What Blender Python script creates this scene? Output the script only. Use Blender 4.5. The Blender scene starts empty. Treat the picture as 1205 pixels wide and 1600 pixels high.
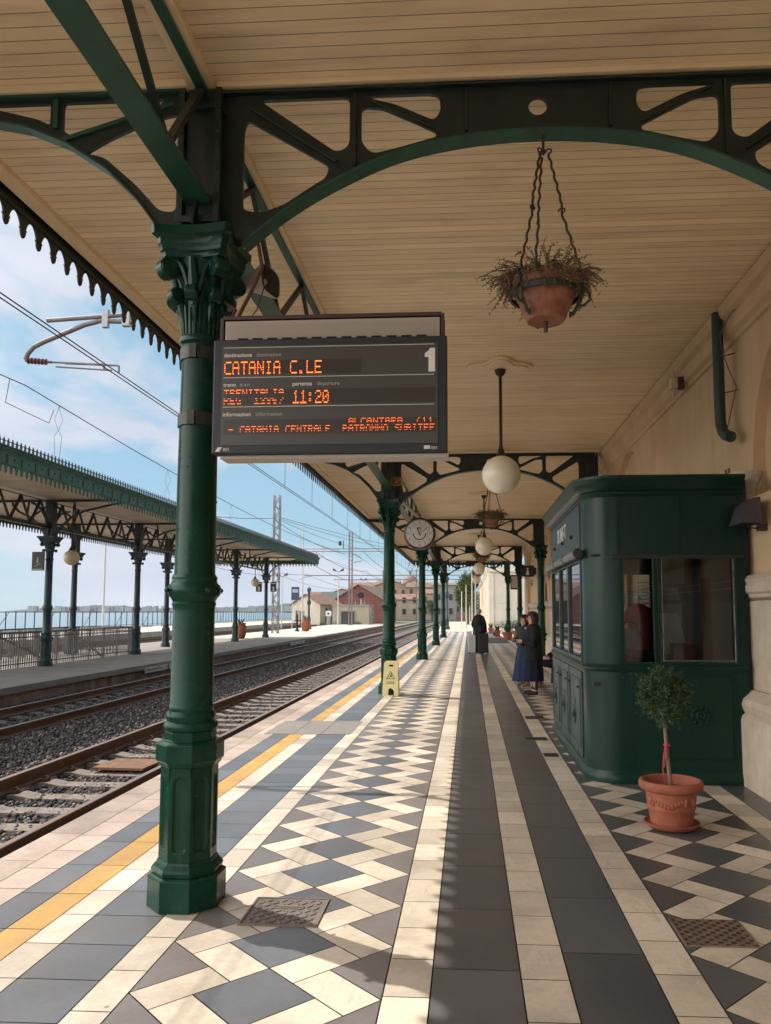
import bpy, bmesh, math, random
import numpy as np
from mathutils import Vector, Matrix
random.seed(7); np.random.seed(7)
PI = math.pi
S = bpy.context.scene
C = bpy.data.collections.new('station'); S.collection.children.link(C)

# ------------------------------------------------------------------ camera
cd = bpy.data.cameras.new('camera'); cam = bpy.data.objects.new('camera', cd); S.collection.objects.link(cam)
yaw, pitch = math.radians(3.377), math.radians(5.064)
cam.location = (0, 0, 1.6)
cam.rotation_euler = (PI/2+pitch, 0, yaw)
cd.sensor_fit = 'VERTICAL'; cd.sensor_height = 36; cd.sensor_width = 27
cd.lens = 1225.6/1600*36
cd.shift_x = -(660.2-602.5)/1600; cd.shift_y = (846.7-800)/1600
cd.clip_start = .05; cd.clip_end = 20000
S.camera = cam
# ------------------------------------------------------------------ world
SUN = Vector((-.722, .44, 1.)).normalized()
el = math.asin(SUN.z); az = math.atan2(SUN.x, SUN.y)
wd = bpy.data.worlds.new('World'); S.world = wd; wd.use_nodes = True
nt = wd.node_tree; N = nt.nodes; Lk = nt.links
for n in list(N): N.remove(n)
out = N.new('ShaderNodeOutputWorld'); bg = N.new('ShaderNodeBackground')
sky = N.new('ShaderNodeTexSky'); sky.sky_type = 'NISHITA'; sky.sun_disc = False
sky.sun_elevation = el; sky.sun_rotation = az; sky.altitude = 0; sky.air_density = 1.0; sky.dust_density = .25; sky.ozone_density = 2.0
SKY = .09
bg.inputs[1].default_value = SKY
tc = N.new('ShaderNodeTexCoord'); mp = N.new('ShaderNodeMapping'); mp.inputs['Scale'].default_value = (1, 1, 2.6)
mp.inputs['Location'].default_value = (.9, .1, .5)
Lk.new(tc.outputs['Generated'], mp.inputs['Vector'])
nz = N.new('ShaderNodeTexNoise'); nz.inputs['Scale'].default_value = 3.0; nz.inputs['Detail'].default_value = 8; nz.inputs['Roughness'].default_value = .55; nz.inputs['Distortion'].default_value = .35
Lk.new(mp.outputs[0], nz.inputs['Vector'])
cr = N.new('ShaderNodeValToRGB'); cr.color_ramp.elements[0].position = .46; cr.color_ramp.elements[1].position = .56
cr.color_ramp.elements[0].color = (0, 0, 0, 1); cr.color_ramp.elements[1].color = (1, 1, 1, 1)
Lk.new(nz.outputs['Fac'], cr.inputs[0])
nz2 = N.new('ShaderNodeTexNoise'); nz2.inputs['Scale'].default_value = 7; nz2.inputs['Detail'].default_value = 5
Lk.new(mp.outputs[0], nz2.inputs['Vector'])
cc = N.new('ShaderNodeMixRGB'); cc.inputs[1].default_value = (3.5, 4.0, 5.0, 1); cc.inputs[2].default_value = (5.7, 5.75, 6.3, 1)
Lk.new(nz2.outputs['Fac'], cc.inputs[0])
mx = N.new('ShaderNodeMixRGB'); mul = N.new('ShaderNodeMath'); mul.operation = 'MULTIPLY'; mul.inputs[1].default_value = .9
Lk.new(cr.outputs[0], mul.inputs[0]); Lk.new(mul.outputs[0], mx.inputs[0])
tint = N.new('ShaderNodeMixRGB'); tint.inputs[0].default_value = .82; tint.inputs[2].default_value = (2.25, 3.75, 4.75, 1)     # pale sea haze over the clear sky
Lk.new(sky.outputs[0], tint.inputs[1]); Lk.new(tint.outputs[0], mx.inputs[1]); Lk.new(cc.outputs[0], mx.inputs[2])
# added sky glow, unseen left of and behind the camera, to lift the shade
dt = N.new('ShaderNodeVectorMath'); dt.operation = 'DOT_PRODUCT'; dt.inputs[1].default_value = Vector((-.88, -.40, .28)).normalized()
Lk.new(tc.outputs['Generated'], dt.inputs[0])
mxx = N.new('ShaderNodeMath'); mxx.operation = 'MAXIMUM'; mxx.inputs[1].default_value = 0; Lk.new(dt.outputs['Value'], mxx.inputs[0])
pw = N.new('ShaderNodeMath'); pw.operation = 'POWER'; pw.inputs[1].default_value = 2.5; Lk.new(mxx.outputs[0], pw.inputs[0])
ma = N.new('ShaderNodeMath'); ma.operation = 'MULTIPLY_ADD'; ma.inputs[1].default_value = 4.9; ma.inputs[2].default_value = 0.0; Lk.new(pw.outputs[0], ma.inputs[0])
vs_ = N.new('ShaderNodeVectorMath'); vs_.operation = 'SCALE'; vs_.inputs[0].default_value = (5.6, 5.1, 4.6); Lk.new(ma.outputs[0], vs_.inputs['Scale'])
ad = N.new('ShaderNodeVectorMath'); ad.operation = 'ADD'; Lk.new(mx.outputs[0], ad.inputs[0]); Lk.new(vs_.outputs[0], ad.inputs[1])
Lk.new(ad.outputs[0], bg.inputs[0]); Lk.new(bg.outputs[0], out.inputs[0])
# ------------------------------------------------------------------ sun
sd = bpy.data.lights.new('sun', 'SUN'); sun = bpy.data.objects.new('sun', sd); S.collection.objects.link(sun)
sd.energy = 3.2; sd.angle = math.radians(.53); sd.color = (1, .93, .84)
sun.rotation_euler = SUN.to_track_quat('Z', 'Y').to_euler(); sun.location = (0, 0, 30)
S.view_settings.view_transform = 'Standard'; S.view_settings.look = 'None'; S.view_settings.gamma = 1
S.view_settings.use_curve_mapping = False
S.view_settings.exposure = .76
S.render.engine = 'CYCLES'
S.cycles.max_bounces = 12; S.cycles.diffuse_bounces = 8; S.cycles.glossy_bounces = 3; S.cycles.transparent_max_bounces = 12

# ------------------------------------------------------------------ materials
MT = {}
def M(name, c, r=.55, metal=0., c2=None, ns=4., amt=1., bump=0., bs=60., emit=None, es=1., spec=.5, coat=0., coord='Object', rvar=0., sh=None):
    if name in MT: return MT[name]
    m = bpy.data.materials.new(name); m.use_nodes = True; t = m.node_tree; n = t.nodes; b = n['Principled BSDF']
    b.inputs['Base Color'].default_value = (*c, 1); b.inputs['Roughness'].default_value = r; b.inputs['Metallic'].default_value = metal
    b.inputs['Specular IOR Level'].default_value = spec
    if coat: b.inputs['Coat Weight'].default_value = coat; b.inputs['Coat Roughness'].default_value = .15
    if sh: b.inputs['Sheen Weight'].default_value = sh
    x = n.new('ShaderNodeTexCoord')
    if c2 or rvar:
        z = n.new('ShaderNodeTexNoise'); z.inputs['Scale'].default_value = ns; z.inputs['Detail'].default_value = 6; z.inputs['Roughness'].default_value = .62
        t.links.new(x.outputs[coord], z.inputs['Vector'])
        q = n.new('ShaderNodeValToRGB'); q.color_ramp.elements[0].position = .36; q.color_ramp.elements[1].position = .66
        t.links.new(z.outputs['Fac'], q.inputs[0])
        if c2:
            q.color_ramp.elements[0].color = (*c, 1); q.color_ramp.elements[1].color = (*c2, 1)
            t.links.new(q.outputs[0], b.inputs['Base Color'])
        if rvar:
            k = n.new('ShaderNodeMapRange'); k.inputs['To Min'].default_value = max(.02, r-rvar); k.inputs['To Max'].default_value = r+rvar
            t.links.new(z.outputs['Fac'], k.inputs['Value']); t.links.new(k.outputs[0], b.inputs['Roughness'])
    if bump:
        z = n.new('ShaderNodeTexNoise'); z.inputs['Scale'].default_value = bs; z.inputs['Detail'].default_value = 4
        t.links.new(x.outputs[coord], z.inputs['Vector'])
        u = n.new('ShaderNodeBump'); u.inputs['Strength'].default_value = bump; u.inputs['Distance'].default_value = .01
        t.links.new(z.outputs['Fac'], u.inputs['Height']); t.links.new(u.outputs[0], b.inputs['Normal'])
    if emit:
        b.inputs['Emission Color'].default_value = (*emit, 1); b.inputs['Emission Strength'].default_value = es
    MT[name] = m; return m
def tile_mat(name, c, c2, r=.42):
    m = M(name, c, r, c2=c2, ns=2.2, rvar=.12, bump=.05, bs=35)
    t = m.node_tree; n = t.nodes; b = n['Principled BSDF']
    a = n.new('ShaderNodeAttribute'); a.attribute_name = 'tone'
    k = n.new('ShaderNodeMapRange'); k.inputs['To Min'].default_value = .74; k.inputs['To Max'].default_value = 1.12
    t.links.new(a.outputs['Fac'], k.inputs['Value'])
    src = b.inputs['Base Color'].links[0].from_socket
    # fine speckle and dirt
    x = n.new('ShaderNodeTexCoord'); z = n.new('ShaderNodeTexNoise'); z.inputs['Scale'].default_value = 28; z.inputs['Detail'].default_value = 5; z.inputs['Roughness'].default_value = .7
    t.links.new(x.outputs['Object'], z.inputs['Vector'])
    kk = n.new('ShaderNodeMapRange'); kk.inputs['From Min'].default_value = .3; kk.inputs['From Max'].default_value = .7; kk.inputs['To Min'].default_value = .88; kk.inputs['To Max'].default_value = 1.06
    t.links.new(z.outputs['Fac'], kk.inputs['Value'])
    mm = n.new('ShaderNodeMath'); mm.operation = 'MULTIPLY'; t.links.new(k.outputs[0], mm.inputs[0]); t.links.new(kk.outputs[0], mm.inputs[1])
    v = n.new('ShaderNodeVectorMath'); v.operation = 'SCALE'
    t.links.new(src, v.inputs[0]); t.links.new(mm.outputs[0], v.inputs['Scale'])
    # broad foot-worn stains, scuff streaks along the walking direction and small dark spots
    z1 = n.new('ShaderNodeTexNoise'); z1.inputs['Scale'].default_value = .9; z1.inputs['Detail'].default_value = 9; z1.inputs['Roughness'].default_value = .72; t.links.new(x.outputs['Object'], z1.inputs['Vector'])
    k1 = n.new('ShaderNodeMapRange'); k1.inputs['From Min'].default_value = .46; k1.inputs['From Max'].default_value = .72; k1.inputs['To Max'].default_value = .62; t.links.new(z1.outputs['Fac'], k1.inputs['Value'])
    mp_ = n.new('ShaderNodeMapping'); mp_.inputs['Scale'].default_value = (14, 2.2, 1); t.links.new(x.outputs['Object'], mp_.inputs[0])
    z2 = n.new('ShaderNodeTexNoise'); z2.inputs['Scale'].default_value = 1.5; z2.inputs['Detail'].default_value = 7; z2.inputs['Roughness'].default_value = .7; t.links.new(mp_.outputs[0], z2.inputs['Vector'])
    k2 = n.new('ShaderNodeMapRange'); k2.inputs['From Min'].default_value = .56; k2.inputs['From Max'].default_value = .8; k2.inputs['To Max'].default_value = .55; t.links.new(z2.outputs['Fac'], k2.inputs['Value'])
    vo = n.new('ShaderNodeTexVoronoi'); vo.inputs['Scale'].default_value = 2.3; vo.inputs['Randomness'].default_value = 1.; t.links.new(x.outputs['Object'], vo.inputs['Vector'])
    k3 = n.new('ShaderNodeMapRange'); k3.inputs['From Min'].default_value = .022; k3.inputs['From Max'].default_value = .034; k3.inputs['To Min'].default_value = .75; k3.inputs['To Max'].default_value = 0; t.links.new(vo.outputs['Distance'], k3.inputs['Value'])
    s1 = n.new('ShaderNodeMath'); s1.operation = 'MAXIMUM'; t.links.new(k1.outputs[0], s1.inputs[0]); t.links.new(k2.outputs[0], s1.inputs[1])
    s2 = n.new('ShaderNodeMath'); s2.operation = 'MAXIMUM'; t.links.new(s1.outputs[0], s2.inputs[0]); t.links.new(k3.outputs[0], s2.inputs[1])
    dm = n.new('ShaderNodeMixRGB'); dm.inputs[2].default_value = (.13, .105, .085, 1); t.links.new(s2.outputs[0], dm.inputs[0]); t.links.new(v.outputs[0], dm.inputs[1]); t.links.new(dm.outputs[0], b.inputs['Base Color'])
    return m
green = M('green_paint', (.003, .030, .016), .26, c2=(.006, .046, .028), ns=3, rvar=.12, bump=.12, bs=30, spec=.2)
gdark = M('dark_green_paint', (.008, .014, .010), .45, c2=(.014, .026, .018), ns=5, rvar=.1, bump=.1, bs=40)
gchord = M('chord_green', (.015, .085, .052), .4, c2=(.016, .06, .04), ns=6, rvar=.1)
gfar = M('faded_green', (.024, .085, .05), .55, spec=.2, c2=(.045, .12, .075), ns=3)
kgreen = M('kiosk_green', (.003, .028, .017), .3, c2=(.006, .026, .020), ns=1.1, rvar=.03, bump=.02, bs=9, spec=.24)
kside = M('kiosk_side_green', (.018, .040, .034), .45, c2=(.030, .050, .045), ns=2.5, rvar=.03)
rust = M('rusty_iron', (.07, .032, .02), .8, c2=(.14, .06, .035), ns=30, bump=.3)
iron = M('wrought_iron', (.035, .016, .013), .6, c2=(.06, .03, .022), ns=40, bump=.2)
cream = M('cream_paint', (.84, .68, .45), .5, c2=(.78, .61, .39), ns=3)
plaster = M('wall_plaster', (.62, .44, .27), .8, c2=(.53, .37, .22), ns=1.3, bump=.15, bs=25)
stone = M('pale_stone', (.56, .47, .36), .8, c2=(.46, .38, .29), ns=4, bump=.2, bs=30)
glassm = M('globe_glass', (.86, .80, .66), .22, spec=.5, c2=(.78, .7, .55), ns=3)
terra = M('terracotta', (.33, .10, .052), .75, c2=(.25, .075, .04), ns=9, bump=.15, bs=50)
terra2 = M('aged_terracotta', (.20, .07, .042), .85, c2=(.32, .15, .10), ns=14, bump=.2)
soil = M('soil', (.03, .02, .012), .95, bump=.6, bs=80)
black = M('black_plastic', (.012, .012, .013), .45)
dglass = M('sign_glass', (.025, .024, .022), .25)
white = M('white_paint', (.75, .74, .70), .6)
greym = M('grey_metal', (.38, .36, .33), .5, c2=(.30, .28, .26), ns=8)
galv = M('galvanised_steel', (.36, .37, .38), .5, metal=.3)
conc = M('concrete', (.36, .34, .31), .9, c2=(.26, .25, .23), ns=3, bump=.4, bs=30)
sleepm = M('sleeper_concrete', (.25, .215, .185), .9, c2=(.16, .135, .115), ns=6, bump=.4, bs=40)
railm = M('rail_side_rust', (.11, .055, .032), .75, c2=(.17, .09, .05), ns=12)
railt = M('rail_top_steel', (.32, .24, .2), .35, metal=.6)
ledm = M('led_orange', (.5, .12, .02), .5, emit=(1., .15, .02), es=1.8)
skin = M('skin', (.5, .27, .19), .55)
ink = M('black_ink', (.01, .01, .01), .6)
yel = M('sign_yellow', (.72, .62, .30), .45, c2=(.66, .56, .26), ns=6)
wood = M('old_wood', (.2, .11, .06), .8, c2=(.3, .17, .09), ns=20)
def glass_mat(tn):
    m = bpy.data.materials.new('window_glass'); m.use_nodes = True; t = m.node_tree; n = t.nodes
    for x in list(n): n.remove(x)
    o = n.new('ShaderNodeOutputMaterial'); a = n.new('ShaderNodeBsdfTransparent'); g = n.new('ShaderNodeBsdfGlossy'); x = n.new('ShaderNodeMixShader'); f = n.new('ShaderNodeFresnel')
    a.inputs[0].default_value = (tn, tn*1.04, tn*1.02, 1); g.inputs['Roughness'].default_value = .02; f.inputs[0].default_value = 1.6
    t.links.new(f.outputs[0], x.inputs[0]); t.links.new(a.outputs[0], x.inputs[1]); t.links.new(g.outputs[0], x.inputs[2]); t.links.new(x.outputs[0], o.inputs[0])
    return m
wglass = glass_mat(.62); cglass = glass_mat(.92)

# ------------------------------------------------------------------ mesh builder
class MB:
    def __init__(s): s.v = []; s.f = []; s.m = []
    def add(s, vs, fs, m=0):
        o = len(s.v); s.v += [tuple(v) for v in vs]; s.f += [tuple(i+o for i in f) for f in fs]; s.m += [m]*len(fs); return s
    def box(s, x0, x1, y0, y1, z0, z1, m=0):
        return s.add([(x0,y0,z0),(x1,y0,z0),(x1,y1,z0),(x0,y1,z0),(x0,y0,z1),(x1,y0,z1),(x1,y1,z1),(x0,y1,z1)],
                     [(0,3,2,1),(4,5,6,7),(0,1,5,4),(1,2,6,5),(2,3,7,6),(3,0,4,7)], m)
    def beam(s, p, q, w, h, up=(0,0,1), m=0):
        p = Vector(p); q = Vector(q); d = (q-p).normalized(); u = Vector(up)
        a = d.cross(u)
        if a.length < 1e-4: a = d.cross(Vector((1,0,0)))
        a.normalize(); b = a.cross(d).normalized(); a *= w/2; b *= h/2
        return s.add([p-a-b,p+a-b,p+a+b,p-a+b,q-a-b,q+a-b,q+a+b,q-a+b],
                     [(0,1,2,3),(7,6,5,4),(0,4,5,1),(1,5,6,2),(2,6,7,3),(3,7,4,0)], m)
    def lathe(s, prof, seg=24, c=(0,0,0), ph=0., m=0, cap=True, ax=None):
        o = []; fs = []
        for r, z in prof:
            for i in range(seg):
                a = 2*PI*i/seg+ph; o.append(Vector((r*math.cos(a), r*math.sin(a), z)))
        n = len(prof)
        for k in range(n-1):
            for i in range(seg):
                j = (i+1) % seg; fs.append((k*seg+i, k*seg+j, (k+1)*seg+j, (k+1)*seg+i))
        if cap:
            fs.append(tuple(reversed(range(seg)))); fs.append(tuple((n-1)*seg+i for i in range(seg)))
        if ax is not None:
            R = Vector((0,0,1)).rotation_difference(Vector(ax)).to_matrix(); o = [R@v for v in o]
        c = Vector(c); return s.add([v+c for v in o], fs, m)
    def tube(s, pts, r, seg=8, m=0, flat=None):
        P = [Vector(p) for p in pts]; n = len(P); rs = r if hasattr(r, '__len__') else [r]*n
        vs = []; prev = None
        for k in range(n):
            d = (P[min(k+1,n-1)]-P[max(k-1,0)]).normalized()
            if prev is None:
                a = d.cross(Vector((0,0,1)));
                if a.length < 1e-3: a = d.cross(Vector((1,0,0)))
            else: a = prev-d*prev.dot(d)
            a.normalize(); prev = a.copy(); b = d.cross(a)
            for i in range(seg):
                t = 2*PI*i/seg; vs.append(P[k]+(a*math.cos(t)+b*math.sin(t)*(flat or 1))*rs[k])
        fs = [(k*seg+i, k*seg+(i+1)%seg, (k+1)*seg+(i+1)%seg, (k+1)*seg+i) for k in range(n-1) for i in range(seg)]
        fs += [tuple(reversed(range(seg))), tuple((n-1)*seg+i for i in range(seg))]
        return s.add(vs, fs, m)
    def prism(s, poly, a, b, plane='xz', m=0):
        n = len(poly)
        f = {'xz': lambda p, t: (p[0], t, p[1]), 'yz': lambda p, t: (t, p[0], p[1]), 'xy': lambda p, t: (p[0], p[1], t)}[plane]
        vs = [f(p, a) for p in poly]+[f(p, b) for p in poly]
        return s.add(vs, [tuple(reversed(range(n))), tuple(range(n, 2*n))]+[(i, (i+1)%n, n+(i+1)%n, n+i) for i in range(n)], m)
    def ball(s, c, r, seg=20, rings=12, m=0, sc=(1,1,1)):
        vs = []; fs = []
        for k in range(rings+1):
            t = PI*k/rings
            for i in range(seg):
                a = 2*PI*i/seg; vs.append((c[0]+r*sc[0]*math.sin(t)*math.cos(a), c[1]+r*sc[1]*math.sin(t)*math.sin(a), c[2]+r*sc[2]*math.cos(t)))
        for k in range(rings):
            for i in range(seg):
                j = (i+1)%seg; fs.append((k*seg+i, (k+1)*seg+i, (k+1)*seg+j, k*seg+j))
        return s.add(vs, fs, m)
    def mesh(s, name, mats, smooth=False):
        me = bpy.data.meshes.new(name); me.from_pydata(s.v, [], s.f)
        for x in (mats if isinstance(mats, (list, tuple)) else [mats]): me.materials.append(x)
        if len(me.materials) > 1: me.polygons.foreach_set('material_index', s.m)
        bm = bmesh.new(); bm.from_mesh(me); bmesh.ops.remove_doubles(bm, verts=bm.verts, dist=1e-5)
        bmesh.ops.recalc_face_normals(bm, faces=bm.faces); bm.to_mesh(me); bm.free()
        if smooth: shade(me, smooth if smooth is not True else 35)
        return me
    def build(s, name, mats, parent=None, smooth=False, bevel=0., loc=None):
        o = bpy.data.objects.new(name, s.mesh(name, mats, smooth)); C.objects.link(o)
        if parent: o.parent = parent
        if loc: o.location = loc
        if bevel:
            b = o.modifiers.new('bevel', 'BEVEL'); b.width = bevel; b.segments = 2; b.limit_method = 'ANGLE'; b.angle_limit = math.radians(40)
        return o
def shade(me, ang=35):
    me.polygons.foreach_set('use_smooth', [True]*len(me.polygons))
    bm = bmesh.new(); bm.from_mesh(me)
    for e in bm.edges:
        if len(e.link_faces) == 2 and e.calc_face_angle(0) > math.radians(ang): e.smooth = False
    bm.to_mesh(me); bm.free()
def tag(o, label=None, cat=None, group=None, kind=None):
    if label: o['label'] = label
    if cat: o['category'] = cat
    if group: o['group'] = group
    if kind: o['kind'] = kind
    return o
def thing(name, label, cat, loc=(0,0,0), rz=0., group=None):
    o = bpy.data.objects.new(name, None); C.objects.link(o); o.location = loc; o.rotation_euler = (0,0,rz); o.empty_display_size = .1
    return tag(o, label, cat, group)
def struct(name, mb, mats, **k):
    o = mb.build(name, mats, **k); o['kind'] = 'structure'; return o
def dup(root, loc, rz=None, label=None, scale=None):
    def cp(o, par):
        c = o.copy(); C.objects.link(c)
        if par: c.parent = par; c.matrix_parent_inverse = o.matrix_parent_inverse.copy()
        for ch in kids.get(o.name, ()): cp(ch, c)
        return c
    kids = {}
    for o in list(C.objects):
        if o.parent: kids.setdefault(o.parent.name, []).append(o)
    r = cp(root, None); r.location = loc
    if rz is not None: r.rotation_euler = (0,0,rz)
    if scale: r.scale = (scale,)*3
    if label: r['label'] = label
    return r
def curve_mesh(name, splines, depth, mat, parent=None, M4=None):
    """filled 2D outlines with holes, extruded both ways by depth"""
    cu = bpy.data.curves.new(name, 'CURVE'); cu.dimensions = '2D'; cu.fill_mode = 'BOTH'; cu.extrude = depth
    for sp in splines:
        q = cu.splines.new('POLY'); q.points.add(len(sp)-1); q.use_cyclic_u = True
        for i, p in enumerate(sp): q.points[i].co = (p[0], p[1], 0, 1)
    return conv(cu, name, mat, parent, M4)
def conv(cu, name, mat, parent, M4):
    t = bpy.data.objects.new('t', cu); S.collection.objects.link(t)
    dg = bpy.context.evaluated_depsgraph_get(); me = bpy.data.meshes.new_from_object(t.evaluated_get(dg))
    bpy.data.objects.remove(t); bpy.data.curves.remove(cu)
    me.name = name; me.materials.clear(); me.materials.append(mat)
    if M4: me.transform(M4)
    o = bpy.data.objects.new(name, me); C.objects.link(o)
    if parent: o.parent = parent
    return o
def text(name, s, size, mat, parent, M4, depth=.001, align='LEFT', bold=0.):
    cu = bpy.data.curves.new(name, 'FONT'); cu.body = s; cu.size = size; cu.extrude = depth; cu.align_x = align; cu.offset = bold
    return conv(cu, name, mat, parent, M4)
XZ = Matrix(((1,0,0,0),(0,0,-1,0),(0,1,0,0),(0,0,0,1)))          # 2D (x,y) -> (x, 0, z), facing -Y
def fround(poly, r, n=4):
    """round the corners of a polygon"""
    o = []; L = len(poly)
    for i in range(L):
        p0, p, p1 = (Vector(poly[(i-1)%L]), Vector(poly[i]), Vector(poly[(i+1)%L]))
        a = (p0-p); b = (p1-p); ra = min(r, a.length*.45, b.length*.45)
        A = p+a.normalized()*ra; B = p+b.normalized()*ra
        for k in range(n+1):
            t = k/n; o.append(tuple(A*(1-t)**2+p*2*t*(1-t)+B*t*t))
    return o

# ================================================================== SETTING: ground, platform, tracks, sea
HW = 3.05      # platform edge at X = -3.05
g = MB(); g.box(-1200, 900, -30, 1500, -1.2, -.60)
struct('ground', g, M('earth_ground', (.2, .17, .13), .95, c2=(.12, .12, .07), ns=.3, bump=.5, bs=2))
b = MB()
b.box(-9.75, -3.05, -12, 420, -.62, -.50)
struct('ballast_bed', b, M('ballast_bed', (.055, .05, .05), .95, c2=(.13, .12, .115), ns=22, bump=1., bs=28))
# platform body
b = MB(); b.box(-3.05, 2.8, -6, 125, -.6, -.012)
b.box(2.8, 14, 39.5, 125, -.6, -.012)
struct('platform', b, M('grout', (.09, .075, .065), .95))
tw = tile_mat('tile_cream', (.70, .61, .495), (.64, .55, .44))
td = tile_mat('tile_slate', (.084, .088, .094), (.105, .108, .112), .34)
tg = tile_mat('tile_grey', (.17, .155, .15), (.2, .18, .175), .4)
tb = tile_mat('tile_bluegrey', (.115, .125, .14), (.145, .15, .165), .38)
ty = tile_mat('tile_yellow', (.62, .36, .075), (.55, .30, .07), .5)
tp = tile_mat('tile_pinkish', (.50, .38, .31), (.58, .46, .38), .6)
tk = tile_mat('kerb_stone', (.33, .25, .21), (.46, .37, .31), .8)
b = MB(); tones = []
G = .0032
def face(poly, m):
    c = (sum(p[0] for p in poly)/len(poly), sum(p[1] for p in poly)/len(poly)); q = []
    n = len(poly)
    # inset by offsetting the edges
    ar = sum(poly[i][0]*poly[(i+1)%n][1]-poly[(i+1)%n][0]*poly[i][1] for i in range(n))
    if ar < 0: poly = poly[::-1]
    for i in range(n):
        p0, p, p1 = Vector(poly[i-1]), Vector(poly[i]), Vector(poly[(i+1)%n])
        a = (p-p0).normalized(); d = (p1-p).normalized(); na = Vector((-a.y, a.x)); nd = Vector((-d.y, d.x))
        k = (na+nd); k = k/max(.25, k.dot(na)); q.append(p+k*G)
    b.add([(v.x, v.y, 0) for v in q], [tuple(range(n))], m); tones.append(random.random())
def strip(x0, x1, L, m, y0=-3., y1=62., off=0.):
    y = y0+off
    while y < y1: face([(x0,y),(x1,y),(x1,y+L),(x0,y+L)], m); y += L
Y1 = 62.
strip(-3.05, -2.79, .62, 6); strip(-2.79, -2.56, .36, 5); strip(-2.56, -2.35, .5, 3); strip(-2.35, -2.16, .5, 4)
strip(-2.16, -1.98, .36, 0); strip(-1.98, -1.61, .36, 3); strip(-1.61, -1.44, .36, 0, off=.1)
strip(-.37, -.17, .36, 0, off=.29); strip(-.17, .22, .72, 1, off=.2); strip(.22, .43, .36, 0, off=.12); strip(.43, .81, .72, 1, off=.4)
strip(.81, 1.02, .36, 0, off=.2)
strip(2.09, 2.30, .36, 0, off=.1); strip(2.30, 2.78, .72, 1)
def zig(xc, hw, y0, y1):
    P = .52; h = P/2; W = hw-h
    n0 = int(math.floor(y0/P)); n1 = int(math.ceil(y1/P))
    for k in range(n0, n1):
        Y = k*P
        col = 3 if xc < 0 else 1
        face([(xc-h, Y+h), (xc, Y), (xc+h, Y+h), (xc, Y+P)], col)
        for s in (-1, 1):
            # arm going outwards and arm coming back
            A = [(W/2, Y-W/2), (0, Y), (h, Y+h), (h+W/2, Y+h-W/2)]
            B = [(h+W/2, Y+h-W/2), (h+W, Y+h), (W, Y+P), (W/2, Y+P-W/2)]
            for q in (A, B): face([(xc+s*x, y) for x, y in q], 0)
            face([(xc+s*hw, Y-h), (xc+s*W, Y), (xc+s*hw, Y+h)], 2 if xc < 0 else 1)
zig(-.905, .535, -3, 61); zig(1.555, .535, -3, 40)
me = bpy.data.meshes.new('platform_tiles'); me.from_pydata(b.v, [], b.f)
for x in (tw, td, tg, tb, ty, tp, tk): me.materials.append(x)
me.polygons.foreach_set('material_index', b.m)
at = me.attributes.new('tone', 'FLOAT', 'FACE'); at.data.foreach_set('value', tones)
bm = bmesh.new(); bm.from_mesh(me); bmesh.ops.recalc_face_normals(bm, faces=bm.faces)
for f in bm.faces:
    if f.normal.z < 0: f.normal_flip()
bm.to_mesh(me); bm.free()
o = bpy.data.objects.new('platform_tiles', me); C.objects.link(o); o['kind'] = 'structure'
b = MB(); b.box(-3.05, 2.3, 62.2, 124, -.012, 0); b.box(2.82, 13.9, 39.6, 124, -.012, -.001)
struct('platform_paving', b, M('far_paving', (.42, .36, .29), .6, c2=(.5, .43, .35), ns=.8))
# inspection covers and grates (things)
def cover(x0, x1, y0, y1, label, n=7, m=None, name='manhole_cover', z=.004, pat='tread'):
    t = thing(name, label, 'manhole cover', ((x0+x1)/2, (y0+y1)/2, 0))
    w, d = (x1-x0)/2, (y1-y0)/2
    m = m or M('cast_iron_cover', (.14, .115, .10), .6, c2=(.2, .17, .15), ns=15, metal=.2, bump=.2)
    q = MB(); q.box(-w, w, -d, d, .001, z); q.build('plate', m, t)
    q = MB(); f = .012
    for a in ((-w, w, -d, -d+f), (-w, w, d-f, d), (-w, -w+f, -d+f, d-f), (w-f, w, -d+f, d-f)): q.box(*a, z, z+.004)
    q.build('rim', m, t)
    q = MB()
    if pat == 'tread':
        k = 9
        for i in range(k):
            for j in range(k):
                if abs(i-k//2) <= 1 and j in (5, 6): continue
                cx = -w+.03+(2*w-.06)*(i+.5)/k; cy = -d+.03+(2*d-.06)*(j+.5)/k; a = (PI/4 if (i+j) % 2 else -PI/4)
                v = Vector((math.cos(a), math.sin(a), 0))*.0165
                q.beam(Vector((cx, cy, z+.002))-v, Vector((cx, cy, z+.002))+v, .007, .004)
        q.box(-.08, .07, .035, .04, z, z+.004); q.box(-.08, .07, .06, .065, z, z+.004)
    else:
        k = 11
        for i in range(k):
            for j in range(k):
                if (i+j) % 2: continue
                cx = -w+2*w*(i+.5)/k; cy = -d+2*d*(j+.5)/k; q.box(cx-.011, cx+.011, cy-.008, cy+.008, z, z+.004)
    q.build('tread_pattern' if pat == 'tread' else 'stud_pattern', m if pat == 'tread' else M('dark_holes', (.03, .025, .022), .8), t)
    return t
cover(-1.19, -.78, 4.1, 4.49, 'square iron cover with tread pattern beside the big green column foot')
cover(1.03, 1.38, 3.98, 4.31, 'brown studded metal drain cover in the zigzag tiles near the potted shrub', pat='stud', m=M('bronze_cover', (.2, .14, .10), .6, c2=(.15, .10, .07), ns=12))
for (x0, x1, y0, y1, l) in ((.70, .97, 10.0, 10.22, 'small dark grate by the kiosk base, middle of the three'), (.84, 1.12, 11.95, 12.25, 'small dark grate in the floor nearest the standing woman'), (.83, .98, 8.9, 9.1, 'smallest dark grate by the kiosk base, nearest the camera')):
    cover(x0, x1, y0, y1, l, pat='stud', m=M('grate_brown', (.12, .09, .075), .7), name='floor_grate')
q = MB(); q.box(-2.69, -1.56, 10.33, 11.55, .001, .004)
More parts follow.
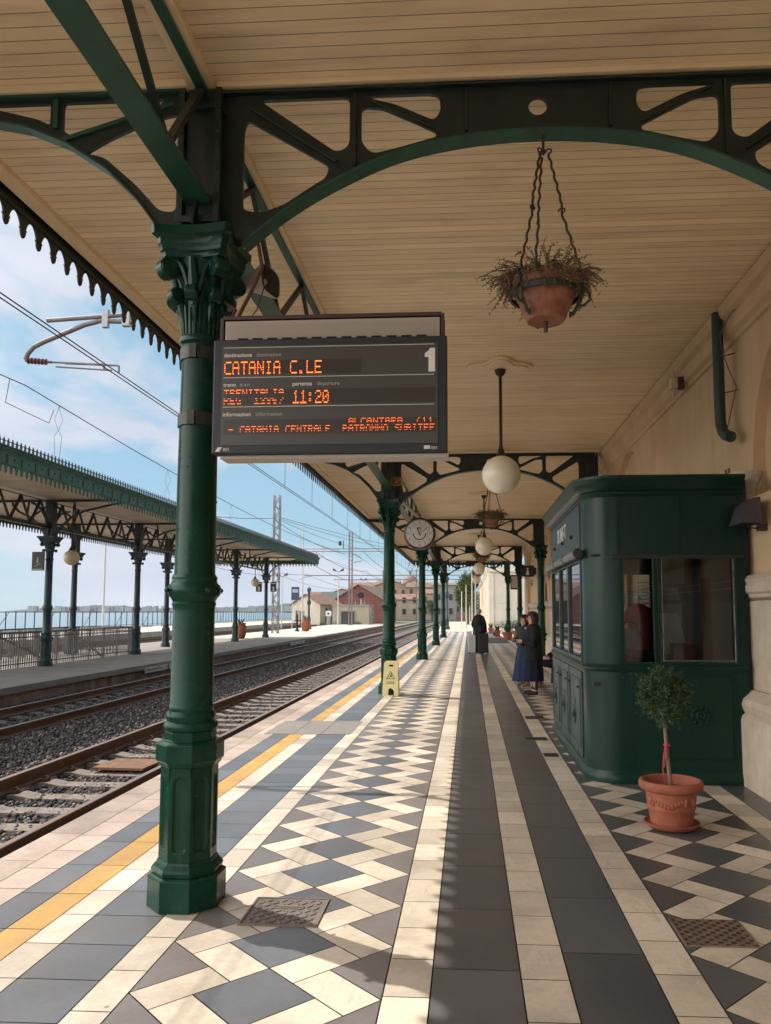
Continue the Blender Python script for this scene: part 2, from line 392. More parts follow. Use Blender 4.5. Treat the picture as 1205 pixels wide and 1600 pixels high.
for x in (-2.32, -1.95): q.box(x, x+.012, 10.33, 11.55, .004, .007)
tag(q.build('cover_slab', M('cover_slab', (.19, .17, .155), .6, c2=(.24, .22, .20), ns=6)), 'large grey cover slab across the yellow line beyond the green column', 'cover slab')

# ------------------------------------------------------------------ tracks
RZ = -.25
def rail_profile():
    return [(-.07, 0), (.07, 0), (.07, .012), (.012, .035), (.010, .115), (.036, .125), (.036, .155), (.03, .16), (-.03, .16), (-.036, .155), (-.036, .125), (-.010, .115), (-.012, .035), (-.07, .012)]
def track(xc, label, name='railway_track', sleep_to=100, z0=RZ-.16, clip=24, y0=2.5):
    t = thing(name, label, 'railway track', (xc, 0, 0), group='running lines beside the platform')
    pr = rail_profile()
    for s in (-1, 1):
        q = MB(); q.prism([(s*.735+x, z0+z) for x, z in pr], -8, 420, 'xz')
        o = q.build('rail', [railm, railt], t)
        for f in o.data.polygons:
            if f.normal.z > .9 and f.center.z > z0+.15: f.material_index = 1
    # sleeper with a dished middle
    q = MB()
    prof = [(-1.2, .0), (-.55, .0), (-.4, -.03), (.4, -.03), (.55, .0), (1.2, .0)]
    poly = [(-1.22, -.14)]+[(a, c) for a, c in prof]+[(1.22, -.14)]
    q.prism(poly, -.12, .12, 'xz'); ms = q.mesh('sleeper', sleepm)
    q = MB(); q.box(-.035, .035, -.055, .055, 0, .02)
    q.tube([(-.03, -.04, .015), (.03, -.045, .035), (.035, 0, .045), (-.03, .01, .05), (-.03, .04, .015)], .009, 5)
    q.lathe([(.014, .01), (.014, .06), (.008, .065)], 6, (.01, 0, 0))
    mc = q.mesh('rail_fastening', rust)
    for k in range(100):
        o = bpy.data.objects.new('sleeper', ms); C.objects.link(o); o.parent = t
        o.location = (random.uniform(-.01, .01), y0+.62*k+random.uniform(-.012, .012), z0-.012); o.rotation_euler = (0, 0, random.uniform(-.008, .008))
        if k < clip:
            for s_ in (-.735, .735):
                for e in (-1, 1):
                    c = bpy.data.objects.new('rail_fastening', mc); C.objects.link(c); c.parent = o; c.location = (s_+e*.105, 0, 0); c.rotation_euler = (0, 0, 0 if e > 0 else PI)
    q = MB()
    for k in range(260):
        y = y0+.62*(100+k); q.box(-1.2, 1.2, y-.12, y+.12, z0-.14, z0-.012)
    tag(q.build('distant_sleepers', sleepm, t), kind='stuff')
    return t
track(-4.44, 'railway track nearest the platform with rusty rails on concrete sleepers')
track(-8.14, 'second railway track running along the foot of the opposite platform', clip=0)
# stones
def stones(name, n_list, mat, zb, parts):
    ico = [(0,0,1),(.9,0,.1),(.25,.85,-.1),(-.75,.5,.15),(-.7,-.55,-.1),(.3,-.85,.12),(0,0,-1)]
    fc = [(0,1,2),(0,2,3),(0,3,4),(0,4,5),(0,5,1),(6,2,1),(6,3,2),(6,4,3),(6,5,4),(6,1,5)]
    base = np.array(ico); V = []; T = []; off = 0
    for (x0, x1, y0, y1, n, r0, r1) in parts:
        x = np.random.uniform(x0, x1, n); y = np.random.uniform(y0, y1, n)
        r = np.random.uniform(r0, r1, n)
        zz = zb(x, y)+np.random.uniform(-.012, .02, n)
        q = np.random.uniform(.65, 1.25, (n, 7, 3))*base[None]
        a = np.random.uniform(0, 6.28, n); c, s = np.cos(a), np.sin(a)
        X = q[:,:,0]*c[:,None]-q[:,:,1]*s[:,None]; Y = q[:,:,0]*s[:,None]+q[:,:,1]*c[:,None]; Z = q[:,:,2]*.75
        v = np.stack([X*r[:,None]+x[:,None], Y*r[:,None]+y[:,None], Z*r[:,None]+zz[:,None]], -1).reshape(-1, 3)
        V.append(v); f = (np.array(fc)[None]+(np.arange(n)*7)[:,None,None]+off).reshape(-1, 3); T.append(f); off += n*7
    V = np.concatenate(V); T = np.concatenate(T)
    me = bpy.data.meshes.new(name); me.vertices.add(len(V)); me.vertices.foreach_set('co', V.ravel())
    me.loops.add(len(T)*3); me.loops.foreach_set('vertex_index', T.ravel().astype(np.int32))
    me.polygons.add(len(T)); me.polygons.foreach_set('loop_start', np.arange(0, len(T)*3, 3, dtype=np.int32)); me.update(calc_edges=True)
    a = me.attributes.new('tone', 'FLOAT', 'FACE'); a.data.foreach_set('value', np.repeat(np.random.rand(len(T)//10), 10))
    me.materials.append(mat); o = bpy.data.objects.new(name, me); C.objects.link(o); o['kind'] = 'stuff'; return o
def ballz(x, y):
    d1 = np.abs(x+4.44); d2 = np.abs(x+8.14)
    z = np.full_like(x, -.42)
    z = np.where(d1 < .7, -.475, z); z = np.where(d2 < .7, -.45, z)
    return np.where((d1 > 1.1) & (d2 > 1.1), -.395, z)
bs = M('ballast_stone', (.05, .047, .05), .9)
t_ = bs.node_tree; a_ = t_.nodes.new('ShaderNodeAttribute'); a_.attribute_name = 'tone'; r_ = t_.nodes.new('ShaderNodeValToRGB')
r_.color_ramp.elements[0].color = (.035, .034, .038, 1); r_.color_ramp.elements[1].color = (.26, .24, .22, 1); r_.color_ramp.elements[1].position = 1.
e_ = r_.color_ramp.elements.new(.55); e_.color = (.085, .08, .082, 1); e_ = r_.color_ramp.elements.new(.72); e_.color = (.10, .065, .05, 1)
t_.links.new(a_.outputs['Fac'], r_.inputs[0]); t_.links.new(r_.outputs[0], t_.nodes['Principled BSDF'].inputs['Base Color'])
stones('ballast_stones', 0, bs, ballz, [(-9.7, -3.1, 3, 12, 22000, .018, .038), (-9.7, -3.1, 12, 26, 20000, .02, .042), (-9.7, -3.1, 26, 60, 16000, .03, .06)])
q = MB(); q.prism([(-.35, -.3), (.33, -.34), (.38, .28), (-.3, .33)], 0, .03, 'xy')
tag(q.build('rusty_plate', M('rust_plate', (.22, .11, .055), .85, c2=(.13, .065, .035), ns=9), loc=(-4.46, 10.25, -.41)), 'rusty orange metal plate lying between the rails of the near track', 'metal plate')

# ------------------------------------------------------------------ opposite platform and beyond
b = MB(); b.prism([(-16.5, -.62), (-9.78, -.62), (-9.78, -.14), (-9.7, -.14), (-9.7, 0), (-16.5, 0)], -10, 95, 'xz')
fp = M('old_asphalt_platform', (.2, .18, .16), .9, c2=(.27, .245, .22), ns=1.2, bump=.3, bs=30)
o = struct('opposite_platform', b, fp)
b = MB(); b.box(-16.4, -9.95, 46, 94.9, -.01, .006)
struct('opposite_platform_paving', b, M('pale_paving', (.5, .45, .39), .8, c2=(.42, .38, .33), ns=1))
b = MB(); b.box(-9.79, -9.765, -10, 95, -.5, -.16)
struct('platform_face', b, M('stained_wall', (.3, .2, .15), .95, c2=(.12, .07, .05), ns=2.2, bump=.5, bs=20))
b = MB(); b.box(-24, -17, -10, 420, -.62, -.44); struct('far_ballast', b, M('far_ballast', (.12, .11, .10), .95, c2=(.2, .18, .17), ns=8, bump=.8, bs=12))
b = MB(); b.box(-34, -25, -10, 130, -.62, .0); struct('sea_platform', b, M('sea_platform_pale', (.46, .42, .37), .85, c2=(.36, .33, .29), ns=.7))
def simple_track(xc, label):
    t = thing('railway_track', label, 'railway track', (xc, 0, 0), group='distant running lines')
    for s in (-1, 1):
        q = MB(); q.prism([(s*.735+x, RZ-.16+z) for x, z in rail_profile()], 5, 420, 'xz'); q.build('rail', railm, t)
    q = MB()
    for k in range(300): q.box(-1.2, 1.2, 12+.62*k, 12.24+.62*k, RZ-.3, RZ-.17)
    tag(q.build('sleepers', sleepm, t), kind='stuff')
simple_track(-18.9, 'track just behind the opposite platform, seen through its railing')
simple_track(-22.4, 'track farthest from the camera, along the pale sea platform')
b = MB(); b.add([(-9000, -2000, -3), (-50.9, -2000, -3), (-50.9, 12000, -3), (-9000, 12000, -3)], [(0, 1, 2, 3)])
sea = M('sea_water', (.10, .17, .22), .3, c2=(.14, .22, .27), ns=.02, bump=.6, bs=.6)
# ground is cut at the shore: sea plane lies left of the embankment
for v in C.objects['ground'].data.vertices:
    if v.co.x < -100: v.co.x = -51.3
struct('sea', b, sea)
# headland across the bay
def ridge(x0, x1, y, hf, n=120, name='headland', depth=300):
    q = MB(); top = []
    for i in range(n+1):
        x = x0+(x1-x0)*i/n; h = hf(i/n); top.append((x, h))
    vs = []; 
    for x, h in top: vs += [(x, y, -4), (x, y+depth*.3, h), (x, y+depth, -4)]
    fs = []
    for i in range(n):
        a = 3*i; c = 3*(i+1); fs += [(a, c, c+1, a+1), (a+1, c+1, c+2, a+2)]
    q.add(vs, fs); return q
def hf(t):
    return 4+26*min(1, t*5)*(.55+.2*math.sin(t*9+1)+.10*math.sin(t*31)+.06*math.sin(t*97)+.10*random.random())
q = ridge(-1560, -120, 2500, hf, 260)
struct('headland', q, M('headland_far', (.025, .04, .035), .95, c2=(.06, .075, .07), ns=.02))
b = MB()
for i in range(60):
    x = random.uniform(-1480, -300); w = random.uniform(8, 26); h = random.uniform(5, 12)+8; y = 2480
    y += i*.37; b.box(x, x+w, y, y+12, 0, h)
struct('far_town', b, M('far_town_white', (.24, .23, .22), .9))
# sea fence: posts with bars
t = thing('sea_fence', 'dark post and rail fence along the water behind the tracks', 'fence', (-50.3, 0, -.6))
fm = M('fence_dark', (.03, .035, .05), .7)
q = MB()
q.beam((0, 45, 2.15), (0, 420, 2.15), .05, .05); q.beam((0, 45, .25), (0, 420, .25), .05, .05); q.build('rail', fm, t)
pm = MB().box(-.045, .045, -.045, .045, 0, 2.2).mesh('post', fm)
for k in range(100):
    o = bpy.data.objects.new('post', pm); C.objects.link(o); o.parent = t; o.location = (0, 62+1.9*k, 0)
q = MB()
for k in range(70): q.box(-.04, .04, 252+1.9*k, 252.08+1.9*k, 0, 2.2)
tag(q.build('distant_posts', fm, t), kind='stuff')
q = MB()
for k in range(0, 60, 5): q.beam((0, 62+1.9*k, 0), (0, 64.5+1.9*k, 2.1), .06, .06)
q.build('brace', fm, t)

# ================================================================== NEAR CANOPY
BAYS = [4.42+11.02*k for k in range(-1, 5)]          # -6.6, 4.42, 15.44, 26.46, 37.48, 48.5
LX, RX, XM = -1.57, 2.41, .42
ZC = 4.76
YE = 50.6
def plank_mat(name, c, c2, pitch=.1, axis=1):
    m = M(name, c, .5, c2=c2, ns=1.1, rvar=.1); t = m.node_tree; n = t.nodes; b = n['Principled BSDF']; L = t.links
    x = n.new('ShaderNodeTexCoord'); s = n.new('ShaderNodeSeparateXYZ'); L.new(x.outputs['Object'], s.inputs[0])
    d = n.new('ShaderNodeMath'); d.operation = 'DIVIDE'; d.inputs[1].default_value = pitch; L.new(s.outputs[axis], d.inputs[0])
    f = n.new('ShaderNodeMath'); f.operation = 'FRACT'; L.new(d.outputs[0], f.inputs[0])
    a = n.new('ShaderNodeMath'); a.operation = 'SUBTRACT'; a.inputs[1].default_value = .5; L.new(f.outputs[0], a.inputs[0])
    ab = n.new('ShaderNodeMath'); ab.operation = 'ABSOLUTE'; L.new(a.outputs[0], ab.inputs[0])
    k = n.new('ShaderNodeMapRange'); k.inputs['From Min'].default_value = .462; k.inputs['From Max'].default_value = .49; L.new(ab.outputs[0], k.inputs['Value'])
    fl = n.new('ShaderNodeMath'); fl.operation = 'FLOOR'; L.new(d.outputs[0], fl.inputs[0])
    w = n.new('ShaderNodeTexWhiteNoise'); w.noise_dimensions = '1D'; L.new(fl.outputs[0], w.inputs['W'])
    src = b.inputs['Base Color'].links[0].from_socket
    tone = n.new('ShaderNodeMapRange'); tone.inputs['To Min'].default_value = .9; tone.inputs['To Max'].default_value = 1.05; L.new(w.outputs['Value'], tone.inputs['Value'])
    v = n.new('ShaderNodeVectorMath'); v.operation = 'SCALE'; L.new(src, v.inputs[0]); L.new(tone.outputs[0], v.inputs['Scale'])
    # streaks of grime running along the boards
    mp = n.new('ShaderNodeMapping'); mp.inputs['Scale'].default_value = (.7, 6, 1) if axis == 1 else (6, .7, 1); L.new(x.outputs['Object'], mp.inputs[0])
    z = n.new('ShaderNodeTexNoise'); z.inputs['Scale'].default_value = 1.6; z.inputs['Detail'].default_value = 6; L.new(mp.outputs[0], z.inputs['Vector'])
    g = n.new('ShaderNodeMapRange'); g.inputs['From Min'].default_value = .52; g.inputs['From Max'].default_value = .75; g.inputs['To Max'].default_value = .4; L.new(z.outputs['Fac'], g.inputs['Value'])
    m1 = n.new('ShaderNodeMixRGB'); m1.inputs[2].default_value = (.36, .25, .14, 1); L.new(g.outputs[0], m1.inputs[0]); L.new(v.outputs[0], m1.inputs[1])
    m2 = n.new('ShaderNodeMixRGB'); m2.inputs[2].default_value = (.22, .14, .075, 1); L.new(k.outputs[0], m2.inputs[0]); L.new(m1.outputs[0], m2.inputs[1])
    # butt joints between board ends, staggered board by board
    sx = n.new('ShaderNodeMath'); sx.operation = 'MULTIPLY_ADD'; sx.inputs[1].default_value = 7.3; L.new(w.outputs['Value'], sx.inputs[0]); L.new(s.outputs[1-axis], sx.inputs[2])
    d2 = n.new('ShaderNodeMath'); d2.operation = 'DIVIDE'; d2.inputs[1].default_value = 6.2; L.new(sx.outputs[0], d2.inputs[0])
    f2 = n.new('ShaderNodeMath'); f2.operation = 'FRACT'; L.new(d2.outputs[0], f2.inputs[0])
    c2_ = n.new('ShaderNodeMath'); c2_.operation = 'LESS_THAN'; c2_.inputs[1].default_value = -1; L.new(f2.outputs[0], c2_.inputs[0])
    m3 = n.new('ShaderNodeMixRGB'); m3.inputs[2].default_value = (.2, .12, .06, 1); L.new(c2_.outputs[0], m3.inputs[0]); L.new(m2.outputs[0], m3.inputs[1])
    # water stains
    z3 = n.new('ShaderNodeTexNoise'); z3.inputs['Scale'].default_value = .8; z3.inputs['Detail'].default_value = 9; z3.inputs['Roughness'].default_value = .7; L.new(x.outputs['Object'], z3.inputs['Vector'])
    g3 = n.new('ShaderNodeMapRange'); g3.inputs['From Min'].default_value = .56; g3.inputs['From Max'].default_value = .72; g3.inputs['To Max'].default_value = .4; L.new(z3.outputs['Fac'], g3.inputs['Value'])
    m4 = n.new('ShaderNodeMixRGB'); m4.inputs[2].default_value = (.40, .27, .15, 1); L.new(g3.outputs[0], m4.inputs[0]); L.new(m3.outputs[0], m4.inputs[1])
    L.new(m4.outputs[0], b.inputs['Base Color'])
    u = n.new('ShaderNodeBump'); u.inputs['Strength'].default_value = .7; u.inputs['Distance'].default_value = .006; u.invert = True
    L.new(k.outputs[0], u.inputs['Height']); L.new(u.outputs[0], b.inputs['Normal'])
    return m
plank = plank_mat('ceiling_boards', (.87, .71, .47), (.83, .65, .41))
roofm = M('roof_zinc', (.2, .2, .19), .7)
canopy = thing('station_canopy', 'cream boarded canopy roof with dark scalloped edge over the tiled platform', 'canopy', (0, 0, 0))
q = MB(); q.box(-3.41, -1.50, -8, YE, ZC+.03, ZC+.06); q.build('outer_ceiling', plank, canopy)
q = MB(); q.box(-1.50, 2.80, -8, YE, ZC, ZC+.04); q.box(2.80, 3.2, 39.5, YE, ZC, ZC+.04); q.build('inner_ceiling', plank, canopy)
q = MB(); q.box(-3.5, 3.2, -8.2, YE+.1, ZC+.07, ZC+.16); q.build('roof', roofm, canopy)
# cream trim boards
q = MB(); q.box(-1.66, -1.50, -8, YE, ZC-.045, ZC+.028); q.box(-3.41, -3.29, -8, YE, ZC-.02, ZC+.029); q.build('longitudinal_trim', cream, canopy, bevel=.004)
for y in BAYS:
    q = MB(); q.box(-3.28, -1.67, y-.07, y+.07, ZC-.02, ZC+.028); q.build('cross_trim', cream, canopy, bevel=.004)
    q = MB(); q.box(-1.49, 2.75, y-.07, y+.07, ZC-.035, ZC-.001); q.build('cross_trim', cream, canopy, bevel=.004)
# scalloped valance
def tooth(c, w, z1, z0):
    """one pendant: wide arch-shaped shoulders, a barb and a rounded point"""
    p = []; H_ = z1-z0; k = [( .5, 0), (.40, .06), (.29, .18), (.22, .32), (.18, .46), (.155, .52), (.22, .56), (.22, .60), (.17, .63), (.155, .78), (.10, .92), (.03, 1.)]
    p = [(c+w*a, z1-H_*b) for a, b in k]+[(c-w*a, z1-H_*b) for a, b in reversed(k)]
    return p
def valance(parent, axis, fixed, a0, a1, ztop, zgap, ztip, pitch, mat, th=.014, name='valance', rim=.02):
    q = MB(); pl = 'yz' if axis == 'y' else 'xz'
    f0, f1 = fixed-th/2, fixed+th/2
    if axis == 'y': q.box(f0, f1, a0, a1, zgap, ztop)
    else: q.box(a0, a1, f0, f1, zgap, ztop)
    n = int((a1-a0)/pitch)
    for k in range(n): q.prism(tooth(a0+pitch*(k+.5), pitch, zgap+.001, ztip), f0+.001, f1-.001, pl)
    if axis == 'y':
        q.box(f0-rim, f1+rim, a0, a1, ztop-.03, ztop); q.box(f0-rim*.5, f1+rim*.5, a0, a1, zgap+.004, zgap+.02)
    return q.build(name, mat, parent)
valance(canopy, 'y', -3.45, -8+.06, YE, 4.84, 4.66, 4.49, .225, gdark)
valance(canopy, 'x', YE+.06, -3.4, 2.8, 4.84, 4.60, 4.42, .225, gdark, name='end_valance')
# longitudinal lattice girder over the column line, one per bay
def girder(y0, y1, x, z0, z1, pitch, mats, name, label, group, wch=.15, rod=.035):
    t = thing(name, label, 'girder', (x, y0, 0), group=group)
    L_ = y1-y0; q = MB(); q.box(-wch/2, wch/2, 0, L_, z0, z0+.02); q.box(-.015, .015, 0, L_, z0+.021, z0+.07)
    q.box(-.03, .03, 0, L_, z1-.02, z1); q.build('chords', mats[0], t)
    if pitch > 1.5:
        m_ = int(round((L_-.55)/(pitch/2))); m_ -= m_ % 2; st = (L_-.55)/m_
        pts = [(.05+st*k, z0+.06 if k % 2 == 0 else z1-.03) for k in range(m_+1)]+[(L_-.03, z1-.04)]
    else:
        m_ = 2*int(round(L_/pitch)); pts = [(L_*k/m_, z0+.06 if k % 2 == 0 else z1-.03) for k in range(m_+1)]
    for k in range(len(pts)-1):
        q = MB(); (a, za), (c, zc) = pts[k], pts[k+1]; q.beam((0, a, za), (0, c, zc), rod if k % 2 else rod*1.3, rod*.9); q.build('lattice_rod', mats[1] if k % 2 else mats[-1], t)
    return t
for i, y in enumerate(BAYS[:-1]):
    ords = ['over the camera, ending at the big column', 'behind the departure board', 'beyond the column with the yellow wet floor sign', 'third bay away from the departure board', 'farthest bay of the canopy']
    girder(y+.09, BAYS[i+1]-.09, LX, 3.98, 4.71, 1.75, (gchord, gdark, M('red_brown_primer', (.05, .022, .016), .6, c2=(.02, .03, .022), ns=3)), 'lattice_girder', 'green ceiling girder with zigzag rods, '+ords[i], 'lattice girders along the column line')
# ---- arched transverse truss
def arc_pts(n=18):
    # underside of the arch, u from centre, z
    k = [(0, 4.40), (.42, 4.375), (.83, 4.29), (1.22, 4.12), (1.5, 3.95), (1.74, 3.76)]
    return k
def interp(k, u):
    u = abs(u)
    for i in range(len(k)-1):
        if u <= k[i+1][0]:
            a, b = k[i], k[i+1]; t = (u-a[0])/(b[0]-a[0])
            # smooth catmull-like interpolation
            p0 = k[i-1] if i else (-k[1][0], k[1][1]); p3 = k[min(i+2, len(k)-1)]
            m0 = (b[1]-p0[1])/(b[0]-p0[0])*(b[0]-a[0]); m1 = (p3[1]-a[1])/(p3[0]-a[0])*(b[0]-a[0])
            return (2*t**3-3*t*t+1)*a[1]+(t**3-2*t*t+t)*m0+(-2*t**3+3*t*t)*b[1]+(t**3-t*t)*m1
    return k[-1][1]
AK = arc_pts(); ZT = 4.70
def under(u): return interp(AK, u)
def truss(y, label, end=False):
    t = thing('arched_truss', label, 'roof truss', (XM, y, 0), group='arched trusses across the platform')
    W_ = 1.90
    us = [-1.74+3.48*i/48 for i in range(49)]
    outer = [(-W_, ZT), (-W_, 3.74)]+[(u, under(u)) for u in us]+[(W_, 3.74), (W_, ZT)]
    holes = []
    def up(u, o=.09): return under(u)+o
    for s in (-1, 1):
        A = [(1.72, 4.56), (1.72, 3.98), (1.6, 4.0)]+[(u, up(u, .085)) for u in (1.5, 1.4, 1.31)]+[(1.24, 4.27)]
        A = [(1.735, 4.545), (1.755, 4.48), (1.755, 3.98), (1.64, 3.96), (1.5, up(1.5, .06)), (1.38, up(1.38, .06)), (1.25, up(1.25, .065)), (1.235, 4.24)]
        B = [(1.66, 4.665), (1.115, 4.665), (1.115, 4.36), (1.19, 4.32), (1.30, 4.40)]
        Cc = [(1.045, 4.60), (1.045, 4.38), (.98, up(1.0, .08)), (.86, up(.86, .05)), (.70, up(.7, .045)), (.60, up(.60, .05)), (.60, 4.43), (.9, 4.585)]
        D = [(1.045, 4.668), (.64, 4.668), (.58, 4.655), (.57, 4.56), (.61, 4.50), (.84, 4.61)]
        for h in (A, B, Cc, D):
            holes.append(fround([(s*a, z) for a, z in h], .04))
    holes.append([(.055*math.cos(a), 4.565+.055*math.sin(a)) for a in [2*PI*k/20 for k in range(20)]])
    curve_mesh('spandrel_plate', [outer]+holes, .012, gdark, t, XZ)
    q = MB()
    # curved flange in fresh green
    n = len(us)
    for i in range(n-1):
        a, c = us[i], us[i+1]; za, zc = under(a), under(c)
        q.add([(a, -.06, za-.012), (c, -.06, zc-.012), (c, .06, zc-.012), (a, .06, za-.012), (a, -.06, za+.004), (c, -.06, zc+.004), (c, .06, zc+.004), (a, .06, za+.004)],
              [(0,3,2,1), (4,5,6,7), (0,1,5,4), (2,3,7,6)])
    q.build('arch_flange', gchord, t, smooth=True)
    q = MB(); q.box(-W_, W_, -.05, .05, ZT-.002, ZT+.014)
    for s in (-1, 1):
        q.beam((s*1.72, 0, 4.62), (s*1.19, 0, 4.26), .06, .022); q.beam((s*1.08, 0, 4.69), (s*1.08, 0, up(1.08, .04)), .06, .018)
        q.beam((s*1.0, 0, 4.645), (s*.60, 0, 4.45), .05, .02)
        for u in (.42,): q.box(s*u-.009, s*u+.009, -.03, .03, 4.42, 4.69)
    q.build('stiffeners', gdark, t, bevel=.004)
    # cantilever bracket on the track side
    t2 = MB()
    ko = [(-.21, 3.80), (-.40, 4.06), (-.60, 4.26), (-.85, 4.43), (-1.1, 4.54), (-1.45, 4.62), (-1.83, 4.67)]
    ox = LX-XM
    kk = [(a+ox, z) for a, z in ko]
    out2 = [(ox-.12, 4.72), (ox-.12, 3.76)]+kk+[(ox-1.83, 4.735), (ox-1.0, 4.725)]
    dz = .075
    H1 = [(ox-.17, 4.60), (ox-.17, 3.98), (ox-.27, 3.99), (ox-.42, 4.06+.10), (ox-.62, 4.26+.08), (ox-.74, 4.37), (ox-.58, 4.46), (ox-.35, 4.56)]
    H2 = [(ox-.25, 4.70), (ox-.89, 4.70), (ox-.89, 4.52), (ox-.80, 4.47), (ox-.6, 4.54), (ox-.3, 4.65)]
    H3 = [(ox-.97, 4.70), (ox-1.42, 4.70), (ox-1.25, 4.655), (ox-1.05, 4.60), (ox-.97, 4.56)]
    curve_mesh('cantilever_bracket', [out2, fround(H1, .04), fround(H2, .03), fround(H3, .02)], .012, gdark, t, XZ)
    q = MB()
    for i in range(len(kk)-1):
        (a, za), (c, zc) = kk[i], kk[i+1]
        q.add([(a, -.05, za-.01), (c, -.05, zc-.01), (c, .05, zc-.01), (a, .05, za-.01), (a, -.05, za+.004), (c, -.05, zc+.004), (c, .05, zc+.004), (a, .05, za+.004)],
              [(0,3,2,1), (4,5,6,7), (0,1,5,4), (2,3,7,6)])
    q.box(ox-1.83, ox-.12, -.05, .05, 4.724, 4.738)
    q.beam((ox-.93, 0, 4.72), (ox-.93, 0, 4.53), .06, .03); q.beam((ox-.9, 0, 4.45), (ox-.2, 0, 4.66), .06, .025)
    q.build('bracket_flange', gchord, t)
    return t
tl = ['arched green iron truss just beyond the hanging plant basket rods, nearest in view', 'arched green iron truss at the column with the wet floor sign', 'arched iron truss behind the station clock', 'arched iron truss on the fourth column of the row', 'last arched iron truss at the open end of the canopy']
tls = ['arched green iron truss nearest the camera, carrying the largest hanging plant basket']+tl[1:]
t0 = truss(BAYS[1], tls[0])
for k in range(2, 6): dup(t0, (XM, BAYS[k], 0), label=tls[k-1])
# ------------------------------------------------------------------ columns
def octr(r): return r/math.cos(PI/8)
def make_column(label, bands=True, x=LX, y=BAYS[1], post=True, mat=green):
    t = thing('iron_column', label, 'column', (x, y, 0), group='cast iron columns of the near canopy')
    ph = PI/8
    q = MB()
    pr = [(.195, 0), (.195, .165), (.178, .175)]
    q.lathe([(octr(r), z) for r, z in pr], 8, ph=ph)
    q.lathe([(octr(r), z) for r, z in [(.175, .176), (.18, .20), (.172, .215), (.155, .235), (.15, .25)]], 8, ph=ph, m=0)
    # octagonal shaft with sunk arched panels on each face
    for k in range(8):
        a = k*PI/4; n_ = Vector((math.cos(a), math.sin(a), 0)); s_ = Vector((-math.sin(a), math.cos(a), 0)); R_ = .145; hw = R_*math.tan(PI/8)
        def P(u, z, d=0): return n_*(R_-d)+s_*u+Vector((0, 0, z))
        z0, z1 = .25, .745; i_ = .020; pz0 = .30; pz1 = .66
        arch = [(hw-i_, pz0+.02), (hw-i_-.012, pz0), (-(hw-i_-.012), pz0), (-(hw-i_), pz0+.02)]+[(-(hw-i_)*math.cos(b_), pz1+(hw-i_)*math.sin(b_)) for b_ in [PI*j/8 for j in range(9)]]
        n = len(arch); cz = .48
        outer = []
        for (u, z) in arch:
            outer.append((max(-hw, min(hw, u*hw/(hw-i_))), z0 if z < pz0+.03 else (z1 if z > pz1+.012 else z)))
        vs = [P(u, z) for u, z in outer]+[P(u, z) for u, z in arch]+[P(u*.72, cz+(z-cz)*.97, .010) for u, z in arch]
        fs = [(i, (i+1)%n, n+(i+1)%n, n+i) for i in range(n)]+[(n+i, n+(i+1)%n, 2*n+(i+1)%n, 2*n+i) for i in range(n)]+[tuple(range(2*n, 3*n))]
        q.add(vs, fs)
    q.lathe([(octr(r), z) for r, z in [(.145, .745), (.156, .752), (.163, .77), (.172, .78), (.172, .872), (.15, .885), (.132, .887), (.132, .935)]], 8, ph=ph)
    q.build('pedestal', mat, t, bevel=.004)
    q = MB()
    q.lathe([(.128, .93), (.146, .945), (.15, .965), (.142, .985), (.130, .99), (.133, 1.005), (.136, 1.02), (.13, 1.035), (.122, 1.045), (.125, 1.06), (.122, 1.075), (.118, 1.09), (.1165, 1.6),
             (.117, 1.625), (.122, 1.635), (.122, 1.65), (.118, 1.655), (.128, 1.675), (.145, 1.695), (.150, 1.72), (.145, 1.745), (.130, 1.76), (.125, 1.775), (.128, 1.79), (.123, 1.80), (.114, 1.815),
             (.110, 2.5), (.104, 3.14), (.108, 3.15), (.12, 3.16), (.123, 3.175), (.118, 3.19), (.108, 3.195)], 32)
    for k in range(4):
        a = PI/4+k*PI/2; q.lathe([(.012, 0), (.016, .03), (.007, .04)], 8, (.138*math.cos(a), .138*math.sin(a), 1.72), ax=(math.cos(a), math.sin(a), 0))
    random.seed(3)
    for k in range(40):   # drips and lumps in the old paint
        z = random.uniform(1.9, 3.0); a = random.uniform(0, 2*PI); r = .113-.006*(z-1.9); q.ball((r*math.cos(a), r*math.sin(a), z), random.uniform(.003, .006), 6, 4)
    q.build('shaft', mat, t, smooth=True)
    # capital
    q = MB()
    q.lathe([(.104, 3.19), (.108, 3.30), (.118, 3.45), (.135, 3.56), (.165, 3.64)], 24)
    # reeds / leaves around the bell
    for k in range(24):
        a = 2*PI*k/24; c, s = math.cos(a), math.sin(a)
        q.tube([(.104*c, .104*s, 3.20), (.108*c, .108*s, 3.28), (.116*c, .116*s, 3.36), (.124*c, .124*s, (3.40 if k % 2 else 3.44))], [.008, .0095, .010, .005], 6)
    def volute(a, r0, z, R_, w, turns=1.6):
        c, s = math.cos(a), math.sin(a)
        q.lathe([(R_*.92, -w/2), (R_, -w/2+.004), (R_, w/2-.004), (R_*.92, w/2)], 18, (r0*c, r0*s, z), ax=(-s, c, 0))
        for side in (-1, 1):
            pts = []
            for i in range(22):
                b_ = -PI/2+turns*2*PI*i/21; rr = R_*(.95-.8*i/21)
                pts.append((( r0+rr*math.cos(b_))*c-side*(w/2)*s, (r0+rr*math.cos(b_))*s+side*(w/2)*c, z+rr*math.sin(b_)))
            q.tube(pts, .0055, 5)
        q.lathe([(.011, -w/2-.01), (.011, w/2+.01)], 8, (r0*c, r0*s, z), ax=(-s, c, 0))
        # stem rising from the shaft into the scroll
        q.tube([((.10)*c, .10*s, z-.15), (.125*c, .125*s, z-.06), ((r0-.02)*c, (r0-.02)*s, z+R_*.75), (r0*c, r0*s, z+R_*.95)], [.018, .02, .018, .012], 6)
    for k in range(4): volute(PI/4+k*PI/2, .212, 3.568, .060, .08)
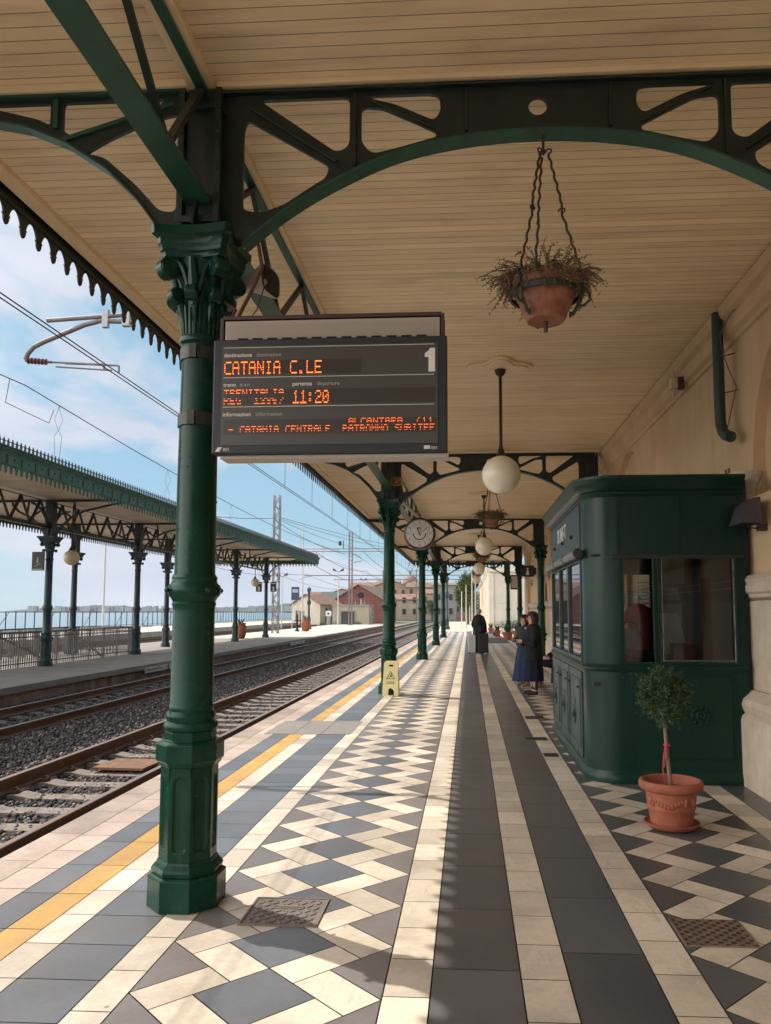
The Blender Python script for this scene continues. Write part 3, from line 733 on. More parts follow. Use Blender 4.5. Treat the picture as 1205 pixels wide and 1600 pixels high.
    for k in range(8): volute(k*PI/4+PI/8*0, .158, 3.42, .046, .06)
    for k in range(4):
        a = k*PI/2; q.tube([(.12*math.cos(a), .12*math.sin(a), 3.36), (.145*math.cos(a), .145*math.sin(a), 3.5), (.185*math.cos(a), .185*math.sin(a), 3.62)], [.03, .034, .02], 8)
    for k in range(4):                       # curling leaves that spring from the middle of each face to the corner scrolls
        for sg in (-1, 1):
            pp = []
            for i in range(10):
                u = i/9; a = k*PI/2+sg*(.10+u*.62); r = .128+.065*u**1.3; z = 3.34+.255*math.sin(u*PI*.62)+.02*u
                pp.append((r*math.cos(a), r*math.sin(a), z))
            q.tube(pp, [.008, .012, .015, .017, .017, .016, .015, .013, .012, .010], 6)
    # concave sided abacus
    def ab(h, ins, z):
        o_ = []
        for k in range(4):
            R2 = Matrix.Rotation(k*PI/2, 2)
            cut = .028
            pts = [(h, -h+cut)]+[(h-ins*math.sin(PI*j/8), -h+cut+(2*h-2*cut)*j/8) for j in range(1, 8)]+[(h, h-cut)]
            o_ += [R2@Vector(p) for p in pts]
        return [(p.x, p.y, z) for p in o_]
    lv = [(.155, .03, 3.622), (.182, .03, 3.63), (.186, .03, 3.655), (.196, .03, 3.662), (.198, .03, 3.69), (.205, .03, 3.70), (.207, .03, 3.735), (.218, .03, 3.745), (.232, .03, 3.752), (.235, .03, 3.80), (.225, .03, 3.806)]
    vs = []; 
    for l in lv: vs += ab(*l)
    n = 36
    q.add(vs, [tuple(reversed(range(n))), tuple((len(lv)-1)*n+i for i in range(n))]+[(k*n+i, k*n+(i+1)%n, (k+1)*n+(i+1)%n, (k+1)*n+i) for k in range(len(lv)-1) for i in range(n)])
    q.build('capital', mat, t, smooth=40)
    # post between capital and ceiling
    q = MB()
    q.box(-.085, .085, -.085, .085, 3.806, 4.70)
    for sx in (-1, 1):
        for sy in (-1, 1): q.box(sx*.11-.018, sx*.11+.018, sy*.10-.018, sy*.10+.018, 3.807, 4.69)
    q.box(-.13, .13, -.125, .125, 4.56, 4.60); q.box(-.13, .13, -.125, .125, 3.86, 3.9)
    for sx in (-1, 1):
        for k in range(8):
            for sy in (-1, 1): q.ball((sx*.11, sy*.118, 3.96+.075*k), .009, 6, 4)
    q.prism([(-.12, 3.81), (-.2, 3.81), (-.12, 4.05)], -.008, .008, 'yz'); q.prism([(.12, 3.81), (.2, 3.81), (.12, 4.05)], -.008, .008, 'yz')
    q.build('post', gdark, t, bevel=.003)
    if bands:
        for z, r in ((3.09, .112), (2.70, .116)):
            q = MB(); q.lathe([(r-.006, -.038), (r+.003, -.035), (r+.003, .035), (r-.006, .038)], 28, (0, 0, z)); q.box(-.02, .02, -r-.022, -r+.004, z-.04, z+.04)
            q.tube([(.03, -r-.012, z+.045), (.03, -r-.014, z-.03), (.055, -r-.01, z-.04)], .005, 5)
            o = q.build('clamp_band', [M('clamp_green_rust', (.008, .03, .02), .5, c2=(.05, .03, .018), ns=11)], t, smooth=True)
    return t
colL = ['large dark green iron column in the foreground holding up the departure board', 'green iron column with the yellow wet floor sign at its foot', 'green iron column just past the station clock', 'fourth green iron column along the yellow line', 'fifth green iron column, last under the canopy edge by the tracks']
c0 = make_column(colL[0])
c1 = make_column(colL[1], bands=False, y=BAYS[2])
for k in range(3, 6): dup(c1, (LX, BAYS[k], 0), label=colL[k-1])
dup(c1, (LX, BAYS[0], 0), label='green iron column behind the camera, out of the picture') if 0 else None
rl = {1: 'green iron column at the right end of the nearest arched truss', 2: 'green iron column rising behind the kiosk roof', 3: 'green iron column by the wall, behind the standing woman', 4: 'dark green iron column by the wall behind the wall sign', 5: 'thin dark iron column beside the potted plants at the canopy end'}
for k in range(1, 6): dup(c1, (RX, BAYS[k], 0), label=rl[k])

# ------------------------------------------------------------------ globe lamps and plant baskets
def lamp(y, label):
    t = thing('globe_lamp', label, 'lamp', (XM, y, 0), group='white globe lamps down the middle of the canopy')
    pts = []
    for k in range(48):
        a = 2*PI*k/48; r = .30+.07*math.cos(4*a); pts.append((r*math.cos(a)*1.15, r*math.sin(a)*1.15))
    q = MB(); q.prism(pts, ZC-.035, ZC-.002, 'xy'); q.prism([(x*.86, y_*.86) for x, y_ in pts], ZC-.055, ZC-.036, 'xy'); q.build('ceiling_plate', cream, t, bevel=.006)
    q = MB(); q.lathe([(.03, 4.62), (.06, 4.65), (.075, 4.70), (.03, 4.71)], 16); q.lathe([(.021, 3.62), (.021, 4.64)], 12); q.lathe([(.021, 3.72), (.026, 3.70), (.03, 3.68), (.06, 3.58), (.075, 3.565)], 16)
    q.build('rod', M('lamp_rod', (.03, .018, .013), .5), t, smooth=True)
    q = MB(); q.ball((0, 0, 3.335), .245, 40, 24); q.build('globe', glassm, t, smooth=60)
    return t
l0 = lamp(9.93, 'largest white glass globe lamp hanging on a rod, nearest the camera')
for k, l in ((1, 'second globe lamp, just beyond the second hanging basket'), (2, 'third globe lamp, smaller, partly behind the second'), (3, 'smallest globe lamp at the far end of the canopy')): dup(l0, (XM, 9.93+11.02*k, 0), label=l)
def basket(y, label, full=True):
    t = thing('hanging_basket', label, 'hanging basket', (XM+.03, y, 0), group='plant baskets hanging from the trusses')
    q = MB(); q.lathe([(.105, 3.262), (.112, 3.27), (.138, 3.335), (.142, 3.338), (.160, 3.39), (.166, 3.395), (.180, 3.44), (.196, 3.445), (.205, 3.50), (.195, 3.505), (.18, 3.48), (.02, 3.47)], 36)
    q.build('pot', terra2, t, smooth=True)
    q = MB(); q.lathe([(.192, 3.40), (.206, 3.40), (.208, 3.43), (.195, 3.43)], 36, cap=False)
    for k in range(3):
        a = PI/2+k*2*PI/3+.25; c, s = math.cos(a), math.sin(a)
        def P(r, z): return (r*c, r*s, z)
        q.tube([P(.214, 3.52), P(.216, 3.44), P(.20, 3.36), P(.16, 3.29), P(.14, 3.275), P(.145, 3.30)], .011, 6)
        q.tube([P(.214, 3.44), P(.25, 3.39), P(.255, 3.36), P(.22, 3.33), P(.18, 3.33)], .008, 6)
        q.tube([P(.19, 3.5), P(.215, 3.52), P(.235, 3.50), P(.225, 3.48)], .008, 6)
    q.build('cradle', M('cradle_green', (.015, .05, .03), .6, c2=(.04, .02, .015), ns=25), t, smooth=True)
    top = Vector((0, 0, 4.30))
    for k in range(3):
        q = MB(); a = PI/2+k*2*PI/3+.25; c, s = math.cos(a), math.sin(a); lo = Vector((.213*c, .213*s, 3.52)); mid = lo.lerp(top, .52)
        for p, q2 in ((lo, mid-Vector((0,0,.03))), (mid+Vector((0,0,.03)), top-Vector((-.03*c, -.03*s, .03)))):
            n = 22; d = (q2-p); ax = d.cross(Vector((0,0,1))).normalized(); bx = d.cross(ax).normalized(); pts = [p+d*i/n+(ax*math.cos(i*1.3)+bx*math.sin(i*1.3))*.004 for i in range(n+1)]
            q.tube(pts, .0075, 6)
            e = q2; sc = .018
            q.tube([e+Vector((c*sc*math.sin(v)*1.0, s*sc*math.sin(v), sc*(1-math.cos(v))*.8)) for v in [i*.5 for i in range(11)]], .005, 5)
        q.tube([mid+Vector((0,0,.035)), mid-Vector((0,0,.035))], .007, 5); q.build('twisted_rod', iron, t)
    q = MB(); q.tube([(0, 0, 4.39), (0, 0, 4.27)], .009, 6); q.lathe([(.004, 0), (.02, .004), (.02, .012), (.004, .016)], 8, (0, 0, 4.28)); q.build('hook', iron, t); q = MB(); q.tube([(0, 0, 3.27), (0, 0, 3.20)], .014, 6); q.build('bottom_bolt', iron, t)
    # dry trailing plant
    q = MB(); R_ = random.Random(int(y*10))
    for k in range(480 if full else 50):
        a = R_.uniform(0, 2*PI); c, s = math.cos(a), math.sin(a); L_ = R_.uniform(.07, .27); p = Vector((R_.uniform(.03, .19)*c, R_.uniform(.03, .19)*s, 3.48))
        v = Vector((c, s, R_.uniform(.4, 1.8))).normalized(); droop = R_.uniform(.6, 3.6); pts = []
        n = 9
        for i in range(n):
            pts.append(p.copy()); p = p+v*L_/n; v = (v+Vector((R_.uniform(-.15, .15), R_.uniform(-.15, .15), -.13*droop))).normalized()
        q.tube(pts, [.0022]*n, 4)
        for i in range(1, n):
            for j in range(5 if full else 2):
                d = Vector((R_.uniform(-1, 1), R_.uniform(-1, 1), R_.uniform(-1, .6))).normalized(); w = Vector((R_.uniform(-1, 1), R_.uniform(-1, 1), R_.uniform(-1, 1))).normalized()*.004; l = R_.uniform(.008, .022)
                b0 = pts[i]+(pts[i]-pts[i-1])*R_.random(); q.add([b0, b0+d*l*.5+w, b0+d*l, b0+d*l*.5-w], [(0, 1, 2, 3)], m=(j % 3 == 0))
    q.build('dry_plant', [M('dry_leaves', (.13, .08, .045), .9), M('dry_leaves_pale', (.26, .19, .10), .9)], t)
    return t
random.seed(11)
b0 = basket(BAYS[1], 'terracotta pot with dry trailing plant hanging on twisted iron rods, nearest and largest')
for k, l in ((2, 'second hanging plant basket, between the two nearest globe lamps'), (3, 'third hanging plant basket, above the third globe lamp'), (4, 'farthest small hanging basket above the smallest globe lamp')): dup(b0, (XM+.03, BAYS[k], 0), label=l)

# ------------------------------------------------------------------ departure board
t = thing('departure_board', 'dark electronic departure board with orange lettering, fixed to the big green column', 'departure board', (-.755, 4.42, 0))
q = MB(); q.box(-.635, .645, -.30, -.22, 2.45, 3.085); q.build('frame', black, t, bevel=.006)
q = MB(); q.box(-.585, .595, -.305, -.3005, 2.495, 3.045); q.build('screen', M('board_screen', (.055, .048, .040), .35), t)
q = MB(); q.box(-.60, .61, -.219, -.10, 2.47, 3.22); q.box(-.605, .615, -.235, -.09, 3.222, 3.245); q.box(.612, .628, -.235, -.09, 2.6, 3.235); q.box(-.622, -.602, -.235, -.09, 2.6, 3.235)
q.build('housing', M('housing_maroon', (.05, .022, .022), .5), t, bevel=.004)
q = MB(); q.box(-.595, .605, -.235, -.2195, 3.086, 3.215); q.build('rear_panel', M('panel_grey', (.36, .30, .25), .5), t, bevel=.006)
q = MB(); q.box(-.565, .575, -.238, -.2355, 3.09, 3.19)
q.build('panel_inset', M('panel_inset', (.33, .275, .23), .5), t)
q = MB()
for k in range(13):
    x = -.52+.083*k; q.box(x, x+.055, -.245, -.2385, 3.105, 3.112); q.box(x, x+.055, -.2415, -.2385, 3.098, 3.1045)
q.build('vent_slots', M('slot_dark', (.02, .018, .015), .8), t)
q = MB(); q.box(-.60, .65, -.26, -.12, 2.430, 2.449); q.build('bottom_tray', M('tray_grey', (.45, .40, .36), .5), t, bevel=.003)
pl_ = M('board_print', (.62, .58, .52), .6); pl2 = M('board_print_dim', (.36, .33, .30), .6)
def bt(s, x, z, size, m=pl_, bold=0.): return text('lettering', s, size, m, t, Matrix.Translation((x, -.3062, z))@XZ, .0005, bold=bold)
bt('destinazione', -.575, 2.985, .031, bold=.0004); bt('destination', -.395, 2.985, .031, pl2)
bt('treno', -.575, 2.820, .031, bold=.0004); bt('train', -.485, 2.820, .031, pl2)
bt('partenza', -.195, 2.820, .031, bold=.0004); bt('departure', -.06, 2.820, .031, pl2)
bt('informazioni', -.575, 2.655, .031, bold=.0004); bt('information', -.395, 2.655, .031, pl2)
q = MB(); q.prism([(.545, 2.885), (.58, 2.885), (.58, 3.015), (.553, 3.015), (.545, 3.0), (.525, 2.985), (.525, 2.965), (.545, 2.965)], -.3066, -.3056, 'xz'); q.build('platform_number', M('board_number', (.66, .63, .58), .6), t)
q = MB()
for z in (3.035, 2.868, 2.705): q.box(-.575, .575, -.3062, -.3052, z, z+.003)
q.build('divider_lines', pl_, t)
q = MB(); q.box(-.57, .18, -.3065, -.3055, 2.885, 2.965); q.box(-.57, .585, -.3065, -.3055, 2.72, 2.80); q.box(-.57, .585, -.3065, -.3055, 2.555, 2.635); q.build('display_windows', M('led_window', (.035, .025, .018), .3), t)
wl = M('logo_white', (.6, .6, .6), .6)
q = MB(); q.prism([(-.615, 2.462), (-.60, 2.485), (-.59, 2.487), (-.583, 2.474), (-.60, 2.462)], -.3025, -.3005, 'xz'); q.prism([(-.585, 2.487), (-.575, 2.487), (-.59, 2.462), (-.598, 2.462)], -.303, -.301, 'xz'); q.build('operator_logo', wl, t)
text('lettering', 'RFI', .026, wl, t, Matrix.Translation((-.572, -.3015, 2.464))@XZ, .0005)
q = MB(); q.box(.52, .553, -.3025, -.3005, 2.464, 2.482); q.build('maker_logo', wl, t); text('lettering', 'sys', .028, wl, t, Matrix.Translation((.558, -.3015, 2.464))@XZ, .0005)
FONT = {'A': '01110 10001 10001 11111 10001 10001 10001', 'C': '01111 10000 10000 10000 10000 10000 01111', 'T': '11111 00100 00100 00100 00100 00100 00100', 'N': '10001 11001 10101 10101 10011 10001 10001',
 'I': '01110 00100 00100 00100 00100 00100 01110', 'L': '10000 10000 10000 10000 10000 10000 11111', 'E': '11111 10000 10000 11110 10000 10000 11111', '.': '00000 00000 00000 00000 00000 01100 01100', 'R': '11110 10001 10001 11110 10100 10010 10001',
 'G': '01111 10000 10000 10011 10001 10001 01111', '1': '00100 01100 00100 00100 00100 00100 11111', '2': '01110 10001 00001 00110 01000 10000 11111', '8': '01110 10001 10001 01110 10001 10001 01110', '6': '01110 10000 10000 11110 10001 10001 01110', '7': '11111 00001 00010 00100 01000 01000 01000',
 '0': '01110 10001 10011 10101 11001 10001 01110', ':': '00000 01100 01100 00000 01100 01100 00000', '-': '00000 00000 00000 11111 00000 00000 00000', 'P': '11110 10001 10001 11110 10000 10000 10000', 'O': '01110 10001 10001 10001 10001 10001 01110', 'S': '01111 10000 10000 01110 00001 00001 11110', 'U': '10001 10001 10001 10001 10001 10001 01110', 'B': '11110 10001 10001 11110 10001 10001 11110', '(': '00010 00100 01000 01000 01000 00100 00010', ' ': '00000 '*7}
def led(s, x0, z0, px, pz, rows=(0,1,2,3,4,5,6), w=.8):
    q = MB()
    for i, ch in enumerate(s):
        g_ = FONT[ch].split()
        for r in rows:
            for c_ in range(5):
                if g_[r][c_] == '1':
                    x = x0+(i*6+c_)*px; z = z0+(6-r)*pz; k = (.9 if r in (0, 3, 6) else .55) if len(rows) == 7 else .8
                    q.box(x, x+px*w*k, -.3085, -.3068, z, z+pz*(.6 if r in (0, 3, 6) else .5))
    q.build('led_text', ledm, t)
led('CATANIA C.LE', -.57, 2.888, .00755, .0105, w=.86)
led('TRENITALIA', -.57, 2.764, .0056, .0056, rows=(0, 1, 3), w=.85); led('REG  12867', -.57, 2.722, .0056, .0056, rows=(1, 3, 6), w=.8)
led('11:20', -.19, 2.722, .0068, .0105, w=.9)
led('ALCANTARA  (11', .115, 2.603, .0055, .0048, rows=(0, 1, 3, 4), w=.7); led('- CATANIA CENTRALE  PATRONNO SUBITEE', -.54, 2.562, .0052, .0055, rows=(0, 2, 3, 5), w=.7)
# suspension strap and speaker by the capital
q = MB(); q.tube([(-.58, -.12, 3.24), (-.50, -.10, 3.42), (-.44, -.06, 3.60), (-.47, -.04, 3.75)], .012, 6); q.tube([(-.60, -.15, 3.24), (-.58, -.1, 3.33), (-.66, -.05, 3.4)], .01, 6)
q.tube([(-.55, -.05, 3.24), (-.47, -.05, 3.35), (-.43, -.05, 3.48), (-.44, -.05, 3.58)], .004, 5); q.build('suspension_strap', rust, t)
def speaker(loc, rz, label, mat, tilt=0.):
    t = thing('loudspeaker', label, 'loudspeaker', loc, rz)
    q = MB(); n = 24
    def ring(w, h, y): return [(w*math.copysign(abs(math.cos(a))**.6, math.cos(a)), y, h*math.copysign(abs(math.sin(a))**.6, math.sin(a))) for a in [2*PI*k/n for k in range(n)]]
    lv = [ring(.115, .085, -.10), ring(.118, .088, -.085), ring(.10, .075, -.05), ring(.05, .045, .04), ring(.045, .045, .12)]
    vs = sum(lv, []); q.add(vs, [(k*n+i, k*n+(i+1)%n, (k+1)*n+(i+1)%n, (k+1)*n+i) for k in range(4) for i in range(n)]+[tuple(4*n+i for i in range(n))]); q.build('horn', mat, t, smooth=True)
    q = MB(); vs = ring(.105, .078, -.099)+ring(.045, .04, -.01); q.add(vs, [(i, (i+1)%n, n+(i+1)%n, n+i) for i in range(n)]+[tuple(range(n, 2*n))]); q.build('horn_throat', M('speaker_throat' if mat.name != 'speaker_beige' else 'throat_dark', (.30, .13, .05) if mat.name != 'speaker_beige' else (.05, .045, .035), .6), t)
    q = MB(); q.ball((0, -.05, 0), .022, 12, 8); q.build('horn_tip', mat, t, smooth=True)
    q = MB(); q.box(-.015, .015, .1, .2, -.015, .015); q.build('bracket', rust, t)
    return t
speaker((-1.30, 4.62, 3.62), math.radians(75), 'beige horn loudspeaker tucked behind the big column capital above the departure board', M('speaker_beige', (.45, .40, .32), .5))
speaker((-1.40, 15.24, 4.14), math.radians(-4), 'orange and cream horn loudspeaker on the post above the second column', M('speaker_cream', (.62, .45, .28), .5))
speaker((-12.2, 34.9, 4.05), math.radians(-20), 'small round loudspeaker on the opposite canopy brackets', M('speaker_beige', (.45, .40, .32), .5))
# ------------------------------------------------------------------ station clock
t = thing('station_clock', 'round station clock with white face hanging beside the green columns', 'clock', (-1.03, 16.5, 3.235))
def disc(q, r, y0, y1, seg=48, m=0): q.lathe([(r, 0), (r, abs(y1-y0))], seg, (0, max(y0, y1), 0), ax=(0, -1, 0), m=m)
q = MB(); q.lathe([(.30, -.09), (.335, -.075), (.335, .075), (.30, .09)], 48, ax=(0, -1, 0)); q.build('case', M('clock_case', (.055, .032, .028), .4), t, smooth=True)
q = MB(); q.lathe([(.292, 0), (.292, .004)], 48, (0, -.09, 0), ax=(0, -1, 0)); q.build('dial', M('clock_dial', (.66, .62, .56), .4), t)
q = MB()
for r in (.285, .21, .175):
    n = 64
    q.add([(rr*math.cos(2*PI*k/n), -.0955, rr*math.sin(2*PI*k/n)) for rr in (r, r-.004) for k in range(n)], [(k, (k+1)%n, n+(k+1)%n, n+k) for k in range(n)])
for k in range(60):
    a = 2*PI*k/60; q.beam((.272*math.cos(a), -.096, .272*math.sin(a)), (.282*math.cos(a), -.096, .282*math.sin(a)), .004, .002, up=(0, 1, 0))
# curved emblem under the centre
n = 20
q.add([(r*math.cos(a), -.0957, r*math.sin(a)) for r in (.118, .14) for a in [PI+.25+(PI-.5)*k/n for k in range(n+1)]], [(k, k+1, n+1+k+1, n+1+k) for k in range(n)])
q.add([(-.118, -.0957, -.04), (-.14, -.0957, -.035), (-.15, -.0957, .0), (-.12, -.0957, -.0), (.118, -.0957, -.04), (.14, -.0957, -.035), (.15, -.0957, 0), (.12, -.0957, 0)], [(0, 1, 2, 3), (4, 7, 6, 5)])
q.build('dial_markings', ink, t)
for k in range(1, 13):
    a = PI/2-2*PI*k/12; r = .24; text('numeral', ['I','II','III','IIII','V','VI','VII','VIII','IX','X','XI','0'][k-1] if 0 else str(k if k < 12 else 0), .062, ink, t, Matrix.Translation((r*math.cos(a), -.0965, r*math.sin(a)-.021))@XZ, .0005, align='CENTER', bold=.001)
text('lettering', 'FS', .085, ink, t, Matrix.Translation((.0, -.0965, .075))@XZ, .0005, align='CENTER', bold=.002)
for (L_, w, deg, nm) in ((.14, .02, 24, 'hour_hand'), (.22, .012, -52, 'minute_hand')):
    a = math.radians(90+deg); d = Vector((math.cos(a), 0, math.sin(a))); q = MB(); q.beam(Vector((0, -.100, 0))-d*.05, Vector((0, -.100, 0))+d*L_, w, .003, up=(0, 1, 0)); q.build(nm, ink, t)
q = MB(); q.beam((.0, 0, .33), (-.33, -.3, .62), .10, .03); q.build('hanger', greym, t)

# ------------------------------------------------------------------ wet floor sign at column two
t = thing('wet_floor_sign', 'yellow folding wet floor sign leaning on the second green column', 'warning sign', (-1.49, 15.11, 0), math.radians(-4))
ol = [(-.155, .0), (-.135, .62), (-.10, .66), (.10, .66), (.135, .62), (.155, 0), (.075, 0), (.065, .11), (.0, .155), (-.065, .11), (-.075, 0)]
hol = [(-.045, .55), (.045, .55), (.045, .59), (-.045, .59)]
for s, nm in ((-1, 'front_panel'), (1, 'back_panel')):
    Mx = Matrix.Translation((0, s*.10, 0))@Matrix.Rotation(s*math.radians(7), 4, 'X')@XZ
    curve_mesh(nm, [ol, hol], .006, yel, t, Mx)
Mx = Matrix.Translation((0, -.109, 0))@Matrix.Rotation(-math.radians(7), 4, 'X')@XZ
tri = [(0, .47), (-.085, .32), (.085, .32)]; tri2 = [(0, .45), (-.068, .33), (.068, .33)]
curve_mesh('warning_triangle', [tri, tri2], .0005, ink, t, Mx)
q = [( -.03, .345), (-.01, .37), (.0, .40), (.012, .425), (.022, .415), (.014, .39), (.03, .36), (.02, .352), (.005, .37), (-.015, .345)]
curve_mesh('slipping_figure', [q], .0006, ink, t, Mx)
for z in (.26, .23): curve_mesh('caption_line', [[(-.08, z), (.08, z), (.08, z+.01), (-.08, z+.01)]], .0005, ink, t, Mx)

# ================================================================== STATION BUILDING WALL
t = thing('station_building', 'long beige plastered station wall with blind arches behind the kiosk', 'building', (0, 0, 0))
AC = [6.33+7.4*k for k in range(-1, 5)]; AR = 1.42; SP = 2.95
def streaks(m, col, sc, lo=.5, hi=.78, amt=.6):
    t_ = m.node_tree; n_ = t_.nodes; b_ = n_['Principled BSDF']; src = b_.inputs['Base Color'].links[0].from_socket
    x_ = n_.new('ShaderNodeTexCoord'); p_ = n_.new('ShaderNodeMapping'); p_.inputs['Scale'].default_value = sc; t_.links.new(x_.outputs['Object'], p_.inputs[0])
    z_ = n_.new('ShaderNodeTexNoise'); z_.inputs['Scale'].default_value = 1.; z_.inputs['Detail'].default_value = 8; z_.inputs['Roughness'].default_value = .65; t_.links.new(p_.outputs[0], z_.inputs['Vector'])
    k_ = n_.new('ShaderNodeMapRange'); k_.inputs['From Min'].default_value = lo; k_.inputs['From Max'].default_value = hi; k_.inputs['To Max'].default_value = amt; t_.links.new(z_.outputs['Fac'], k_.inputs['Value'])
    d_ = n_.new('ShaderNodeMixRGB'); d_.inputs[2].default_value = (*col, 1); t_.links.new(k_.outputs[0], d_.inputs[0]); t_.links.new(src, d_.inputs[1]); t_.links.new(d_.outputs[0], b_.inputs['Base Color'])
streaks(plaster, (.30, .20, .12), (3, 3.5, .5), amt=.5); streaks(stone, (.25, .2, .15), (6, 6, 1.2), amt=.5)
streaks(kside, (.16, .19, .18), (1, 14, .8), .55, .75, .5); streaks(kgreen, (.02, .035, .03), (16, 16, .7), .55, .75, .5)
streaks(green, (.04, .055, .045), (22, 22, 1.4), .54, .74, .5); streaks(gfar, (.12, .14, .11), (4, 5, 2), .5, .75, .6)
streaks(railm, (.04, .022, .015), (2, 3, 8), amt=.6); streaks(conc, (.12, .1, .08), (2, 2, 1), amt=.5)
wl_out = [(-5, 0), (39.4, 0), (39.4, 4.9), (-5, 4.9)]
holes = []
for c in AC:
    if c+AR > 39: continue
    holes.append([(c-AR, .9), (c+AR, .9), (c+AR, SP)]+[(c+AR*math.cos(a), SP+AR*math.sin(a)) for a in [PI*j/24 for j in range(1, 24)]]+[(c-AR, SP)])
YZ = Matrix(((0,0,-1,0),(1,0,0,0),(0,1,0,0),(0,0,0,1)))      # 2D (x,y) -> (0, x, y)
curve_mesh('wall', [wl_out]+holes, .06, plaster, t, Matrix.Translation((2.84, 0, 0))@YZ)
q = MB(); q.box(2.895, 3.1, -5, 39.35, 0, 4.9); q.build('recessed_wall', plaster, t)
q = MB(); q.box(3.1, 14, -5, 39.35, -.5, 6.5); q.build('building_mass', plaster, t)
q = MB()
q.prism([(2.78, 4.38), (2.745, 4.39), (2.74, 4.43), (2.69, 4.46), (2.68, 4.50), (2.68, 4.60), (2.62, 4.63), (2.60, 4.68), (2.60, 4.74), (2.78, 4.74)], -5, 39.4, 'xz'); q.build('cornice', plaster, t, smooth=30)
for c in AC:
    if c+AR > 39: continue
    q = MB()
    for r, w in ((AR-.02, .03), (AR+.05, .022), (AR+.12, .028), (AR+.18, .016)):
        q.tube([(2.775, c+r, 2.97)]+[(2.775, c+r*math.cos(a), SP+.02+r*math.sin(a)) for a in [PI*j/40 for j in range(41)]]+[(2.775, c-r, 2.97)], w, 8)
    q.build('arch_moulding', plaster, t, smooth=True)
for i, c in enumerate(AC[:-1]):
    pc = c+3.7
    if pc > 38: continue
    for sgn in ((-1, 1)):
        yc = c+AR+.08 if sgn < 0 else c+7.4-AR-.08
        if yc > 39: continue
        q = MB(); q.lathe([(.09, 2.68), (.095, 2.72), (.085, 2.75), (.12, 2.84), (.15, 2.90), (.16, 2.93), (.16, 2.965), (.15, 2.97)], 16, (2.74, yc, 0))
        for k in range(10):
            a = 2*PI*k/10; q.tube([(2.74+.09*math.cos(a), yc+.09*math.sin(a), 2.75), (2.74+.125*math.cos(a), yc+.125*math.sin(a), 2.84), (2.74+.16*math.cos(a), yc+.16*math.sin(a), 2.88), (2.74+.15*math.cos(a), yc+.15*math.sin(a), 2.85)], [.02, .025, .02, .015], 6)
        q.build('carved_capital', stone, t, smooth=True)
    q = MB(); y0, y1 = c+AR-1.1, c+7.4-AR+.25
    q.box(2.70, 2.79, y0, y1, .9, 2.68); q.build('pier', plaster, t)
    q = MB()
    q.prism([(2.70, 1.70), (2.64, 1.73), (2.64, 1.76), (2.61, 1.78), (2.60, 1.83), (2.615, 1.86), (2.60, 1.90), (2.64, 1.94), (2.70, 1.95)], y0-.03, y1+.03, 'xz'); q.build('dado_moulding', stone, t, smooth=30)
    q = MB(); q.box(2.66, 2.785, y0-.012, y1+.012, .873, 1.698)
    for z in (1.15, 1.43): q.box(2.655, 2.66, y0-.011, y1+.011, z, z+.265)
    q.build('stone_blocks', stone, t)
    q = MB(); q.prism([(2.79, 0), (2.52, 0), (2.52, .60), (2.535, .64), (2.56, .66), (2.54, .70), (2.53, .74), (2.545, .79), (2.59, .83), (2.64, .87), (2.79, .87)], y0-.08, y1+.08, 'xz'); q.build('pier_base', stone, t, smooth=30)
# drain pipe hanging by the wall
t = thing('drain_pipe', 'dark green downpipe with elbow on the beige wall above the kiosk', 'pipe', (2.60, 8.12, 0))
q = MB(); q.tube([(0, 0, 4.70), (0, 0, 3.62), (0, -.01, 3.52), (.005, -.06, 3.43), (.01, -.13, 3.38), (.02, -.25, 3.335)], .056, 16); q.build('tube', M('pipe_green', (.02, .045, .034), .5), t, smooth=True)
q = MB(); q.tube([(.10, -.45, 4.62), (.05, -.3, 4.60), (0, -.08, 4.45), (.01, -.075, 4.3), (.06, -.14, 4.05), (.10, -.22, 3.85), (.07, -.15, 3.65), (.03, -.12, 3.45)], .006, 5); q.build('cable', M('cable_brown', (.12, .07, .045), .7), t)
q = MB(); q.beam((.0, -.05, 4.22), (.12, -.16, 4.22), .01, .01); q.beam((.0, -.05, 3.83), (.13, -.2, 3.83), .01, .01); q.build('pipe_hook', rust, t)
t = thing('junction_box', 'pale junction box with thin conduits on the wall cornice', 'junction box', (2.57, 9.81, 4.45))
q = MB(); q.box(-.03, .05, -.07, .07, -.07, .07); q.build('box', M('box_beige', (.55, .46, .36), .5), t, bevel=.006)
q = MB(); q.box(.05, .12, -.1, -.02, -.09, .06); q.build('mount', M('dark_brown', (.05, .025, .015), .6), t)
for dy in (-.025, .025):
    q = MB(); q.tube([(0, dy, -.2), (0, dy, .2)], .008, 6); q.build('conduit', M('box_beige', (.55, .46, .36), .5), t)
for dy in (0, .1):
    q = MB(); q.box(2.765, 2.779, 8.42+dy, 8.45+dy, 2.7, 3.12); tag(q.build('wall_slot', M('brown_slot', (.16, .09, .045), .8)), ('narrow brown slot on the wall above the kiosk, left one' if dy else 'narrow brown slot on the wall above the kiosk, right one nearer the capital'), 'wall slot', group='brown slots on the wall')
t = thing('wall_lamp', 'dark hooded wall lamp beside the kiosk roof corner', 'wall lamp', (2.5, 7.25, 2.42))
q = MB(); seg = 10
pro = [(-.02, .20), (-.09, .19), (-.15, .14), (-.175, .05), (-.20, -.02), (-.20, -.035)]
vs = [(x+.12, -.15, z) for x, z in pro]+[(x+.12, .15, z) for x, z in pro]+[(.11, -.15, -.035), (.11, .15, -.035)]
n = len(pro); q.add(vs, [(i, i+1, n+i+1, n+i) for i in range(n-1)]+[tuple(range(n))+(2*n,), tuple(range(n, 2*n))[::-1]+(2*n+1,)][:0]+[tuple(list(range(n))+[2*n]), tuple(list(range(2*n-1, n-1, -1))+[2*n+1])]+[(0, n, 2*n+1, 2*n)])
q.build('hood', M('lamp_hood', (.055, .045, .055), .45), t, smooth=40)
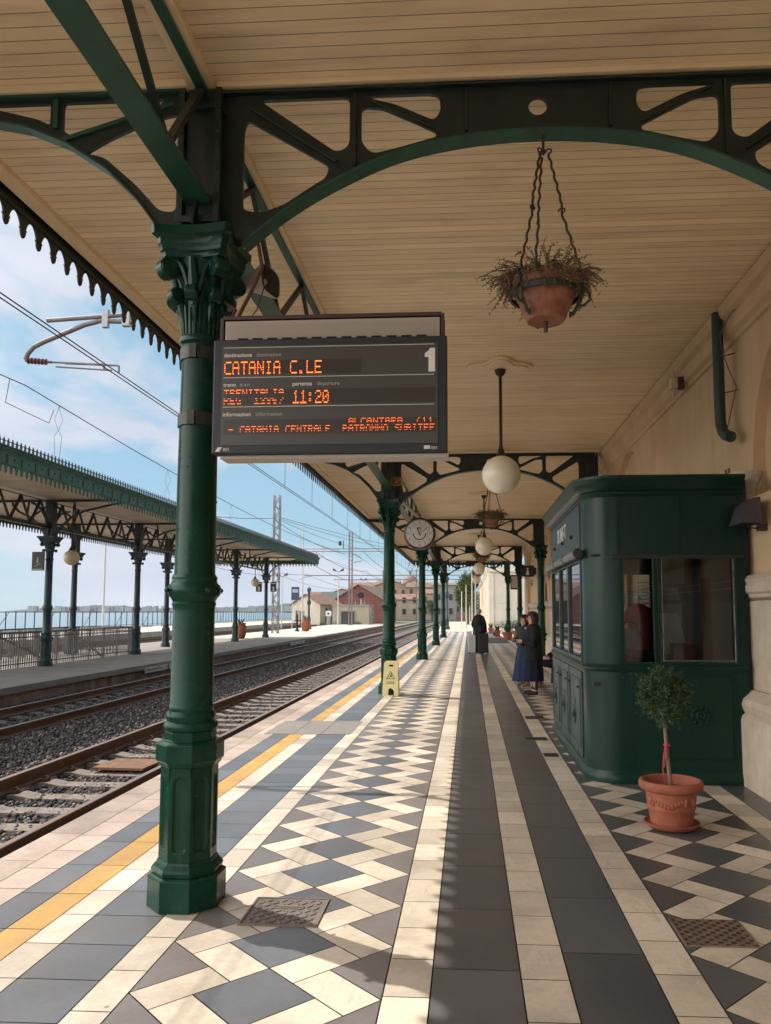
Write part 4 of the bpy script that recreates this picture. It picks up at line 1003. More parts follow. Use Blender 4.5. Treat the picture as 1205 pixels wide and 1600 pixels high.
q = MB(); q.tube([(.18, 0, -.06), (.1, .0, -.07), (.04, .02, -.05)], .008, 6); q.box(.12, .2, -.03, .03, -.09, -.03); q.build('wall_mount', iron, t)

# ================================================================== KIOSK
KX, KY0, KY1, KR = 1.13, 7.57, 11.05, .30
def kpath(x1=2.60, r=KR):
    p = [(x1, KY0), (KX+r, KY0)]+[(KX+r-r*math.sin(a), KY0+r-r*math.cos(a)) for a in [PI/2*j/10 for j in range(1, 10)]]+[(KX, KY0+r), (KX, KY1-r)]
    p += [(KX+r-r*math.cos(a), KY1-r+r*math.sin(a)) for a in [PI/2*j/10 for j in range(1, 10)]]+[(KX+r, KY1), (x1, KY1)]
    return p
def sweep(q, path, prof, m=0, closed=True):
    P = [Vector(p) for p in path]; n = len(P); rows = []
    for i in range(n):
        d = (P[min(i+1, n-1)]-P[max(i-1, 0)]).normalized(); nn = Vector((d.y, -d.x))       # outward = left of travel here
        d0 = (P[i]-P[i-1]).normalized() if i else d; d1 = (P[i+1]-P[i]).normalized() if i < n-1 else d
        k = 1/max(.5, math.cos(d0.angle(d1)/2)) if i and i < n-1 else 1
        rows.append([(P[i].x-nn.x*o*k, P[i].y-nn.y*o*k, z) for o, z in prof])
    L_ = len(prof); vs = sum(rows, [])
    fs = [(i*L_+j, i*L_+(j+1)%L_, (i+1)*L_+(j+1)%L_, (i+1)*L_+j) for i in range(n-1) for j in range(L_ if closed else L_-1)]
    if closed: fs += [tuple(range(L_))[::-1], tuple((n-1)*L_+j for j in range(L_))]
    q.add(vs, fs, m)
def inner(prof_o, th=.05): return prof_o
kio = thing('kiosk', 'dark green wooden kiosk with rounded corner and windows against the station wall', 'kiosk', (0, 0, 0))
# travel from +X to -X on the front: outward is -Y -> check sign with a test vector
fullp = kpath()
q = MB(); sweep(q, fullp, [(-.05, .10), (0, .10), (0, 1.03), (-.05, 1.03)]); q.build('lower_wall', kgreen, kio, smooth=30)
q = MB(); sweep(q, fullp, [(-.06, 0), (.02, 0), (.025, .05), (.012, .085), (.004, .11), (-.06, .11)]); q.build('plinth', kgreen, kio, smooth=30)
q = MB(); sweep(q, fullp, [(-.05, 1.031), (.01, 1.031), (.025, 1.05), (.028, 1.07), (.015, 1.085), (.004, 1.10), (-.05, 1.10)]); q.build('belt_moulding', kgreen, kio, smooth=30)
q = MB(); sweep(q, fullp, [(-.05, 2.14), (0, 2.14), (0, 2.70), (-.05, 2.70)]); q.build('fascia', kgreen, kio, smooth=30)
q = MB(); sweep(q, fullp, [(-.05, 2.701), (.01, 2.701), (.02, 2.715), (.035, 2.72), (.04, 2.74), (.03, 2.755), (.05, 2.77), (.075, 2.80), (.085, 2.83), (.10, 2.845), (.115, 2.865), (.115, 2.89), (-.05, 2.89)])
q.build('cornice', kgreen, kio, smooth=30)
q = MB(); q.prism([(x+(.0 if x > 2 else .0), y) for x, y in fullp], 2.86, 2.885, 'xy'); q.build('roof', gdark, kio)
# curved corner posts between sill and fascia
def cpart(i0, i1, nm, z0=1.101, z1=2.139):
    q = MB(); sweep(q, fullp[i0:i1], [(-.05, z0), (0, z0), (0, z1), (-.05, z1)]); return q.build(nm, kgreen, kio, smooth=30)
# near corner incl. a bit of side
p = fullp[1:12]; p = [(1.45, KY0)]+p+[(KX, KY0+KR+.10)]
q = MB(); sweep(q, p, [(-.05, 1.101), (0, 1.101), (0, 2.139), (-.05, 2.139)]); q.build('corner_post', kgreen, kio, smooth=30)
p = [(KX, KY1-KR-.05)]+fullp[12:-1]+[(1.5, KY1)]
q = MB(); sweep(q, p, [(-.05, 1.101), (0, 1.101), (0, 2.139), (-.05, 2.139)]); q.build('corner_post', kgreen, kio, smooth=30)
q = MB(); q.box(2.53, 2.60, KY0, KY0+.05, 1.101, 2.139); q.build('end_post', kgreen, kio)
q = MB(); q.box(2.53, 2.60, KY1-.05, KY1, 1.101, 2.139); q.build('end_post', kgreen, kio)
q = MB(); q.box(2.601, 2.66, KY0+.06, KY1, 0, 2.86); q.build('back_wall', gdark, kio)
# front windows
def window(x0, x1, z0, z1, y, w=.03, mat=kgreen, nm='front_window', dy=.012):
    q = MB(); a, b_ = y-dy, y+.03
    q.box(x0, x1, a, b_, z1-w, z1); q.box(x0, x1, a, b_, z0, z0+w); q.box(x0, x0+w, a, b_, z0+w, z1-w); q.box(x1-w, x1, a, b_, z0+w, z1-w)
    f = q.build(nm, mat, kio, bevel=.003); q = MB(); q.box(x0+w, x1-w, y+.012, y+.016, z0+w, z1-w); g_ = q.build('pane', cglass if nm == 'rear_window' else wglass, f)
    return f
window(1.452, 1.763, 1.103, 2.137, KY0, w=.018); window(1.785, 2.528, 1.103, 2.137, KY0, w=.02)
q = MB(); q.box(1.764, 1.784, KY0-.004, KY0+.05, 1.101, 2.139); q.build('mullion', kgreen, kio)
q = MB(); q.box(1.36, 2.60, KY0-.03, KY0-.001, 2.10, 2.139); q.build('window_hood', gdark, kio, bevel=.005)
q = MB()
for x0, x1, z0, z1 in ((1.822, 2.495, 1.135, 2.105),): 
    w = .006; y = KY0-.016
    q.box(x0, x1, y, y+.003, z1-w, z1); q.box(x0, x1, y, y+.003, z0, z0+w); q.box(x0, x0+w, y, y+.003, z0+w, z1-w); q.box(x1-w*2, x1, y, y+.003, z0+w, z1-w)
q.build('worn_edge', M('worn_paint', (.22, .22, .18), .7, c2=(.06, .08, .06), ns=12), kio)
# rear windows
for (a, c) in ((1.502, 1.98), (2.02, 2.528)): window(a, c, 1.103, 2.137, KY1-.03, nm='rear_window')
q = MB(); q.box(1.981, 2.019, KY1-.05, KY1, 1.101, 2.139); q.build('mullion', kgreen, kio)
# side windows and doors
ys = [KY0+KR+.10, 8.98, 9.82, KY1-KR-.05]
for i in range(3):
    y0, y1 = ys[i]+.001, ys[i+1]-.001; w = .035
    q = MB(); a, b_ = KX-.012, KX+.04
    q.box(a, b_, y0, y1, 2.10, 2.138); q.box(a, b_, y0, y1, 1.102, 1.135); q.box(a, b_, y0, y0+w, 1.135, 2.10); q.box(a, b_, y1-w, y1, 1.135, 2.10)
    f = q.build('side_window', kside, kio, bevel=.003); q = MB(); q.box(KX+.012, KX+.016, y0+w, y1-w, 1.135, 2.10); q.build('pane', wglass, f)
    # cupboard door under it
    q = MB(); z0, z1 = .16, 1.0; y0 += .03; y1 -= .03
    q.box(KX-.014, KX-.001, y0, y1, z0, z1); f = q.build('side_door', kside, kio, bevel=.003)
    q = MB(); w = .025; a = KX-.024
    q.box(a, KX-.0145, y0+.07, y1-.07, z1-.1, z1-.08); q.box(a, KX-.0145, y0+.07, y1-.07, z0+.08, z0+.1); q.box(a, KX-.0145, y0+.07, y0+.09, z0+.1, z1-.1); q.box(a, KX-.0145, y1-.09, y1-.07, z0+.1, z1-.1)
    q.build('panel_moulding', kside, f, bevel=.003)
    q = MB(); q.lathe([(.075, 0), (.065, .012), (.04, .014), (.03, .03), (.01, .034)], 24, (0, 0, 0), ax=(-1, 0, 0))
    o = q.build('oval_ornament', kgreen, f, smooth=True); o.location = (KX-.0145, (y0+y1)/2, .56); o.scale = (1, .9, 1.9)
    for dy in (y0+.12, y1-.12):
        q = MB(); q.ball((KX-.035, dy, .84), .014, 10, 6); q.build('knob', black, f, smooth=True)
q = MB(); q.lathe([(.040, 0), (.045, .015), (.045, 2.9), (.04, 2.92)], 20, (KX-.055, KY0+.22, 2.17), ax=(0, 1, 0)); q.build('awning_roller', M('roller_grey', (.2, .2, .18), .5, c2=(.12, .14, .13), ns=6), kio, smooth=True)
q = MB()
for y in (KY0+.2, 8.75, 9.65):
    q.lathe([(.05, 0), (.052, .02), (.05, .04)], 20, (KX-.055, y, 2.17), ax=(0, 1, 0))
q.build('roller_bracket', black, kio, smooth=True)
# fascia board on the side with lettering and black studs
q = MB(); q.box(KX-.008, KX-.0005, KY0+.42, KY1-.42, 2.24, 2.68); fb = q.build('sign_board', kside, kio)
for y in (8.55, 9.35, 10.2):
    q = MB(); q.lathe([(.02, 0), (.02, .02), (.01, .03)], 12, (KX-.009, y, 2.40), ax=(-1, 0, 0)); q.build('stud', black, fb, smooth=True)
MX = Matrix(((0,0,-1,KX-.010),(-1,0,0,9.95),(0,1,0,2.44),(0,0,0,1)))
text('lettering', "I'S INF-T", .24, M('letter_white', (.62, .63, .6), .6), fb, MX, .001, bold=.003)
# raised frame and rosette on the front panel
q = MB(); a, b_ = KY0-.012, KY0-.001; w = .012
x0, x1, z0, z1 = 1.84, 2.47, .22, 1.0
for z in (z0, z1): q.box(x0, x1, a, b_, z, z+w)
for x in (x0, x1-w): q.box(x, x+w, a, b_, z0+w, z1)
q.build('panel_frame', kgreen, kio, bevel=.003)
q = MB(); q.box(x0+.02, x1-.02, KY0-.008, KY0-.001, z0+.03, z1-.02); q.build('raised_panel', kgreen, kio, bevel=.003)
for x in (1.425, 2.0):
    q = MB(); q.box(x, x+.012, KY0-.01, KY0-.001, 2.145, 2.68); q.build('fascia_bead', kgreen, kio)
q = MB(); q.lathe([(.095, 0), (.09, .012), (.075, .014), (.07, .008), (.05, .008), (.045, .02), (.03, .026), (.02, .02), (.015, .034), (.004, .038)], 28, (2.15, KY0-.008, .63), ax=(0, -1, 0))
for k in range(8):
    a = 2*PI*k/8; q.ball((2.15+.078*math.cos(a), KY0-.02, .63+.078*math.sin(a)), .017, 8, 6)
q.build('rosette', kgreen, kio, smooth=True)
for x in (1.52, 1.78):
    q = MB(); q.box(x, x+.004, KY0-.003, KY0-.0005, .12, 1.02); q.build('panel_seam', gdark, kio)
q = MB(); q.box(1.50, 1.505, KY0-.003, KY0-.0005, .12, 1.02)
for z in (.3, .9):
    q = MB(); q.lathe([(.008, 0), (.008, .07)], 8, (1.845, KY0-.018, z)); q.build('hinge', gdark, kio)
for (x, z) in ((1.35, 2.2), (1.35, 2.62), (2.55, 2.2), (2.55, 2.62), (1.9, 2.2), (1.9, 2.62), (1.35, .16), (2.55, .16), (2.55, .98), (1.35, .98)):
    q = MB(); q.lathe([(.009, 0), (.007, .005), (.002, .006)], 10, (x if x > 1.43 else 1.45, KY0-.0005, z), ax=(0, -1, 0)); q.build('screw', gdark, kio)
# inside
dark = M('kiosk_interior', (.03, .028, .027), .8)
q = MB(); q.box(1.18, 2.60, KY0+.05, KY1-.05, 2.13, 2.15); q.box(1.18, 2.60, KY0+.06, KY1-.06, .9, .93); q.build('inner_boards', dark, kio)
bl = MB()
for k in range(7): bl.box(1.51, 1.97, KY1-.09, KY1-.06, 1.72+.045*k, 1.728+.045*k); bl.box(2.03, 2.52, KY1-.09, KY1-.06, 1.72+.045*k, 1.728+.045*k)
tag(bl.build('blind', M('blind_slat', (.45, .42, .38), .6)), 'half lowered slatted blind inside the far window of the kiosk', 'blind')
red = M('red_plastic', (.6, .03, .035), .45)
for (x, y, w, d, z0, z1, nm, lab, m_) in ((1.60, 8.2, .28, .3, .935, 1.22, 'red_crate', 'red crate inside the kiosk behind the narrow front window', red), (2.13, 8.05, .20, .16, .935, 1.28, 'magazine_rack', 'dark red display rack standing inside the kiosk', M('dark_red', (.22, .015, .02), .5))):
    q = MB(); q.box(x-w/2, x+w/2, y-d/2, y-d/2+.015, z0, z1); q.box(x-w/2, x+w/2, y+d/2-.015, y+d/2, z0, z1); q.box(x-w/2, x-w/2+.015, y-d/2+.015, y+d/2-.015, z0, z1); q.box(x+w/2-.015, x+w/2, y-d/2+.015, y+d/2-.015, z0, z1)
    for k in range(3): q.box(x-w/2+.015, x+w/2-.015, y-d/2+.015, y+d/2-.015, z0+.01+(z1-z0)*k/3, z0+.025+(z1-z0)*k/3)
    tag(q.build(nm, m_, bevel=.004), lab, 'crate' if 'crate' in nm else 'display rack')
t = thing('coat', 'red coat hanging inside the kiosk behind the wide front window', 'coat', (2.02, 9.5, 1.15))
q = MB()
for k in range(1): pass
vs_r = []
for (zz, rx_, ry_) in ((0, .17, .09), (.2, .16, .08), (.42, .19, .08), (.5, .12, .06), (.54, .04, .03)):
    vs_r.append([(rx_*math.cos(a)*(1+.06*math.sin(5*a)), ry_*math.sin(a)*(1+.1*math.sin(4*a)), zz) for a in [2*PI*j/20 for j in range(20)]])
q.add(sum(vs_r, []), [(i*20+j, i*20+(j+1) % 20, (i+1)*20+(j+1) % 20, (i+1)*20+j) for i in range(4) for j in range(20)]); q.build('body', red, t, smooth=True)
q = MB(); q.tube([(0, 0, .54), (0, 0, .6), (.02, 0, .62), (.03, 0, .59)], .006, 5); q.tube([(0, 0, .6), (0, 0, .98)], .004, 5); q.build('hook', iron, t)
q = MB(); q.prism([(2.06, 1.16), (2.30, 1.16), (2.20, 1.58), (2.02, 1.58)], 8.45, 8.46, 'xz'); q.box(2.0, 2.02, 8.44, 8.47, .931, 1.9); tag(q.build('placeholder', M('placeholder_white', (.72, .72, .68), .6)), 'white slanted poster for a reflection, on a thin stand behind the wide front window of the kiosk', 'placeholder')  # invented panel in place of a white reflection in the window glass
q = MB(); q.box(2.38, 2.47, 8.2, 8.24, .931, 1.95); q.box(2.36, 2.49, 8.15, 8.30, .9305, .95); tag(q.build('display_stand', M('dark_blue_metal', (.02, .025, .05), .4)), 'tall dark narrow stand inside the kiosk behind the right part of the window', 'display stand')
t = thing('shoulder_bag', 'pale round bag with dark handle on the red crate inside the kiosk', 'bag', (1.64, 8.2, 1.22))
q = MB(); q.lathe([(.03, .005), (.09, .01), (.115, .06), (.115, .13), (.09, .19), (.03, .20)], 20); q.build('body', M('bag_cream', (.45, .42, .36), .6), t, smooth=True)
q = MB(); q.tube([(.08*math.cos(a), 0, .18+.1*math.sin(a)) for a in [PI*k/12 for k in range(13)]], .012, 8); q.build('handle', ink, t, smooth=True)
# small grates: red cap on the roof
q = MB(); q.lathe([(.05, 0), (.055, .01), (.03, .03), (.025, .07), (.035, .08), (.01, .10)], 14, (1.42, 9.0, 2.887)); tag(q.build('roof_vent', rust, smooth=True), 'small rusty red vent cap on the kiosk roof', 'vent')

# ------------------------------------------------------------------ potted topiary
t = thing('potted_shrub', 'ball shaped shrub on a thin trunk in a terracotta pot before the kiosk', 'potted plant', (1.50, 6.10, 0))
q = MB(); q.lathe([(.02, .004), (.165, .006), (.19, .02), (.205, .045), (.198, .048), (.18, .03), (.02, .028)], 40); q.build('saucer', terra, t, smooth=True)
q = MB(); q.lathe([(.14, .03), (.152, .035), (.158, .08), (.168, .14), (.172, .145), (.175, .155), (.172, .165), (.18, .22), (.186, .27), (.195, .275), (.222, .285), (.232, .30), (.234, .325), (.226, .345), (.212, .35), (.20, .34), (.19, .30), (.18, .28), (.01, .275)], 48)
rr = random.Random(4)
for (a0, n) in ((-PI/2-.35, 9),):
    for k in range(n):   # relief garland
        a = a0-.55+k*.14; z = .215-.03*math.sin(PI*k/(n-1))*1.0+rr.uniform(-.006, .006); r = .158+.09*z/.3; q.ball((.176*math.cos(a), .176*math.sin(a), z), .016, 8, 6, sc=(1, 1, 1.2))
for a in (-PI/2+.35, -PI/2+.75, -PI/2-1.15):
    q.ball((.178*math.cos(a), .178*math.sin(a), .21), .024, 10, 6, sc=(.8, .8, 1.5)); q.ball((.176*math.cos(a+.1), .176*math.sin(a+.1), .19), .016, 8, 6, sc=(.8, .8, 1.5))
q.build('pot', terra, t, smooth=True)
q = MB(); q.lathe([(.19, .278), (.1, .286), (.01, .29)], 24, cap=False); q.build('soil', soil, t)
q = MB(); q.tube([(.0, 0, .28), (-.012, .0, .42), (-.02, .005, .55), (-.03, 0, .68), (-.04, 0, .82)], [.016, .0145, .0135, .0125, .011], 10); q.build('trunk', M('pale_bark', (.26, .18, .12), .85, c2=(.17, .12, .08), ns=30, bump=.3), t, smooth=True)
q = MB(); q.tube([(-.02+.018*math.cos(a), .018*math.sin(a), .60+.004*math.sin(3*a)) for a in [2*PI*k/12 for k in range(13)]], .009, 6)
q.tube([(-.035, -.012, .60), (-.055, -.02, .50), (-.06, -.02, .42), (-.05, -.02, .36), (-.04, -.015, .31)], [.008, .006, .006, .005, .004], 5, flat=.4)
q.tube([(-.03, -.015, .60), (-.042, -.025, .52), (-.05, -.02, .44)], [.007, .005, .004], 5, flat=.4); q.build('ribbon', M('red_ribbon', (.45, .02, .04), .5), t, smooth=True)
def leaves(q, n, c, r, sc=(1,1,1), size=.018, rng=random, clump=0, mats=3, up=.3, shell=.55):
    cl = []
    for k in range(clump):
        d = Vector((rng.gauss(0,1), rng.gauss(0,1), rng.gauss(0,1))).normalized(); cl.append(d)
    for k in range(n):
        if cl:
            d = (rng.choice(cl)*rng.uniform(.6, 1.1)+Vector((rng.gauss(0,.33), rng.gauss(0,.33), rng.gauss(0,.33)))); d.normalize() if rng.random() < .9 else None
        else: d = Vector((rng.gauss(0,1), rng.gauss(0,1), rng.gauss(0,1))).normalized()
        rad = r*(shell+(1-shell)*rng.random()**.6)*(1+rng.gauss(0, .05)); p = Vector((c[0]+d.x*rad*sc[0], c[1]+d.y*rad*sc[1], c[2]+d.z*rad*sc[2]))
        n1 = (d+Vector((rng.gauss(0,.7), rng.gauss(0,.7), rng.gauss(0,.7)+up))).normalized(); a = n1.cross(Vector((rng.gauss(0,1), rng.gauss(0,1), rng.gauss(0,1)))).normalized()
        s_ = size*rng.uniform(.6, 1.4); b_ = n1.cross(a); e = (a*.5+n1*.8).normalized()
        q.add([p, p+e*s_+b_*s_*.32, p+e*s_*2, p+e*s_-b_*s_*.32], [(0, 1, 2, 3)], int(rng.random()*mats))
rng = random.Random(9)
lf = [M('leaf_dark', (.016, .036, .012), .6), M('leaf_mid', (.032, .07, .02), .55), M('leaf_light', (.06, .115, .03), .55)]
q = MB(); leaves(q, 4200, (-.035, 0, .955), .165, sc=(1, 1, 1.12), size=.013, rng=rng, clump=18, shell=.4)
for k in range(34):
    d = Vector((rng.gauss(0, 1), rng.gauss(0, 1), rng.gauss(0, 1)+.15)).normalized(); rr_ = rng.uniform(.125, .185); c_ = (-.035+d.x*rr_, d.y*rr_, .955+d.z*rr_*1.12)
    leaves(q, 150, c_, rng.uniform(.03, .062), size=rng.uniform(.010, .017), rng=rng, shell=.1, up=.6)
for k in range(60):       # loose shoots
    d = Vector((rng.gauss(0, 1), rng.gauss(0, 1), rng.gauss(0, 1)+.5)).normalized(); p = Vector((-.035, 0, .955))+Vector((d.x, d.y, d.z*1.12))*.17
    L_ = rng.uniform(.03, .085); q.tube([p, p+d*L_], [.0015, .001], 3)
    for j in range(7): leaves(q, 2, tuple(p+d*L_*j/6), .008, size=.010, rng=rng, shell=.2)
q.build('crown', lf, t)

# ================================================================== OPPOSITE CANOPY
fc = thing('opposite_canopy', 'faded green canopy with spiked ridge and scalloped fascia over the opposite platform', 'canopy', (0, 0, 0))
FX0, FX1, FY0, FY1 = -16.2, -9.8, 6.0, 50.8
q = MB(); q.box(FX0+.05, FX1-.05, FY0, FY1-.05, 4.93, 4.97)
q.build('ceiling', plank_mat('far_ceiling_boards', (.66, .52, .36), (.58, .45, .31), pitch=.12), fc)
q = MB(); q.prism([(FX0, 4.98), (FX1, 4.98), (FX1, 5.12), ((FX0+FX1)/2, 5.22), (FX0, 5.12)], FY0, FY1, 'xz'); q.build('roof', M('old_roof', (.16, .15, .13), .85, c2=(.09, .09, .08), ns=2), fc)
q = MB()
q.box(FX1-.02, FX1+.01, FY0, FY1, 4.70, 4.98); q.box(FX1-.02, FX1+.03, FY0, FY1, 4.981, 5.02); q.box(FX1-.02, FX1+.06, FY0, FY1, 5.021, 5.07); q.box(FX1-.02, FX1+.09, FY0, FY1, 5.071, 5.10)
q.box(FX1-.02, FX1+.022, FY0, FY1, 4.71, 4.74); q.box(FX1-.02, FX1+.022, FY0, FY1, 4.93, 4.95)
q.box(FX0, FX1, FY1, FY1+.03, 4.70, 4.98); q.box(FX0-.03, FX1+.06, FY1, FY1+.08, 4.985, 5.07)
q.box(FX0-.01, FX0+.02, FY0, FY1, 4.70, 4.98)
q.build('fascia', gfar, fc)
q = MB()
for k in range(int((FY1-FY0)/.55)): q.box(FX1+.011, FX1+.026, FY0+.55*k, FY0+.55*k+.05, 4.745, 4.925); q.box(FX1+.011, FX1+.03, FY0+.55*k+.28, FY0+.55*k+.31, 4.84, 4.87)
q.build('fascia_brackets', M('faded_green_dark', (.012, .03, .024), .6), fc)
def fval(axis, fixed, a0, a1, nm, m_=gfar):
    q = MB(); p_ = .2; n = int((a1-a0)/p_)
    for k in range(n): q.prism(tooth(a0+p_*(k+.5), p_, 4.70, 4.53), fixed-.008, fixed+.008, 'yz' if axis == 'y' else 'xz')
    q.build(nm, m_, fc)
fval('y', FX1, FY0, FY1, 'valance'); fval('y', FX0, FY0, FY1, 'rear_valance', gdark); fval('x', FY1+.01, FX0, FX1, 'end_valance')
q = MB()
n = int((FY1-FY0)/.16)
for k in range(n):
    y = FY0+.16*(k+.5); q.prism([(y-.045, 5.121), (y+.045, 5.121), (y+.03, 5.2), (y+.035, 5.23), (y, 5.30), (y-.035, 5.23), (y-.03, 5.2)], FX1-.04, FX1-.02, 'yz')
q.box(FX1-.05, FX1-.01, FY0, FY1, 5.101, 5.12)
q.build('ridge_spikes', M('ridge_dark', (.055, .06, .07), .7), fc)
def far_truss(y, x0, label):
    t = thing('bracket_truss', label, 'roof truss', (0, y, 0), group='brackets of the opposite canopy')
    def br(xs, dirn, L_):
        for (nm, pts, r) in (('arch_bracket', [(.1, 3.75), (.3, 4.1), (.6, 4.38), (1.0, 4.58), (min(L_, 1.9), 4.78), (L_, 4.88)], .05),):
            q = MB(); P = [(xs+dirn*a, 0, z) for a, z in pts]
            for i in range(len(P)-1): q.beam(P[i], P[i+1], .06, .05, up=(0, 1, 0))
            q.beam((xs+dirn*.08, 0, 4.78), (xs+dirn*.62, 0, 4.40), .05, .04, up=(0, 1, 0)); q.beam((xs+dirn*.7, 0, 4.9), (xs+dirn*.75, 0, 4.45), .05, .04, up=(0, 1, 0))
            q.build(nm, gdark, t)
    br(x0, 1, abs(x0-FX1)-.1)
    br(x0, -1, 1.2); 
    q = MB(); q.box(FX0+.1, FX1-.05, -.04, .04, 4.86, 4.925); q.build('top_chord', gdark, t)
    return t
def far_column(x, y, label, full=True):
    t = thing('far_iron_column', label, 'column', (x, y, 0), group='iron columns of the opposite canopy')
    fm_ = M('far_column_green', (.012, .03, .034), .5, c2=(.02, .045, .045), ns=4)
    q = MB(); q.lathe([(octr(r), z) for r, z in [(.19, 0), (.19, .15), (.16, .2), (.145, .24), (.145, .72), (.165, .75), (.165, .84), (.13, .87), (.13, .92)]], 8, ph=PI/8); q.build('pedestal', fm_, t)
    q = MB(); q.lathe([(.125, .92), (.14, .96), (.115, 1.02), (.11, 1.6), (.14, 1.66), (.145, 1.74), (.11, 1.8), (.10, 3.1), (.12, 3.14), (.10, 3.18)], 16); q.build('shaft', fm_, t, smooth=True)
    q = MB(); q.lathe([(.10, 3.18), (.11, 3.35), (.14, 3.5), (.18, 3.62)], 12)
    for k in range(4):
        a = PI/4+k*PI/2; q.lathe([(.06, -.03), (.06, .03)], 12, (.22*math.cos(a), .22*math.sin(a), 3.58), ax=(-math.sin(a), math.cos(a), 0)); q.lathe([(.045, -.03), (.045, .03)], 12, (.17*math.cos(a), .17*math.sin(a), 3.4), ax=(-math.sin(a), math.cos(a), 0))
    q.lathe([(.27, 3.64), (.29, 3.68), (.33, 3.74), (.38, 3.78), (.38, 3.82)], 4, ph=PI/4); q.build('capital', fm_, t)
    q = MB(); q.box(-.12, .12, -.12, .12, 3.821, 4.86)
    for s in (-1, 1):
        for i in range(5):
            a0, a1 = PI/2*i/5, PI/2*(i+1)/5
            q.beam((0, s*(.12+.95*(1-math.cos(a0))), 3.85+.85*math.sin(a0)), (0, s*(.12+.95*(1-math.cos(a1))), 3.85+.85*math.sin(a1)), .06, .05, up=(1, 0, 0))
    q.build('post', gdark, t)
    return t
NYs = [16.35, 22.6, 28.87, 35.1, 41.4, 47.7]
fl = ['', 'opposite canopy column nearest the camera at the stair railing corner', 'opposite canopy column at the far end of the stair railing', 'opposite canopy column hidden partly by the foreground column', 'opposite canopy column with the terracotta pot at its foot', 'last opposite canopy column, between the two small numbered signs']
ft = None
for k in range(0, 6):
    if k: far_column(-12.45, NYs[k], fl[k])
    tlb = ['bracket truss of the opposite canopy at the left picture edge', 'opposite canopy bracket truss over its nearest column', 'opposite canopy bracket truss over the railing end column', 'opposite canopy bracket truss behind the foreground column', 'opposite canopy bracket truss over the column with a pot', 'opposite canopy bracket truss nearest its far end'][k]
    if ft is None: ft = far_truss(NYs[k], -12.45, tlb)
    else: dup(ft, (0, NYs[k], 0), label=tlb)
for (x, y, l) in ((-14.9, 28.87, 'rear row column behind the railing beside the globe lamp'), (-13.75, 35.1, 'rear row column just left of the foreground column')): far_column(x, y, l)
for k in range(5):
    girder(NYs[k]+.12, NYs[k+1]-.12, -12.45, 4.05, 4.86, 1.05, (gdark, gdark, gdark), 'far_lattice_girder', 'zigzag lattice girder of the opposite canopy, '+['at the left edge', 'above the railing', 'right of the railing', 'behind the foreground column', 'nearest its far end'][k], 'lattice girders of the opposite canopy', wch=.12, rod=.055)
for (x, y, l) in ((-12.3, 23.6, 'yellowish globe lamp by the nearest opposite column'), (-12.3, 33.5, 'pale globe lamp half hidden by the foreground column'), (-12.3, 44.6, 'small globe lamp left of the number 3 sign')):
    t = thing('far_globe_lamp', l, 'lamp', (x, y, 0), group='globe lamps of the opposite canopy')
    q = MB(); q.lathe([(.02, 3.45), (.02, 4.9)], 8); q.lathe([(.03, 3.62), (.09, 3.5), (.09, 3.47)], 12); q.build('rod', iron, t, smooth=True)
    q = MB(); q.ball((0, 0, 3.26), .235, 24, 16); q.build('globe', M('old_globe', (.72, .6, .36), .35, c2=(.6, .5, .3), ns=4), t, smooth=60)
# hanging signs
def hsign(x, y, z, w, h, label, txt=None, size=.3, pict=False, cat='sign'):
    t = thing('hanging_sign', label, cat, (x, y, z)); q = MB(); q.box(-w/2, w/2, -.03, .03, -h/2, h/2); q.build('panel', M('sign_black', (.018, .016, .02), .4), t, bevel=.004)
    q = MB(); q.beam((0, 0, h/2), (0, 0, 4.8-z), .02, .02) if not pict else q.beam((0, 0, h*.35), (.17, 0, h*.35), .015, .015); q.build('hanger', greym, t)
    wm = M('sign_white', (.7, .68, .66), .6)
    if txt: text('lettering', txt, size, wm, t, Matrix.Translation((0, -.031, -h*.38))@XZ, .001, align='CENTER', bold=.01)
    if txt: q = MB(); q.box(-w*.35, w*.35, -.033, -.0305, h*.30, h*.36); q.build('caption_line', wm, t)
    return t, wm
t, wm = hsign(-12.62, 22.3, 3.07, .36, .55, 'black hanging sign with a small white figure on an escalator, left of the nearest opposite column', pict=True)
t['label'] = 'black sign with small white figure on stairs by the opposite canopy'
q = MB(); q.ball((-.01, -.032, .09), .025, 8, 6, sc=(1, .1, 1)); q.box(-.035, .015, -.034, -.031, -.06, .06); q.prism([(-.09, -.15), (.08, -.06), (.08, -.08), (-.09, -.17)], -.034, -.031, 'xz'); q.build('pictogram', M('picto_yellow', (.45, .42, .2), .6), t)
q = MB(); q.box(-.15, .15, -.034, -.031, -.25, -.23); q.build('caption_line', wm, t)
hsign(-12.85, 47.5, 3.1, .36, .60, 'small black sign with number 3 left of the last opposite column', '3', .33)
hsign(-11.95, 47.5, 3.1, .36, .60, 'small black sign with number 2 right of the last opposite column', '2', .33)
